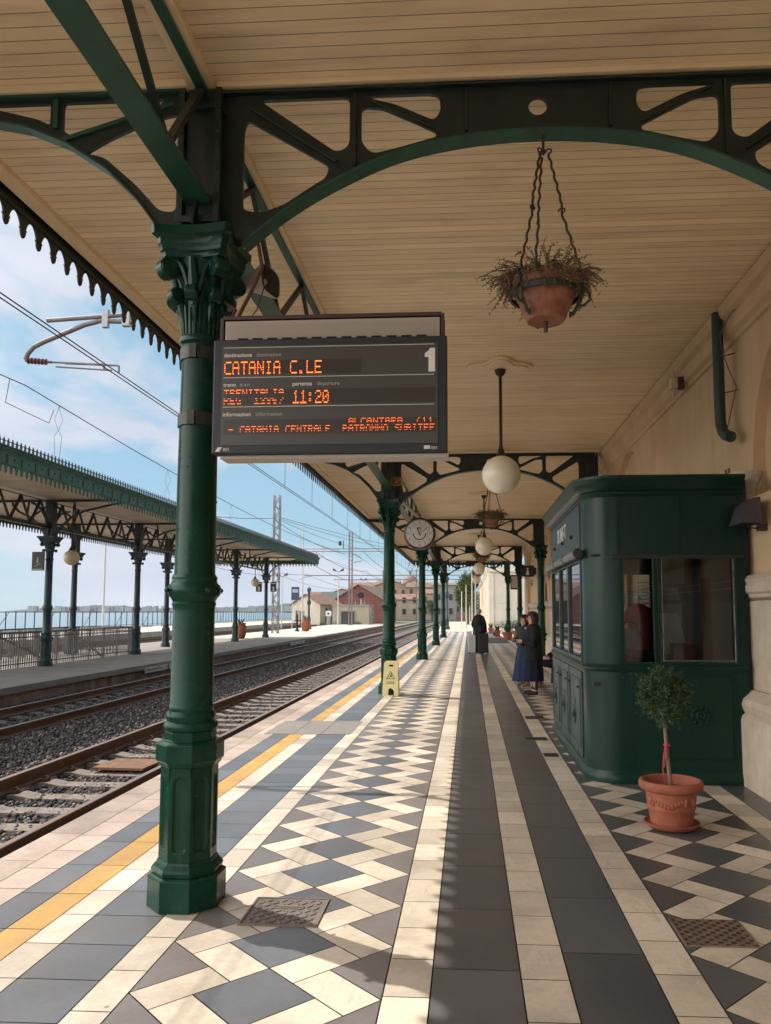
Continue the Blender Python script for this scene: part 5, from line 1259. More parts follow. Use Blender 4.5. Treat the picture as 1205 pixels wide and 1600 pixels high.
# stair railing
t = thing('stair_railing', 'grey iron railing with thin bars around the underpass stairs', 'railing', (0, 0, 0))
rm = M('railing_grey', (.12, .105, .10), .6, c2=(.17, .15, .14), ns=6)
def rail_panel(p, q_, nm, h=1.0):
    p = Vector(p); q_ = Vector(q_); L_ = (q_-p).length; n = int(L_/.115); q = MB(); up = Vector((0, 0, 1))
    q.beam(p+up*h, q_+up*h, .06, .05); q.beam(p+up*.12, q_+up*.12, .03, .03); q.beam(p+up*(h-.14), q_+up*(h-.14), .03, .03)
    for k in range(n+1):
        b_ = p.lerp(q_, k/n); q.beam(b_+up*.02, b_+up*h, .024, .024)
        if k % 9 == 0: q.beam(b_, b_+up*h, .04, .04)
    q.build(nm, rm, t)
rail_panel((-12.75, 16.5, 0), (-12.75, 29.9, 0), 'front_rail'); rail_panel((-15.2, 16.5, 0), (-15.2, 29.9, 0), 'rear_rail'); rail_panel((-15.2, 29.95, 0), (-12.75, 29.95, 0), 'end_rail')
q = MB(); q.beam((-13.0, 23.5, .15), (-13.0, 20.5, 1.1), .05, .06); q.beam((-12.95, 28.0, -.3), (-12.95, 25.2, .9), .05, .05); q.build('handrail', rm, t)
q = MB(); q.box(-19.0, -17.2, 25.2, 26.1, -.6, 1.15); tag(q.build('concrete_block', conc, bevel=.02), 'low pale concrete block behind the stair railing', 'concrete block')
# warning plates on the platform face
for (y, l) in ((23.2, 'white no crossing plate on the platform face, left one'), (25.1, 'white no crossing plate on the platform face beside the foreground column'), (42.5, 'distant white no crossing plate on the platform face, left of two'), (44.4, 'distant white no crossing plate on the platform face, right of two')):
    t = thing('warning_plate', l, 'sign', (-9.69, y, -.25), group='white plates on the opposite platform face')
    q = MB(); q.box(-.004, .01, 0, 1.75, 0, .17); q.build('plate', M('plate_white', (.62, .6, .56), .7, c2=(.4, .36, .32), ns=6), t)
    M5 = Matrix(((0,0,1,.0115),(1,0,0,.09),(0,1,0,.06),(0,0,0,1)))
    text('lettering', 'E vietato attraversare i binari', .105, ink, t, M5, .0005)

def pot_far(x, y, h, r, label, n=40, m_=terra, plant=True, shape='jar'):
    t = thing('potted_plant', label, 'potted plant', (x, y, 0), group='terracotta pots with plants')
    q = MB(); k = h
    if shape == 'jar': q.lathe([(r*.55, 0), (r*.75, h*.08), (r*.97, h*.4), (r, h*.6), (r*.9, h*.82), (r*.72, h*.9), (r*.85, h*.95), (r*.85, h), (r*.7, h), (r*.65, h*.93)], 24)
    else: q.lathe([(r*.7, 0), (r*.9, h*.8), (r, h*.82), (r, h), (r*.85, h), (r*.8, h*.9)], 20 if shape == 'round' else 4, ph=PI/4)
    q.build('pot', m_, t, smooth=True if shape != 'box' else False)
    q = MB(); R_ = random.Random(int(y*7+x*3))
    for i in range(n):
        a = R_.uniform(0, 2*PI); d = Vector((math.cos(a)*R_.uniform(.1, .6), math.sin(a)*R_.uniform(.1, .6), 1)).normalized(); L_ = R_.uniform(.2, .5)*plant; w = Vector((-math.sin(a), math.cos(a), 0))*.02
        b_ = Vector((math.cos(a)*r*.3, math.sin(a)*r*.3, h*.93)); q.add([b_-w, b_+w, b_+d*L_*.6+w, b_+d*L_+Vector((d.x, d.y, -.2))*.1, b_+d*L_*.6-w], [(0, 1, 2, 3, 4)], i % 2)
    q.build('leaves', lf[1:], t)
    return t
pot_far(-13.5, 46.0, .92, .36, 'large terracotta jar by the opposite canopy column')
pot_far(-13.15, 63.0, .98, .38, 'terracotta jar on the sunny end of the opposite platform, with green leaves')

# ================================================================== OVERHEAD LINE
wire = M('copper_wire', (.045, .04, .045), .6)
steel = M('mast_steel', (.22, .20, .21), .6, c2=(.15, .12, .11), ns=6)
pale = M('pale_mast', (.52, .50, .47), .6)
def wires(name, label, pts, r, cat='wire', grp=None):
    q = MB(); q.tube(pts, r, 5); return tag(q.build(name, wire), label, cat, grp)
def span(x, y0, y1, zs, zm, n=10): return [(x, y0+(y1-y0)*i/n, zs-(zs-zm)*4*(i/n)*(1-i/n)) for i in range(n+1)]
for dx, l in ((-.035, 'left one of the close pair of contact wires over the near track'), (.035, 'right one of the close pair of contact wires over the near track')):
    wires('contact_wire', l, [(-4.44+dx, -10, 4.6), (-4.44+dx, 300, 4.6)], .0075)
wires('messenger_wire', 'carrying wire above the contact wires of the near track', span(-4.44, 9.3, 50, 6.3, 5.95)+span(-4.44, 50, 91, 6.3, 5.8)[1:]+span(-4.44, 91, 140, 6.3, 5.8)[1:], .010)
wires('messenger_wire', 'long sagging wire passing over the opposite canopy', span(-8.14, -25, 13.7, 5.75, 5.3)+span(-8.14, 13.7, 57, 5.75, 5.15)[1:]+span(-8.14, 57, 100, 5.75, 5.2)[1:], .010)
wires('contact_wire', 'contact wire over the second track', [(-8.14, -10, 4.6), (-8.14, 300, 4.6)], .009)
t = thing('wire_hangers', 'thin wire hangers between the carrying wire and the near contact wires', 'wire', (-4.44, 0, 0))
for k in range(22):
    q = MB(); y = 12+3.3*k; q.tube([(0, y, 4.6), (0, y, 6.0)], .006, 4); q.build('hanger', wire, t)
for k, y in enumerate((14.9, 20.6, 26.3, 32., 37.7, 43.4)):
    z = 5.15+.6*(abs((y-13.7)/21.6-1))**2; z1 = z-.02
    q = MB(); w = .05
    q.tube([(0, y, z), (-w*.2, y-.02, z-.1), (-w, y-.07, z-.28), (0, y, z-.5), (-w, y-.05, z-.62), (-.03, y-.03, 4.6)], .004, 4)
    q.tube([(0, y, z), (w*.2, y+.02, z-.1), (w, y+.07, z-.28), (0, y, z-.5), (w, y+.05, z-.62), (.03, y+.03, 4.6)], .004, 4)
    o = q.build('wire_loop', wire); o.location = (-8.14, 0, 0); tag(o, ['thin looped hanger wire above the left end of the opposite canopy', 'second looped hanger wire above the opposite canopy', 'third looped hanger wire, left of the foreground column', 'looped hanger wire behind the departure board column', 'looped hanger wire right of the foreground column', 'farthest looped hanger wire above the opposite canopy'][k], 'wire')
wires('jumper_wire', 'short square wire jumper at the left edge above the opposite canopy', [(-8.14, 13.2, 5.72), (-8.2, 13.2, 5.3), (-8.14, 14.55, 5.25), (-8.14, 14.7, 5.55)], .007)
# cantilever arm over the near track
t = thing('cantilever_arm', 'curved grey steel registration arm with red insulator holding the contact wires', 'cantilever', (-4.44, 9.33, 0))
q = MB(); q.tube([(-.86, 0, 5.26), (.30, 0, 5.32)], .028, 12); q.build('upper_tube', steel, t, smooth=True)
q = MB(); q.tube([(.25, 0, 5.22), (-.18, 0, 5.24), (-.38, 0, 5.19), (-.9, 0, 4.98), (-1.02, 0, 4.92), (-1.09, 0, 4.84), (-1.12, 0, 4.76)], .03, 12); q.build('curved_tube', steel, t, smooth=True)
q = MB()
for k in range(6): q.lathe([(.02, -.012), (.042, -.004), (.042, .004), (.02, .012)], 12, (-1.08+.045*k, 0, 4.745-.004*k), ax=(1, 0, -.1))
q.tube([(-1.12, 0, 4.75), (-.78, 0, 4.72)], .018, 8); q.build('insulator', M('insulator_red', (.16, .05, .04), .4), t, smooth=True)
q = MB(); q.tube([(-.78, 0, 4.72), (-.16, 0, 4.68), (-.10, 0, 4.68), (-.10, 0, 4.62)], .013, 8); q.tube([(-.72, 0, 4.66), (.0, 0, 4.60), (.02, 0, 4.60), (.03, 0, 4.60)][:2]+[(.10, 0, 4.60), (.11, 0, 4.66)][:0]+[(.0, 0, 4.60)][:0], .011, 8)
q.tube([(-.60, 0, 4.70), (.08, 0, 4.66), (.09, 0, 4.65), (.09, 0, 4.56)], .013, 8); q.build('registration_rod', steel, t, smooth=True)
q = MB(); q.box(-.14, -.06, -.03, .03, 5.15, 5.38); q.box(.12, .22, -.035, .035, 5.16, 5.42); q.build('clamp', galv, t, bevel=.006)
q = MB(); q.lathe([(.03, 5.36), (.05, 5.42), (.05, 5.47), (.03, 5.52), (.02, 5.56)], 12, (.17, 0, 0)); q.tube([(.17, 0, 5.5), (.17, 0, 7.6)], .03, 8); q.build('drop_tube', galv, t, smooth=True)
q = MB(); q.box(-.2, 12, -.08, .08, 7.6, 7.8); q.build('carrier_beam', steel, t)
def mast(x, y, h, label, r=.06, kind='pole', cat='pole', mat=pale, grp=None):
    t = thing('mast' if kind != 'flood' else 'floodlight_pole', label, cat, (x, y, 0), group=grp)
    q = MB(); q.lathe([(r*1.1, -.3), (r, 0), (r*.7, h)], 10); q.build('pole', mat, t, smooth=True)
    if kind == 'flood':
        q = MB()
        for s in (-1, 1): q.beam((0, 0, h), (s*.45, -.05, h+.12), .05, .05); q.prism([(s*.2, h+.05), (s*.62, h+.12), (s*.58, h+.42), (s*.25, h+.2)], -.15, .12, 'xz')
        q.build('floodlight', M('flood_dark', (.08, .08, .09), .5), t)
    return t
mast(-20.9, 87, 5.5, 'slim pole lamp beyond the lattice mast', .07, 'flood', 'lamp post')
mast(-14.55, 87, 6.0, 'floodlight pole left of the double steel mast', .07, 'flood', 'lamp post')
mast(-20.2, 150, 7.6, 'distant floodlight pole in front of the brick red building', .10, 'flood', 'lamp post')
mast(-14.1, 66, 9.0, 'white pole on the opposite platform beside the white gabled house', .07)
mast(-29.5, 62, 9.5, 'tall thin leaning pole seen under the opposite canopy', .09)['label']
for (x, y, h, l) in ((-.62, 68, 3.3, 'thin white pole right of the last green lamp column'), (-.25, 72, 4.0, 'thin white pole second to the right of the green lamp column'), (.30, 76, 6.4, 'taller white pole in front of the dark green tree'), (.1, 95, 4, 'thin white pole farther along the platform'), (.5, 60, 5.3, 'white pole close behind the smallest globe lamp')):
    mast(x, y, h, l, .05)
# steel lattice mast
def lattice(name, x, y, h, w, label, mat=steel, step=.5):
    t = thing(name, label, 'mast', (x, y, 0))
    for i, (a, b_) in enumerate(((-1, -1), (1, -1), (1, 1), (-1, 1))):
        q = MB(); q.beam((a*w/2, b_*w/2, -.4), (a*w/2, b_*w/2, h), .06, .06, up=(0, 1, 0)); q.build('corner_angle', mat, t)
    for k in range(int(h/step)):
        q = MB(); z = k*step; s = 1 if k % 2 else -1
        for yy in (-w/2, w/2): q.beam((-s*w/2, yy, z), (s*w/2, yy, z+step), .05, .03, up=(0, 1, 0))
        for xx in (-w/2, w/2): q.beam((xx, -s*w/2, z), (xx, s*w/2, z+step), .03, .03, up=(1, 0, 0))
        q.build('lacing', mat, t)
    return t
lattice('lattice_mast', -14.15, 57, 10.2, .42, 'steel lattice mast rising behind the end of the opposite canopy')
t = thing('catenary_gantry', 'double steel mast with long horizontal beams carrying wires over the tracks', 'gantry', (0, 91, 0))
for x in (-13.95, -13.6):
    q = MB(); q.box(x-.07, x+.07, -.1, .1, -.4, 10.9); q.build('mast', steel, t)
q = MB()
for k in range(22): q.beam((-13.88, 0, k*.5), (-13.67, 0, k*.5+.25), .03, .03, up=(0, 1, 0)) if 0 else q.box(-13.879, -13.671, -.02, .02, k*.5, k*.5+.05)
q.build('batten', steel, t)
for z in (8.9, 8.6):
    q = MB(); q.box(-19.5, -9.0 if z > 8.8 else 1.5, -.06, .06, z-.04, z+.04); q.build('beam', steel, t)
q = MB(); q.tube([(-13.5, 0, 8.3), (-12.7, 0, 7.9), (-12.4, 0, 7.5), (-13.4, 0, 7.3)], .05, 6); q.build('cantilever', steel, t)
q = MB(); q.box(-15.2, -14.9, -.1, .1, 9.3, 9.8); q.box(-14.7, -14.62, -.04, .04, 8.94, 9.9); q.build('insulator', ink, t)
t = thing('catenary_gantry', 'lower wire gantry beam from the white pole to the double mast', 'gantry', (0, 88, 0))
q = MB(); q.box(-18.6, -1.0, -.05, .05, 5.6, 5.7); q.build('beam', steel, t)
q = MB(); q.tube([(-19.2, 0, 5.2), (-18.6, 0, 5.45), (-17.8, 0, 5.55)], .04, 6); q.build('cantilever', steel, t)
t = thing('catenary_gantry', 'distant thin wire gantry over the tracks near the terrace', 'gantry', (0, 150, 0))
q = MB(); q.box(-26, 1, -.05, .05, 7.6, 7.75); q.build('beam', steel, t)
for x in (-16.4, -10.0, -.6):
    q = MB(); q.box(x-.1, x+.1, -.1, .1, -.3, 9.5); q.build('mast', steel, t)
t = thing('catenary_gantry', 'farthest lattice gantry beam beyond the canopy end', 'gantry', (0, 120, 0))
q = MB()
for z in (7.8, 9.0): q.box(-9.5, .2, -.08, .08, z-.06, z+.06)
for k in range(12): q.beam((-9.5+.8*k, 0, 7.86), (-9.1+.8*k, 0, 8.94), .07, .05, up=(0, 1, 0)); q.beam((-9.1+.8*k, 0, 8.94), (-8.7+.8*k, 0, 7.86), .07, .05, up=(0, 1, 0))
q.build('beam', M('gantry_grey', (.25, .25, .25), .7), t)
R_ = random.Random(5)
labs = ['slack wire from the lattice mast to the gantry, uppermost', 'slack wire from the lattice mast, second from top', 'slack wire from the lattice mast toward the low gantry', 'slack wire falling from lattice mast to the near beam', 'slack wire from the left canopy edge to the lattice mast']
for i, (p, q_) in enumerate((((-14.1, 57, 8.6), (-4.4, 91, 8.5)), ((-14.1, 57, 8.5), (-8.1, 91, 8.8)), ((-14.1, 57, 8.4), (-12, 91, 8.8)), ((-14.1, 57, 8.2), (-9.5, 60, 6.0)), ((-14.15, 57, 8.5), (-14.1, 30, 6.0)))):
    p = Vector(p); q_ = Vector(q_); wires('slack_wire', labs[i], [p.lerp(q_, k/8)-Vector((0, 0, 1.2*(k/8)*(1-k/8))) for k in range(9)], .018)
for i, (x, z) in enumerate(((-12, 6.3), (-8.1, 6.2), (-4.44, 6.3), (-18.9, 5.9), (-22.4, 5.9), (-12, 5.2))):
    wires('distant_wire', ['distant running wire over the gap between tracks', 'distant running wire over the second track', 'distant running wire over the near track', 'distant wire over the rear track', 'distant wire over the farthest track', 'lowest distant wire under the gantry beams'][i], span(x, 60, 91, z, z-.5)+span(x, 91, 150, z, z-.7)[1:]+span(x, 150, 210, z, z-.6)[1:], .02)
# signal
t = thing('railway_signal', 'round black railway signal head on a short mast with ladder', 'signal', (-16.8, 122, 0))
q = MB(); q.box(-.08, .08, -.08, .08, -.3, 3.8); q.box(.5, .56, -.03, .03, -.3, 3.2); q.box(-.9, -.84, -.03, .03, -.3, 3.2)
for k in range(8): q.box(.09, .49, -.02, .02, .3+.35*k, .34+.35*k)
q.build('mast', pale, t)
q = MB(); q.lathe([(.5, 0), (.5, .12)], 24, (0, -.1, 4.1), ax=(0, -1, 0)); q.build('signal_head', ink, t)
q = MB(); q.lathe([(.14, 0), (.14, .1)], 14, (0, -.23, 4.1), ax=(0, -1, 0)); q.build('lens', M('lens_dark_red', (.12, .01, .01), .2), t)
# station name board and small fittings at the end of the opposite platform
t = thing('platform_board', 'dark blue board on two posts beside the white gabled house', 'sign', (-18.5, 83, 0))
q = MB(); q.box(-.42, .42, -.05, .05, 2.8, 4.2); q.build('panel', M('board_navy', (.03, .05, .10), .4), t)
q = MB(); q.box(-.32, .32, -.056, -.051, 3.6, 3.95); q.build('lettering_band', M('board_text', (.35, .4, .45), .6), t)
q = MB(); q.box(-.36, -.28, -.04, .04, -.4, 2.8); q.build('post', pale, t); q = MB(); q.box(.28, .36, -.04, .04, -.4, 2.8); q.build('post', pale, t)
def lamp_column(x, y, h, label):
    t = thing('lamp_column', label, 'lamp post', (x, y, 0)); fm_ = M('far_column_green', (.012, .03, .034), .5)
    q = MB(); q.lathe([(.26, 0), (.26, .2), (.18, .3), (.17, .9), (.2, .95), (.11, 1.1), (.09, h*.6), (.16, h*.62), (.2, h*.68), (.1, h*.74), (.08, h*.85), (.12, h*.87)], 12); q.build('pole', fm_, t, smooth=True)
    q = MB(); q.lathe([(.08, h*.87), (.19, h*.98), (.2, h), (.05, h*1.05)], 6); q.build('lantern', fm_, t)
lamp_column(-14.35, 70, 3.6, 'old green iron lamp column by the terracotta jar on the opposite platform')
lamp_column(-1.95, 70.5, 4.6, 'old green iron lamp column at the yellow line beyond the canopy')
t = thing('water_crane', 'low dark iron bollard beside the opposite platform jar', 'bollard', (-13.75, 62.5, 0))
q = MB(); q.lathe([(.2, 0), (.2, .08), (.1, .2), (.07, 1.2), (.1, 1.25), (.05, 1.4)], 10); q.build('post', ink, t, smooth=True)
q = MB(); q.beam((-.3, 0, .85), (.35, 0, .85), .08, .08); q.build('cross_arm', ink, t)
t = thing('cabinet', 'white trackside cabinet with a small dark mark on a grey base', 'cabinet', (-17.2, 96, 0))
q = MB(); q.box(-.22, .22, -.3, .3, -.4, 1.0); q.build('base', conc, t)
q = MB(); q.box(-.32, .32, -.35, .35, 1.0, 1.65); q.build('box', white, t, bevel=.05)
q = MB(); q.box(-.1, .1, -.36, -.352, 1.2, 1.45); q.build('mark', ink, t)

# ================================================================== FAR BUILDINGS AND TREES
def house(name, x, y, w, d, h, label, wall, roof=None, rh=1.5, rz=0., wins=(), ridge='y', doors=(), cat='building', over=.3, z0=-.5):
    """w along x, d along y; windows: (face, u, z, w, h)"""
    t = thing(name, label, cat, (x, y, 0), rz)
    q = MB()
    if ridge == 'y': q.prism([(-w/2, z0), (w/2, z0), (w/2, h), (0, h+rh), (-w/2, h)], -d/2, d/2, 'xz')
    elif ridge == 'x': q.prism([(-d/2, z0), (d/2, z0), (d/2, h), (0, h+rh), (-d/2, h)], -w/2, w/2, 'yz')
    else: q.box(-w/2, w/2, -d/2, d/2, z0, h)
    q.build('wall', wall, t)
    if roof:
        q = MB(); k = rh/(w/2 if ridge == 'y' else d/2); e = over
        if ridge == 'y':
            for s in (-1, 1): q.add([(0, -d/2-e, h+rh+.02), (s*(w/2+e), -d/2-e, h-k*e+.02), (s*(w/2+e), d/2+e, h-k*e+.02), (0, d/2+e, h+rh+.02), (0, -d/2-e, h+rh+.17), (s*(w/2+e), -d/2-e, h-k*e+.17), (s*(w/2+e), d/2+e, h-k*e+.17), (0, d/2+e, h+rh+.17)], [(0,1,2,3),(4,5,6,7),(0,1,5,4),(1,2,6,5),(2,3,7,6)])
        elif ridge == 'x':
            for s in (-1, 1): q.add([(-w/2-e, 0, h+rh+.02), (-w/2-e, s*(d/2+e), h-k*e+.02), (w/2+e, s*(d/2+e), h-k*e+.02), (w/2+e, 0, h+rh+.02), (-w/2-e, 0, h+rh+.17), (-w/2-e, s*(d/2+e), h-k*e+.17), (w/2+e, s*(d/2+e), h-k*e+.17), (w/2+e, 0, h+rh+.17)], [(0,1,2,3),(4,5,6,7),(0,1,5,4),(1,2,6,5),(2,3,7,6)])
        else: q.box(-w/2-e, w/2+e, -d/2-e, d/2+e, h+.002, h+.25)
        q.build('roof', roof, t)
    gl = M('far_window', (.03, .035, .04), .2); fr = M('far_frame', (.3, .28, .25), .7)
    def opening(nm, f, u, z, ww, hh, m_):
        q = MB(); o = .04
        if f == 's': q.box(u-ww/2, u+ww/2, -d/2-o, -d/2+.05, z, z+hh)
        elif f == 'e': q.box(w/2-.05, w/2+o, u-ww/2, u+ww/2, z, z+hh)
        else: q.box(-w/2-o, -w/2+.05, u-ww/2, u+ww/2, z, z+hh)
        a = q.build(nm, m_, t)
        q = MB(); o2 = .07; b_ = .1
        if f == 's':
            q.box(u-ww/2-b_, u-ww/2, -d/2-o2, -d/2-o-.002, z, z+hh); q.box(u+ww/2, u+ww/2+b_, -d/2-o2, -d/2-o-.002, z, z+hh)
            q.box(u-ww/2-b_, u+ww/2+b_, -d/2-o2, -d/2-o-.002, z-b_, z); q.box(u-ww/2-b_, u+ww/2+b_, -d/2-o2, -d/2-o-.002, z+hh, z+hh+b_)
        else:
            xs = (w/2+o+.002, w/2+o2) if f == 'e' else (-w/2-o2, -w/2-o-.002); q.box(xs[0], xs[1], u-ww/2-b_, u-ww/2, z, z+hh); q.box(xs[0], xs[1], u+ww/2, u+ww/2+b_, z, z+hh); q.box(xs[0], xs[1], u-ww/2-b_, u+ww/2+b_, z-b_, z); q.box(xs[0], xs[1], u-ww/2-b_, u+ww/2+b_, z+hh, z+hh+b_)
        q.build('frame', fr, a)
    for w_ in wins: opening('window', *w_, gl)
    for w_ in doors: opening('door', *w_, M('far_door', (.06, .05, .045), .6))
    return t
rt = M('roof_tiles', (.16, .085, .06), .9, c2=(.26, .16, .12), ns=2.5, bump=.8, bs=6)
rt2 = M('roof_tiles_pale', (.20, .125, .09), .9, c2=(.13, .085, .065), ns=.8, bump=.8, bs=4)
wcream = M('far_wall_cream', (.55, .49, .40), .9, c2=(.46, .41, .33), ns=.8)
house('gabled_house', -22.3, 114, 5.2, 4.6, 2.6, 'small white gabled house with brown tiled roof behind the opposite platform', wcream, rt, 1.35, math.radians(-28), wins=(('s', -1.6, .3, .5, 1.4), ('e', -.9, .3, .35, 1.7), ('e', .5, .3, .35, 1.7)), doors=(('s', -.7, -.4, .6, 2.0),), over=.35)
house('flat_roofed_shed', -16.6, 112, 5.2, 4, 2.3, 'low yellowish flat roofed shed with dark doorway beside the gabled house', M('shed_wall', (.44, .38, .25), .9, c2=(.36, .33, .27), ns=1), M('shed_roof', (.3, .28, .25), .9), 0, 0, ridge=None, doors=(('s', -.4, -.4, 1.9, 2.0),), over=.1)
house('brick_warehouse', -20.0, 152, 9.5, 14, 3.6, 'brick red gabled warehouse behind the double steel mast', M('brick_red', (.16, .06, .045), .9, c2=(.21, .09, .07), ns=1.5), rt2, 2.9, math.radians(-4), wins=(('s', -2.5, .6, .8, 1.0), ('s', 2.5, .6, .8, 1.0)), over=.3)
house('red_block', -24.5, 172, 5.0, 8, 5.6, 'small red cubic building with balconies over the shed roof', M('red_wall', (.38, .06, .06), .8), None, 0, 0, ridge=None, wins=(('s', -1.5, 4., .9, .9), ('s', 0, 4., .9, .9), ('s', 1.5, 4., .9, .9)))
house('teal_block', -29.5, 176, 6.0, 8, 5.9, 'greenish grey low building left of the small red one', M('teal_wall', (.2, .27, .25), .8), None, 0, 0, ridge=None, wins=(('s', -1.5, 4.2, .9, .9), ('s', 1.2, 4.2, .9, .9)))
wy = M('far_wall_ochre', (.36, .30, .21), .9, c2=(.27, .23, .17), ns=.6); wp = M('far_wall_pinkish', (.34, .25, .19), .9, c2=(.27, .20, .16), ns=.6)
wn = [('s', u, z, .9, 1.3) for u in (-7, -4.2, -1.5, 1.5, 4.2, 7) for z in (1.2, 4.2)]
fw = [wy, wp, M('far_wall_beige', (.40, .35, .27), .9, c2=(.31, .27, .21), ns=.5), M('far_wall_salmon', (.36, .22, .16), .9, c2=(.29, .18, .14), ns=.5), M('far_wall_white', (.50, .47, .42), .9, c2=(.42, .39, .35), ns=.5)]
HL = [(-8.2, 184, 6.0, 5.6, 1.0, 0, 'x', 'ochre balcony house between the second and third green columns'), (-15.6, 192, 7.5, 4.4, 1.3, 2, 'x', 'low beige house right of the brick red warehouse'),
      (-12.5, 215, 8, 8.0, 1.3, 3, 'x', 'taller salmon house behind the low beige one'), (-21.5, 222, 9, 8.6, 1.6, 1, 'y', 'pinkish gabled house behind the warehouse roof'),
      (-30.5, 236, 10, 8.4, 1.8, 4, 'x', 'white house left of the church dome'), (-39, 246, 8, 7.0, 1.5, 3, 'y', 'salmon gabled house farther left of the dome'), (-26, 255, 7, 10.5, 1.0, 2, 'x', 'tall beige house just below the church dome'),
      (-17, 250, 6, 10.2, 1.2, 4, 'y', 'narrow white gabled house right of the church dome'), (-47, 250, 8, 6.4, 1.3, 1, 'x', 'low pinkish house above the flat roofed shed'), (-6.8, 228, 6, 8.8, 1.0, 2, 'y', 'gabled beige house above the ochre balcony house')]
for (x, y, w, h, rh, k, rd, lb) in HL:
    nw = max(2, int(w/2.2)); house('town_house', x, y, w, 9, h, lb, fw[k], rt2 if k % 2 else rt, rh, math.radians(-4+3*(k % 3)), wins=[('s', -w/2+w*(i+.5)/nw, z, .85, 1.3) for i in range(nw) for z in ((.9, 3.6) if h < 7 else (1.0, 3.8, 6.3))], ridge=rd)
house('grey_house', -5.2, 175, 5.0, 10, 7.2, 'tall grey plastered house right of the ochre one by the lamp column', M('grey_wall', (.30, .28, .26), .9, c2=(.24, .22, .21), ns=.7), rt, .6, 0, wins=[('s', u, z, .8, 1.3) for u in (-1.3, 1.3) for z in (1, 4)], ridge='x')
house('pink_house', -1.0, 200, 6.0, 10, 5.2, 'pinkish low house at the vanishing end of the tracks', M('pink_wall', (.36, .22, .19), .9), rt, 1., 0, wins=[('s', u, 1.5, .8, 1.3) for u in (-1.8, 0, 1.8)], ridge='x')
t = thing('church_dome', 'distant church dome and drum above the terrace roofs', 'church', (-22.5, 300, 0))
q = MB(); q.lathe([(4.2, 6), (4.2, 11.5), (4.4, 11.7), (3.2, 12), (3.2, 13), (3.0, 13.6), (2.2, 14.8), (.9, 15.6), (.5, 15.8), (.5, 16.8), (.1, 17.2)], 20); q.build('dome', M('dome_brown', (.26, .18, .15), .9), t, smooth=30)
q = MB(); q.box(-8, 12, -6, 6, 0, 9.5); q.build('wall', wp, t)
# white wing of the station beyond the canopy
ww = M('wing_plaster', (.66, .60, .50), .85, c2=(.58, .52, .43), ns=1., bump=.2, bs=15)
t = thing('white_wing', 'sunlit cream building wing with cornice and downpipe beyond the canopy end', 'building', (0, 66, 0))
q = MB(); q.box(1.75, 14, 0, 60, -.3, 4.9); q.build('wall', ww, t)
q = MB()
q.prism([(1.75, 4.9), (1.6, 5.0), (1.6, 5.08), (1.45, 5.2), (1.45, 5.3), (14, 5.3), (14, 4.9)], -.25, 60, 'xz'); q.build('cornice', ww, t)
q = MB(); q.box(1.68, 14, -.06, -.001, 2.3, 2.42); q.box(1.68, 2.1, -.07, -.001, -.01, 4.89); q.build('pilaster', ww, t)
for k in range(8):
    q = MB(); q.box(1.62, 1.749, 1+7*k, 1.7+7*k, 0, 4.89); q.build('side_pilaster', ww, t)
q = MB(); q.tube([(3.2, -.08, 0), (3.2, -.08, 4.8)], .06, 8); q.build('downpipe', M('pipe_grey', (.16, .15, .14), .7), t)
q = MB(); q.box(2.2, 9, -3.2, -2.6, 0, .35); tag(q.build('low_white_wall', ww, loc=(0, 60, 0), bevel=.02), 'low white kerb wall along the sunny yard behind the flower pots', 'low wall')
q = MB(); R2 = random.Random(2); leaves(q, 2500, (5.4, 65.2, .5), 1., sc=(3.4, .5, .45), size=.06, rng=R2, clump=20, shell=.1); tag(q.build('hedge', lf), 'low green planting at the foot of the sunlit wing', 'hedge')
def tree(x, y, h, r, label, n=5000, crown_z=None, sc=(1, 1, 1.2), size=.12, mats=None, seed=1, trunk=.18):
    t = thing('tree', label, 'tree', (x, y, -.3)); R_ = random.Random(seed); cz = crown_z or h-r*sc[2]
    q = MB(); q.tube([(0, 0, 0), (.05, 0, cz*.5), (-.05, .05, cz)], [trunk, trunk*.8, trunk*.5], 8)
    for k in range(6):
        a = R_.uniform(0, 6.28); q.tube([(0, 0, cz*.65), (r*.35*math.cos(a), r*.35*math.sin(a), cz), (r*.7*math.cos(a), r*.7*math.sin(a), cz+r*R_.uniform(-.2, .7))], [trunk*.5, trunk*.3, trunk*.12], 6)
    q.build('trunk', M('bark', (.09, .065, .045), .9), t)
    q = MB(); 
    for k in range(9):
        d = Vector((R_.gauss(0, 1), R_.gauss(0, 1), R_.gauss(0, 1))).normalized()*r*.55; leaves(q, n//9, (d.x*sc[0], d.y*sc[1], cz+d.z*sc[2]), r*R_.uniform(.4, .62), sc=sc, size=size, rng=R_, clump=12, shell=.25)
    q.build('crown', mats or [M('tree_dark', (.03, .05, .012), .7), M('tree_mid', (.065, .09, .02), .7), M('tree_light', (.12, .14, .035), .7)], t); return t
tree(-.1, 96, 7.4, 1.75, 'tall dark green tree beyond the canopy end', n=20000, crown_z=4.8, sc=(1, 1, 1.35), size=.14, seed=5)
tree(-7.5, 160, 4.6, 1.6, 'small green tree beside the tracks near the ochre house', n=3000, seed=8, size=.12)
tree(1.2, 125, 5.5, 2.2, 'green tree farther behind the tall one', n=4000, seed=12, size=.12)
q = MB(); R_ = random.Random(6)
for k in range(14): leaves(q, 160, (-17+R_.uniform(-2.0, 3.0), 100+R_.uniform(-3, 3), -.1), R_.uniform(.3, .8), sc=(1, 1, .8), size=.07, rng=R_, shell=.1)
tag(q.build('weeds', lf), 'patch of green weeds at the end of the opposite platform', kind='stuff')
q = MB(); R_ = random.Random(16)
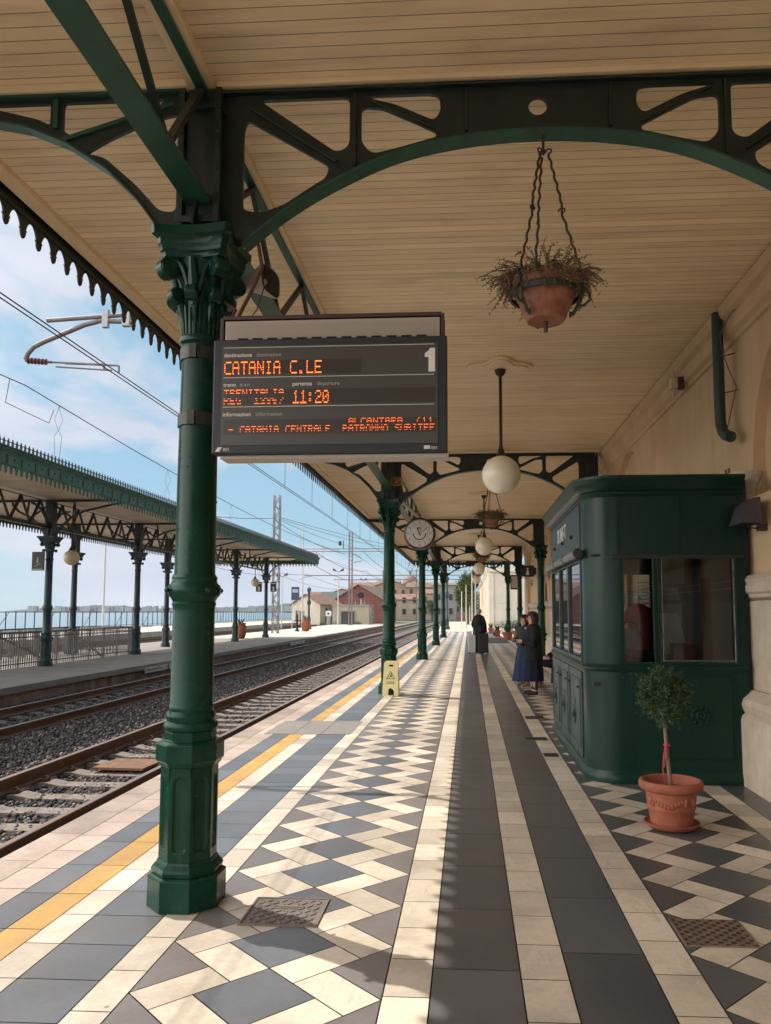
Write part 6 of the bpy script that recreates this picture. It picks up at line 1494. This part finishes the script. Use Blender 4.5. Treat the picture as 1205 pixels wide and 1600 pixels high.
for k in range(60):
    y = R_.uniform(20, 90); leaves(q, 60, (-16.9+R_.uniform(-.2, .2), y, -.5), R_.uniform(.1, .3), sc=(1, 2, .7), size=.035, rng=R_, shell=.1)
    leaves(q, 50, (-33.5+R_.uniform(-.6, .6), y, .05), R_.uniform(.15, .4), sc=(1, 3, .6), size=.06, rng=R_, shell=.1)
tag(q.build('trackside_grass', lf), kind='stuff')

# potted plants at the canopy end
pot_far(1.8, 49.8, .42, .26, 'square terracotta planter with small plant at the canopy end', shape='box', n=50)
pot_far(2.15, 44.2, .45, .30, 'terracotta pot with bushy dark green plant at the canopy end column', shape='round', n=160)
pot_far(2.85, 47.2, .45, .27, 'terracotta pot behind the bushy one, near the wall', shape='round', n=90)
pot_far(1.6, 58, .40, .30, 'small terracotta planter farthest along the sunny yard', shape='box', n=40)
t = thing('garden_table', 'small dark garden table in the sunny yard beyond the pots', 'table', (3.1, 55, 0))
q = MB(); q.lathe([(.5, .72), (.5, .76)], 20); q.build('tabletop', iron, t)
for k in range(3):
    q = MB(); a = 2*PI*k/3; q.beam((.1*math.cos(a), .1*math.sin(a), .72), (.35*math.cos(a), .35*math.sin(a), 0), .04, .04); q.build('leg', iron, t)
q = MB(); q.lathe([(.05, 0), (.2, .05), (.24, .22), (.15, .4), (.03, .45)], 14); tag(q.build('black_bag', M('bag_black', (.012, .012, .015), .7), loc=(1.75, 51.5, 0), smooth=True), 'black bag on the floor beside the farthest planter', 'bag')
# signs on the wall further down
t = thing('wall_sign', 'black square sign with white figure hanging from the station wall', 'sign', (2.42, 32.5, 3.25))
q = MB(); q.box(-.27, .27, -.04, .04, -.23, .23); q.build('panel', M('sign_black', (.018, .016, .02), .4), t)
q = MB(); q.ball((0, -.045, .10), .035, 8, 6, sc=(1, .2, 1)); q.prism([(-.07, -.15), (.07, -.15), (.03, .05), (-.03, .05)], -.05, -.041, 'xz'); q.build('pictogram', M('sign_white', (.7, .68, .66), .6), t)
q = MB(); q.beam((.27, 0, 0), (.36, 0, 0), .03, .3); q.build('bracket', iron, t)
t = thing('framed_sign', 'cream sign in a dark rounded frame hanging by the third wall column', 'sign', (2.2, 38, 3.0))
q = MB(); q.prism(fround([(-.2, -.35), (.2, -.35), (.2, .35), (-.2, .35)], .05), -.05, .05, 'xz'); q.build('frame', iron, t)
q = MB(); q.box(-.15, .15, -.058, -.051, -.28, .28); q.build('panel', M('sign_cream', (.6, .52, .4), .6), t)
q = MB(); q.beam((.2, 0, .2), (.6, 0, .2), .03, .03); q.build('bracket', iron, t)

# ================================================================== PEOPLE
def skin_mesh(name, joints, edges, mat, parent, sub=2):
    me = bpy.data.meshes.new(name); me.from_pydata([j[0] for j in joints], edges, []); o = bpy.data.objects.new('t', me); S.collection.objects.link(o)
    sk = o.modifiers.new('s', 'SKIN'); sk.use_smooth_shade = True
    for i, j in enumerate(joints):
        v = me.skin_vertices[0].data[i]; r = j[1]; v.radius = r if hasattr(r, '__len__') else (r, r); v.use_root = (i == 0)
    ss = o.modifiers.new('u', 'SUBSURF'); ss.levels = sub; ss.render_levels = sub
    dg = bpy.context.evaluated_depsgraph_get(); m2 = bpy.data.meshes.new_from_object(o.evaluated_get(dg)); bpy.data.objects.remove(o)
    m2.materials.clear(); m2.materials.append(mat) if not isinstance(mat, list) else [m2.materials.append(x) for x in mat]
    m2.polygons.foreach_set('use_smooth', [True]*len(m2.polygons))
    r = bpy.data.objects.new(name, m2); C.objects.link(r); r.parent = parent; return r
def loft(q, rings, seg=28, fold=0., nf=9, ph=0., m=0):
    vs = []; n = len(rings)
    for k, (cx, cy, cz, rx, ry) in enumerate(rings):
        f = fold*(k/(n-1))
        for i in range(seg):
            a = 2*PI*i/seg; w = 1+f*math.sin(nf*a+ph+.4*k); vs.append((cx+rx*w*math.cos(a), cy+ry*w*math.sin(a), cz))
    q.add(vs, [(k*seg+i, k*seg+(i+1)%seg, (k+1)*seg+(i+1)%seg, (k+1)*seg+i) for k in range(n-1) for i in range(seg)]+[tuple(range(seg))[::-1], tuple((n-1)*seg+i for i in range(seg))], m)
def body(t, H=1.6, arms=None, legs=None, stance=.10, lean=0., sitting=False, skinm=skin):
    """joints relative to the feet; figure faces -Y before the Empty is turned"""
    h = H; J = []; E_ = []
    def j(p, r): J.append(((p[0], p[1], p[2]), r)); return len(J)-1
    if not sitting:
        pel = j((0, 0, .53*h), .12); sp = j((0, .01, .62*h), .11); ch = j((0, lean, .74*h), (.145, .11)); nk = j((0, lean-.01, .83*h), .055); hb = j((0, lean-.02, .87*h), .06); hd = j((0, lean-.025, .925*h), (.082, .095)); ht = j((0, lean-.02, .975*h), .06)
        E_ += [(pel, sp), (sp, ch), (ch, nk), (nk, hb), (hb, hd), (hd, ht)]
        for i, s in enumerate((-1, 1)):
            hp = j((s*.085, 0, .49*h), .09); kn = j((s*stance, -.01, .27*h), .06); an = j((s*stance, .02, .05*h), .04); to = j((s*stance, -.12, .02*h), .035)
            E_ += [(pel, hp), (hp, kn), (kn, an), (an, to)]
    else:
        pel = j((0, 0, .47), .13); sp = j((0, .02, .62), .12); ch = j((0, .02, .82), (.15, .11)); nk = j((0, 0, .98), .055); hb = j((0, -.01, 1.05), .06); hd = j((0, -.02, 1.13), (.082, .095)); ht = j((0, -.02, 1.21), .06)
        E_ += [(pel, sp), (sp, ch), (ch, nk), (nk, hb), (hb, hd), (hd, ht)]
        for i, s in enumerate((-1, 1)):
            hp = j((s*.09, -.08, .46), .09); kn = j((s*.11, -.45, .48), .062); an = j((s*.11, -.50-.06*s, .09), .042); to = j((s*.11, -.64-.06*s, .04), .035)
            E_ += [(pel, hp), (hp, kn), (kn, an), (an, to)]
    for i, s in enumerate((-1, 1)):
        sh = j((s*.165, J[ch][0][1], J[ch][0][2]+.06), .06); el, wr, hn = arms[i]
        e = j(el, .042); w = j(wr, .028); E_ += [(ch, sh), (sh, e), (e, w)]
        # palm and five separate fingers
        d = (Vector(hn)-Vector(wr)).normalized(); pm = j(Vector(wr)+d*.045, (.034, .018)); E_.append((w, pm))
        a = d.cross(Vector((0, 0, 1)));  a = a.normalized() if a.length > .1 else Vector((1, 0, 0)); b_ = d.cross(a)
        for k, (o_, L_) in enumerate(((-.028, .055), (-.010, .068), (.010, .065), (.027, .05))):
            f1 = j(Vector(wr)+d*.085+a*o_, .009); f2 = j(Vector(wr)+d*(.085+L_*.55)+a*o_*1.1+b_*.012, .008); f3 = j(Vector(wr)+d*(.08+L_*.8)+a*o_*1.1+b_*.035, .007); E_ += [(pm, f1), (f1, f2), (f2, f3)]
        th = j(Vector(wr)+d*.05-a*s*.045+b_*.015, .010); t2 = j(Vector(wr)+d*.08-a*s*.05+b_*.03, .008); E_ += [(pm, th), (th, t2)]
    o = skin_mesh('body', J, E_, skinm, t)
    # face: nose, brow, eyes, mouth, ears added as relief
    hc = Vector(J[hd][0]); q = MB(); q.prism([(-.012, -.02), (.012, -.02), (0, .025)], -.10+hc.y, -.07+hc.y, 'xz')
    return o, hc
def face_bits(t, hc, glasses=None):
    q = MB(); y = hc.y-.088
    q.add([(hc.x-.012, y+.01, hc.z-.025), (hc.x+.012, y+.01, hc.z-.025), (hc.x, y-.022, hc.z-.02), (hc.x, y+.008, hc.z+.03)], [(0, 1, 2), (0, 2, 3), (1, 3, 2), (0, 3, 1)]); q.build('nose', skin, t)
    q = MB(); q.ball((hc.x-.032, y+.012, hc.z+.012), .011, 8, 6); q.ball((hc.x+.032, y+.012, hc.z+.012), .011, 8, 6); q.build('eyes', ink, t)
    q = MB(); q.ball((hc.x, y+.012, hc.z-.052), .022, 10, 6, sc=(1, .4, .28)); q.build('mouth', M('lips', (.38, .13, .10), .5), t)
    for s in (-1, 1):
        q = MB(); q.ball((hc.x+s*.083, hc.y+.005, hc.z), .024, 8, 6, sc=(.35, .6, 1)); q.build('ear', skin, t)
    if glasses:
        q = MB()
        for s in (-1, 1): q.tube([(hc.x+s*.034+.026*math.cos(a), y-.004, hc.z+.012+.02*math.sin(a)) for a in [2*PI*k/12 for k in range(13)]], .004, 5)
        q.tube([(hc.x-.06, y, hc.z+.015), (hc.x-.088, hc.y, hc.z+.015)], .003, 4); q.tube([(hc.x+.06, y, hc.z+.015), (hc.x+.088, hc.y, hc.z+.015)], .003, 4); q.tube([(hc.x-.01, y-.004, hc.z+.016), (hc.x+.01, y-.004, hc.z+.016)], .004, 4); q.build('glasses', glasses, t)
def hair(t, hc, mat, length=.16, vol=1.):
    q = MB(); R_ = random.Random(int(length*100)); c = hc+Vector((0, .018, .03))
    seg, rings = 22, 12; vs = []
    for k in range(rings+1):
        th = PI*k/rings
        for i in range(seg):
            a = 2*PI*i/seg; front = max(0, -math.sin(a)); rr = .103*vol*(1+.03*math.sin(5*a+k))
            z = c.z+.105*vol*math.cos(th)
            x_ = c.x+rr*math.sin(th)*math.cos(a); y_ = c.y+rr*1.05*math.sin(th)*math.sin(a)
            if k > rings*.42:
                if front > .35: y_ = c.y-.055; z = max(z, c.z+.015); x_ = c.x+(x_-c.x)*.8
                else: z = c.z-(length)*(k/rings-.42)/.58; s_ = math.sin(th)*.35+.65; x_ = c.x+.108*vol*math.cos(a)*s_; y_ = c.y+.105*vol*math.sin(a)*s_+.01
            vs.append((x_, y_, z))
    q.add(vs, [(k*seg+i, (k+1)*seg+i, (k+1)*seg+(i+1)%seg, k*seg+(i+1)%seg) for k in range(rings) for i in range(seg)]); q.build('hair', mat, t, smooth=60)
def sleeves(t, mat, arms, chz, y0=0., r0=.075):
    for i, s in enumerate((-1, 1)):
        el, wr, hn = arms[i]; sh = Vector((s*.165, y0, chz)); q = MB(); e = Vector(el); w = Vector(wr)
        q.tube([sh+Vector((-s*.03, 0, .02)), sh.lerp(e, .35), sh.lerp(e, .8), e, e.lerp(w, .3), w.lerp(e, .05)], [r0, r0*.92, r0*.82, r0*.8, r0*.72, r0*.55], 12); q.build('sleeve', mat, t, smooth=True)
blk = M('coat_black', (.006, .006, .007), .8, c2=(.011, .011, .012), ns=12, bump=.5, bs=25, spec=.25)
# woman in black coat by the kiosk
t = thing('person', 'standing person in black jacket, dark blue skirt and red glasses beside the kiosk', 'person', (1.24, 15.42, 0), math.radians(-78))
ar = [((-.25, -.06, .97), (-.05, -.24, 1.0), (.03, -.27, 1.02)), ((.25, -.06, .97), (.06, -.23, 1.03), (-.02, -.28, 1.04))]
o, hc = body(t, 1.58, ar, stance=.085); face_bits(t, hc, M('glasses_red', (.35, .03, .03), .4)); hair(t, hc, M('hair_auburn', (.035, .012, .010), .6, c2=(.02, .008, .007), ns=40), .20, 1.12)
q = MB(); loft(q, [(0, .01, 1.37, .075, .065), (0, .01, 1.33, .15, .10), (0, .01, 1.27, .205, .135), (0, 0, 1.12, .215, .155), (0, 0, .95, .205, .16), (0, 0, .8, .225, .18), (0, 0, .66, .235, .19)], fold=.03, nf=7); q.build('jacket', blk, t, smooth=60)
sleeves(t, blk, ar, 1.26, .0, .085)
q = MB(); loft(q, [(0, 0, .80, .17, .14), (0, 0, .65, .20, .17), (0, 0, .45, .215, .19), (0, 0, .27, .23, .20)], fold=.06, nf=8, seg=48); q.build('skirt', M('skirt_navy', (.006, .009, .020), .9, c2=(.010, .014, .03), ns=6, spec=.2), t, smooth=60)
for s in (-1, 1):
    q = MB(); q.tube([(s*.085, .005, .42), (s*.085, .015, .25), (s*.085, .02, .09)], [.058, .05, .042], 10); q.build('stocking', ink, t, smooth=True)
    q = MB(); q.tube([(s*.085, .055, .045), (s*.085, -.02, .05), (s*.085, -.12, .035), (s*.085, -.165, .028)], [.04, .045, .042, .026], 10); q.build('shoe', ink, t, smooth=True)
q = MB(); q.ball((0, -.145, 1.27), .03, 8, 6); q.build('scarf_knot', M('scarf_grey', (.25, .25, .26), .9), t, smooth=True)
# second woman behind, long denim skirt
t = thing('person', 'person half hidden behind the black jacket, in dark green top and long blue skirt', 'person', (1.2, 17.1, 0), math.radians(-60))
ar = [((-.24, .0, 1.0), (-.16, -.2, .98), (-.1, -.24, 1.0)), ((.24, .0, 1.0), (.16, -.2, .98), (.1, -.24, 1.0))]
o, hc = body(t, 1.52, ar, stance=.09); face_bits(t, hc); hair(t, hc, M('hair_dark', (.015, .011, .009), .6), .14)
gt = M('top_dark_green', (.012, .022, .022), .9)
q = MB(); loft(q, [(0, .01, 1.32, .07, .06), (0, .01, 1.25, .19, .12), (0, 0, 1.1, .19, .14), (0, 0, .92, .18, .14), (0, 0, .86, .19, .15)], fold=.02); q.build('top', gt, t, smooth=60); sleeves(t, gt, ar, 1.2, 0, .075)
q = MB(); loft(q, [(0, 0, .93, .165, .135), (0, 0, .8, .20, .16), (0, 0, .5, .24, .20), (0, 0, .12, .29, .25)], fold=.09, nf=9, seg=54); q.build('skirt', M('denim', (.016, .028, .060), .9, c2=(.026, .040, .078), ns=9, spec=.2), t, smooth=60)
for s in (-1, 1):
    q = MB(); q.tube([(s*.09, .05, .04), (s*.09, -.03, .045), (s*.09, -.16, .028)], [.035, .042, .026], 10); q.build('shoe', M('shoe_tan', (.3, .2, .14), .6), t, smooth=True)
# bench and seated person with pale sneakers
t = thing('bench', 'dark slatted bench behind the kiosk, under the seated person', 'bench', (2.05, 17.35, 0))
q = MB()
for k in range(4): q.box(-.22+.115*k, -.12+.115*k, -.75, .75, .42, .445)
q.build('seat', iron, t)
q = MB()
for k in range(3): q.box(.26, .28, -.75, .75, .55+.12*k, .64+.12*k)
q.build('backrest', iron, t)
for y in (-.6, .6):
    q = MB(); q.beam((-.18, y, .42), (-.2, y, 0), .04, .04); q.beam((.22, y, .42), (.26, y, 0), .04, .04); q.beam((.22, y, .42), (.28, y, .9), .04, .04); q.build('leg', iron, t)
t = thing('person', 'seated person in dark clothes with pale pink sneakers, partly behind the kiosk', 'person', (1.98, 17.25, 0), math.radians(-85))
ar = [((-.25, -.05, .72), (-.12, -.28, .62), (-.08, -.32, .62)), ((.25, -.05, .72), (.12, -.28, .62), (.08, -.32, .62))]
o, hc = body(t, 1.6, ar, sitting=True); face_bits(t, hc); hair(t, hc, M('hair_dark', (.015, .011, .009), .6), .18)
q = MB(); loft(q, [(0, .01, 1.0, .07, .06), (0, .02, .93, .2, .13), (0, .02, .8, .2, .15), (0, .02, .6, .19, .16), (0, .0, .44, .21, .19)], fold=.02); q.build('coat', blk, t, smooth=60); sleeves(t, blk, ar, .9, .02, .08)
for s in (-1, 1):
    q = MB(); q.tube([(s*.09, -.02, .47), (s*.10, -.25, .48), (s*.11, -.45, .49), (s*.11, -.49-.03*s, .35), (s*.11, -.50-.06*s, .17)], [.105, .095, .078, .07, .06], 12); q.build('trouser_leg', M('trousers_black', (.01, .01, .014), .9), t, smooth=True)
    q = MB(); q.tube([(s*.11, -.50-.06*s, .2), (s*.11, -.50-.06*s, .09)], .04, 10); q.build('sock', M('sock_pink', (.55, .42, .42), .8), t, smooth=True)
    q = MB(); y = -.5-.06*s; q.tube([(s*.11, y+.06, .05), (s*.11, y, .06), (s*.11, y-.10, .05), (s*.11, y-.17, .035)], [.045, .05, .045, .03], 10); q.build('sneaker', M('sneaker', (.6, .48, .45), .7, c2=(.45, .25, .24), ns=20), t, smooth=True)
q = MB(); q.box(-.12, .12, -.08, .08, 0, .06); tag(q.build('parcel', white, loc=(1.62, 17.2, .57), bevel=.02), 'small white parcel on the lap of the seated person', 'parcel')
# traveller with suitcases
t = thing('person', 'grey haired traveller in a long black coat walking away beside the suitcases', 'person', (.38, 30.4, 0), math.radians(150))
ar = [((-.27, .02, 1.12), (-.24, -.12, .92), (-.24, -.16, .86)), ((.29, -.03, 1.10), (.33, -.2, .96), (.34, -.24, .92))]
o, hc = body(t, 1.70, ar, stance=.1); face_bits(t, hc); hair(t, hc, M('hair_grey', (.32, .27, .22), .7), .09, 1.05)
q = MB(); loft(q, [(0, .01, 1.48, .075, .065), (0, .01, 1.42, .19, .12), (0, 0, 1.3, .225, .14), (0, 0, 1.1, .22, .15), (0, 0, .8, .25, .19), (0, 0, .62, .27, .21)], fold=.03, nf=7); q.build('coat', blk, t, smooth=60); sleeves(t, blk, ar, 1.35, 0, .085)
for s in (-1, 1):
    q = MB(); q.tube([(s*.09, 0, .75), (s*.10, 0, .45), (s*.10, .02, .06)], [.10, .075, .06], 10); q.build('trouser_leg', M('trousers_black', (.01, .01, .014), .9), t, smooth=True)
    q = MB(); q.tube([(s*.1, .05, .04), (s*.1, -.05, .05), (s*.1, -.17, .03)], [.04, .045, .028], 10); q.build('shoe', ink, t, smooth=True)
def suitcase(x, y, w, h, d, label, mat, hh=.35):
    t = thing('suitcase', label, 'suitcase', (x, y, 0))
    q = MB(); q.box(-w/2, w/2, -d/2, d/2, .05, h); q.build('body', mat, t, bevel=.04)
    q = MB()
    for k in range(5): q.box(-w/2+w*(k+.5)/5-.008, -w/2+w*(k+.5)/5+.008, -d/2-.006, -d/2+.002, .12, h-.08)
    q.build('ribs', mat, t)
    for sx in (-1, 1):
        for sy in (-1, 1): q = MB(); q.lathe([(.028, -.012), (.028, .012)], 10, (sx*(w/2-.05), sy*(d/2-.04), .028), ax=(1, 0, 0)); q.build('wheel', ink, t)
    q = MB(); q.tube([(-.09, 0, h-.02), (-.09, 0, h+hh), (.09, 0, h+hh), (.09, 0, h-.02)], .01, 6); q.build('handle', galv, t)
suitcase(.11, 30.05, .30, .72, .24, 'silver white hard suitcase standing left of the traveller', M('suitcase_silver', (.5, .5, .5), .4), .12)
suitcase(.53, 29.9, .40, .78, .28, 'large black suitcase standing right of the traveller', M('suitcase_black', (.016, .013, .016), .6), .15)
t = thing('backpack', 'small black backpack on top of the black suitcase', 'backpack', (.50, 29.9, .79))
q = MB(); q.lathe([(.08, 0), (.14, .03), (.15, .12), (.11, .22), (.04, .26)], 16); o = q.build('body', blk, t, smooth=True); o.scale = (1.1, .7, 1)
q = MB(); q.tube([(-.05, -.08, .2), (-.05, -.13, .12), (-.05, -.09, .03)], .012, 6); q.build('strap', ink, t)

# ================================================================== HAZE over the bay
q = MB(); q.box(-2200, 960, -60, 2950, -5.2, 60)
hz = q.build('haze', []); hz['kind'] = 'stuff'
hm = bpy.data.materials.new('haze'); hm.use_nodes = True; n_ = hm.node_tree.nodes; n_.remove(n_['Principled BSDF'])
pv = n_.new('ShaderNodeVolumePrincipled'); pv.inputs['Color'].default_value = (.80, .88, 1., 1); pv.inputs['Density'].default_value = .00006; pv.inputs['Anisotropy'].default_value = .2
hm.node_tree.links.new(pv.outputs[0], n_['Material Output'].inputs['Volume']); hz.data.materials.clear(); hz.data.materials.append(hm)
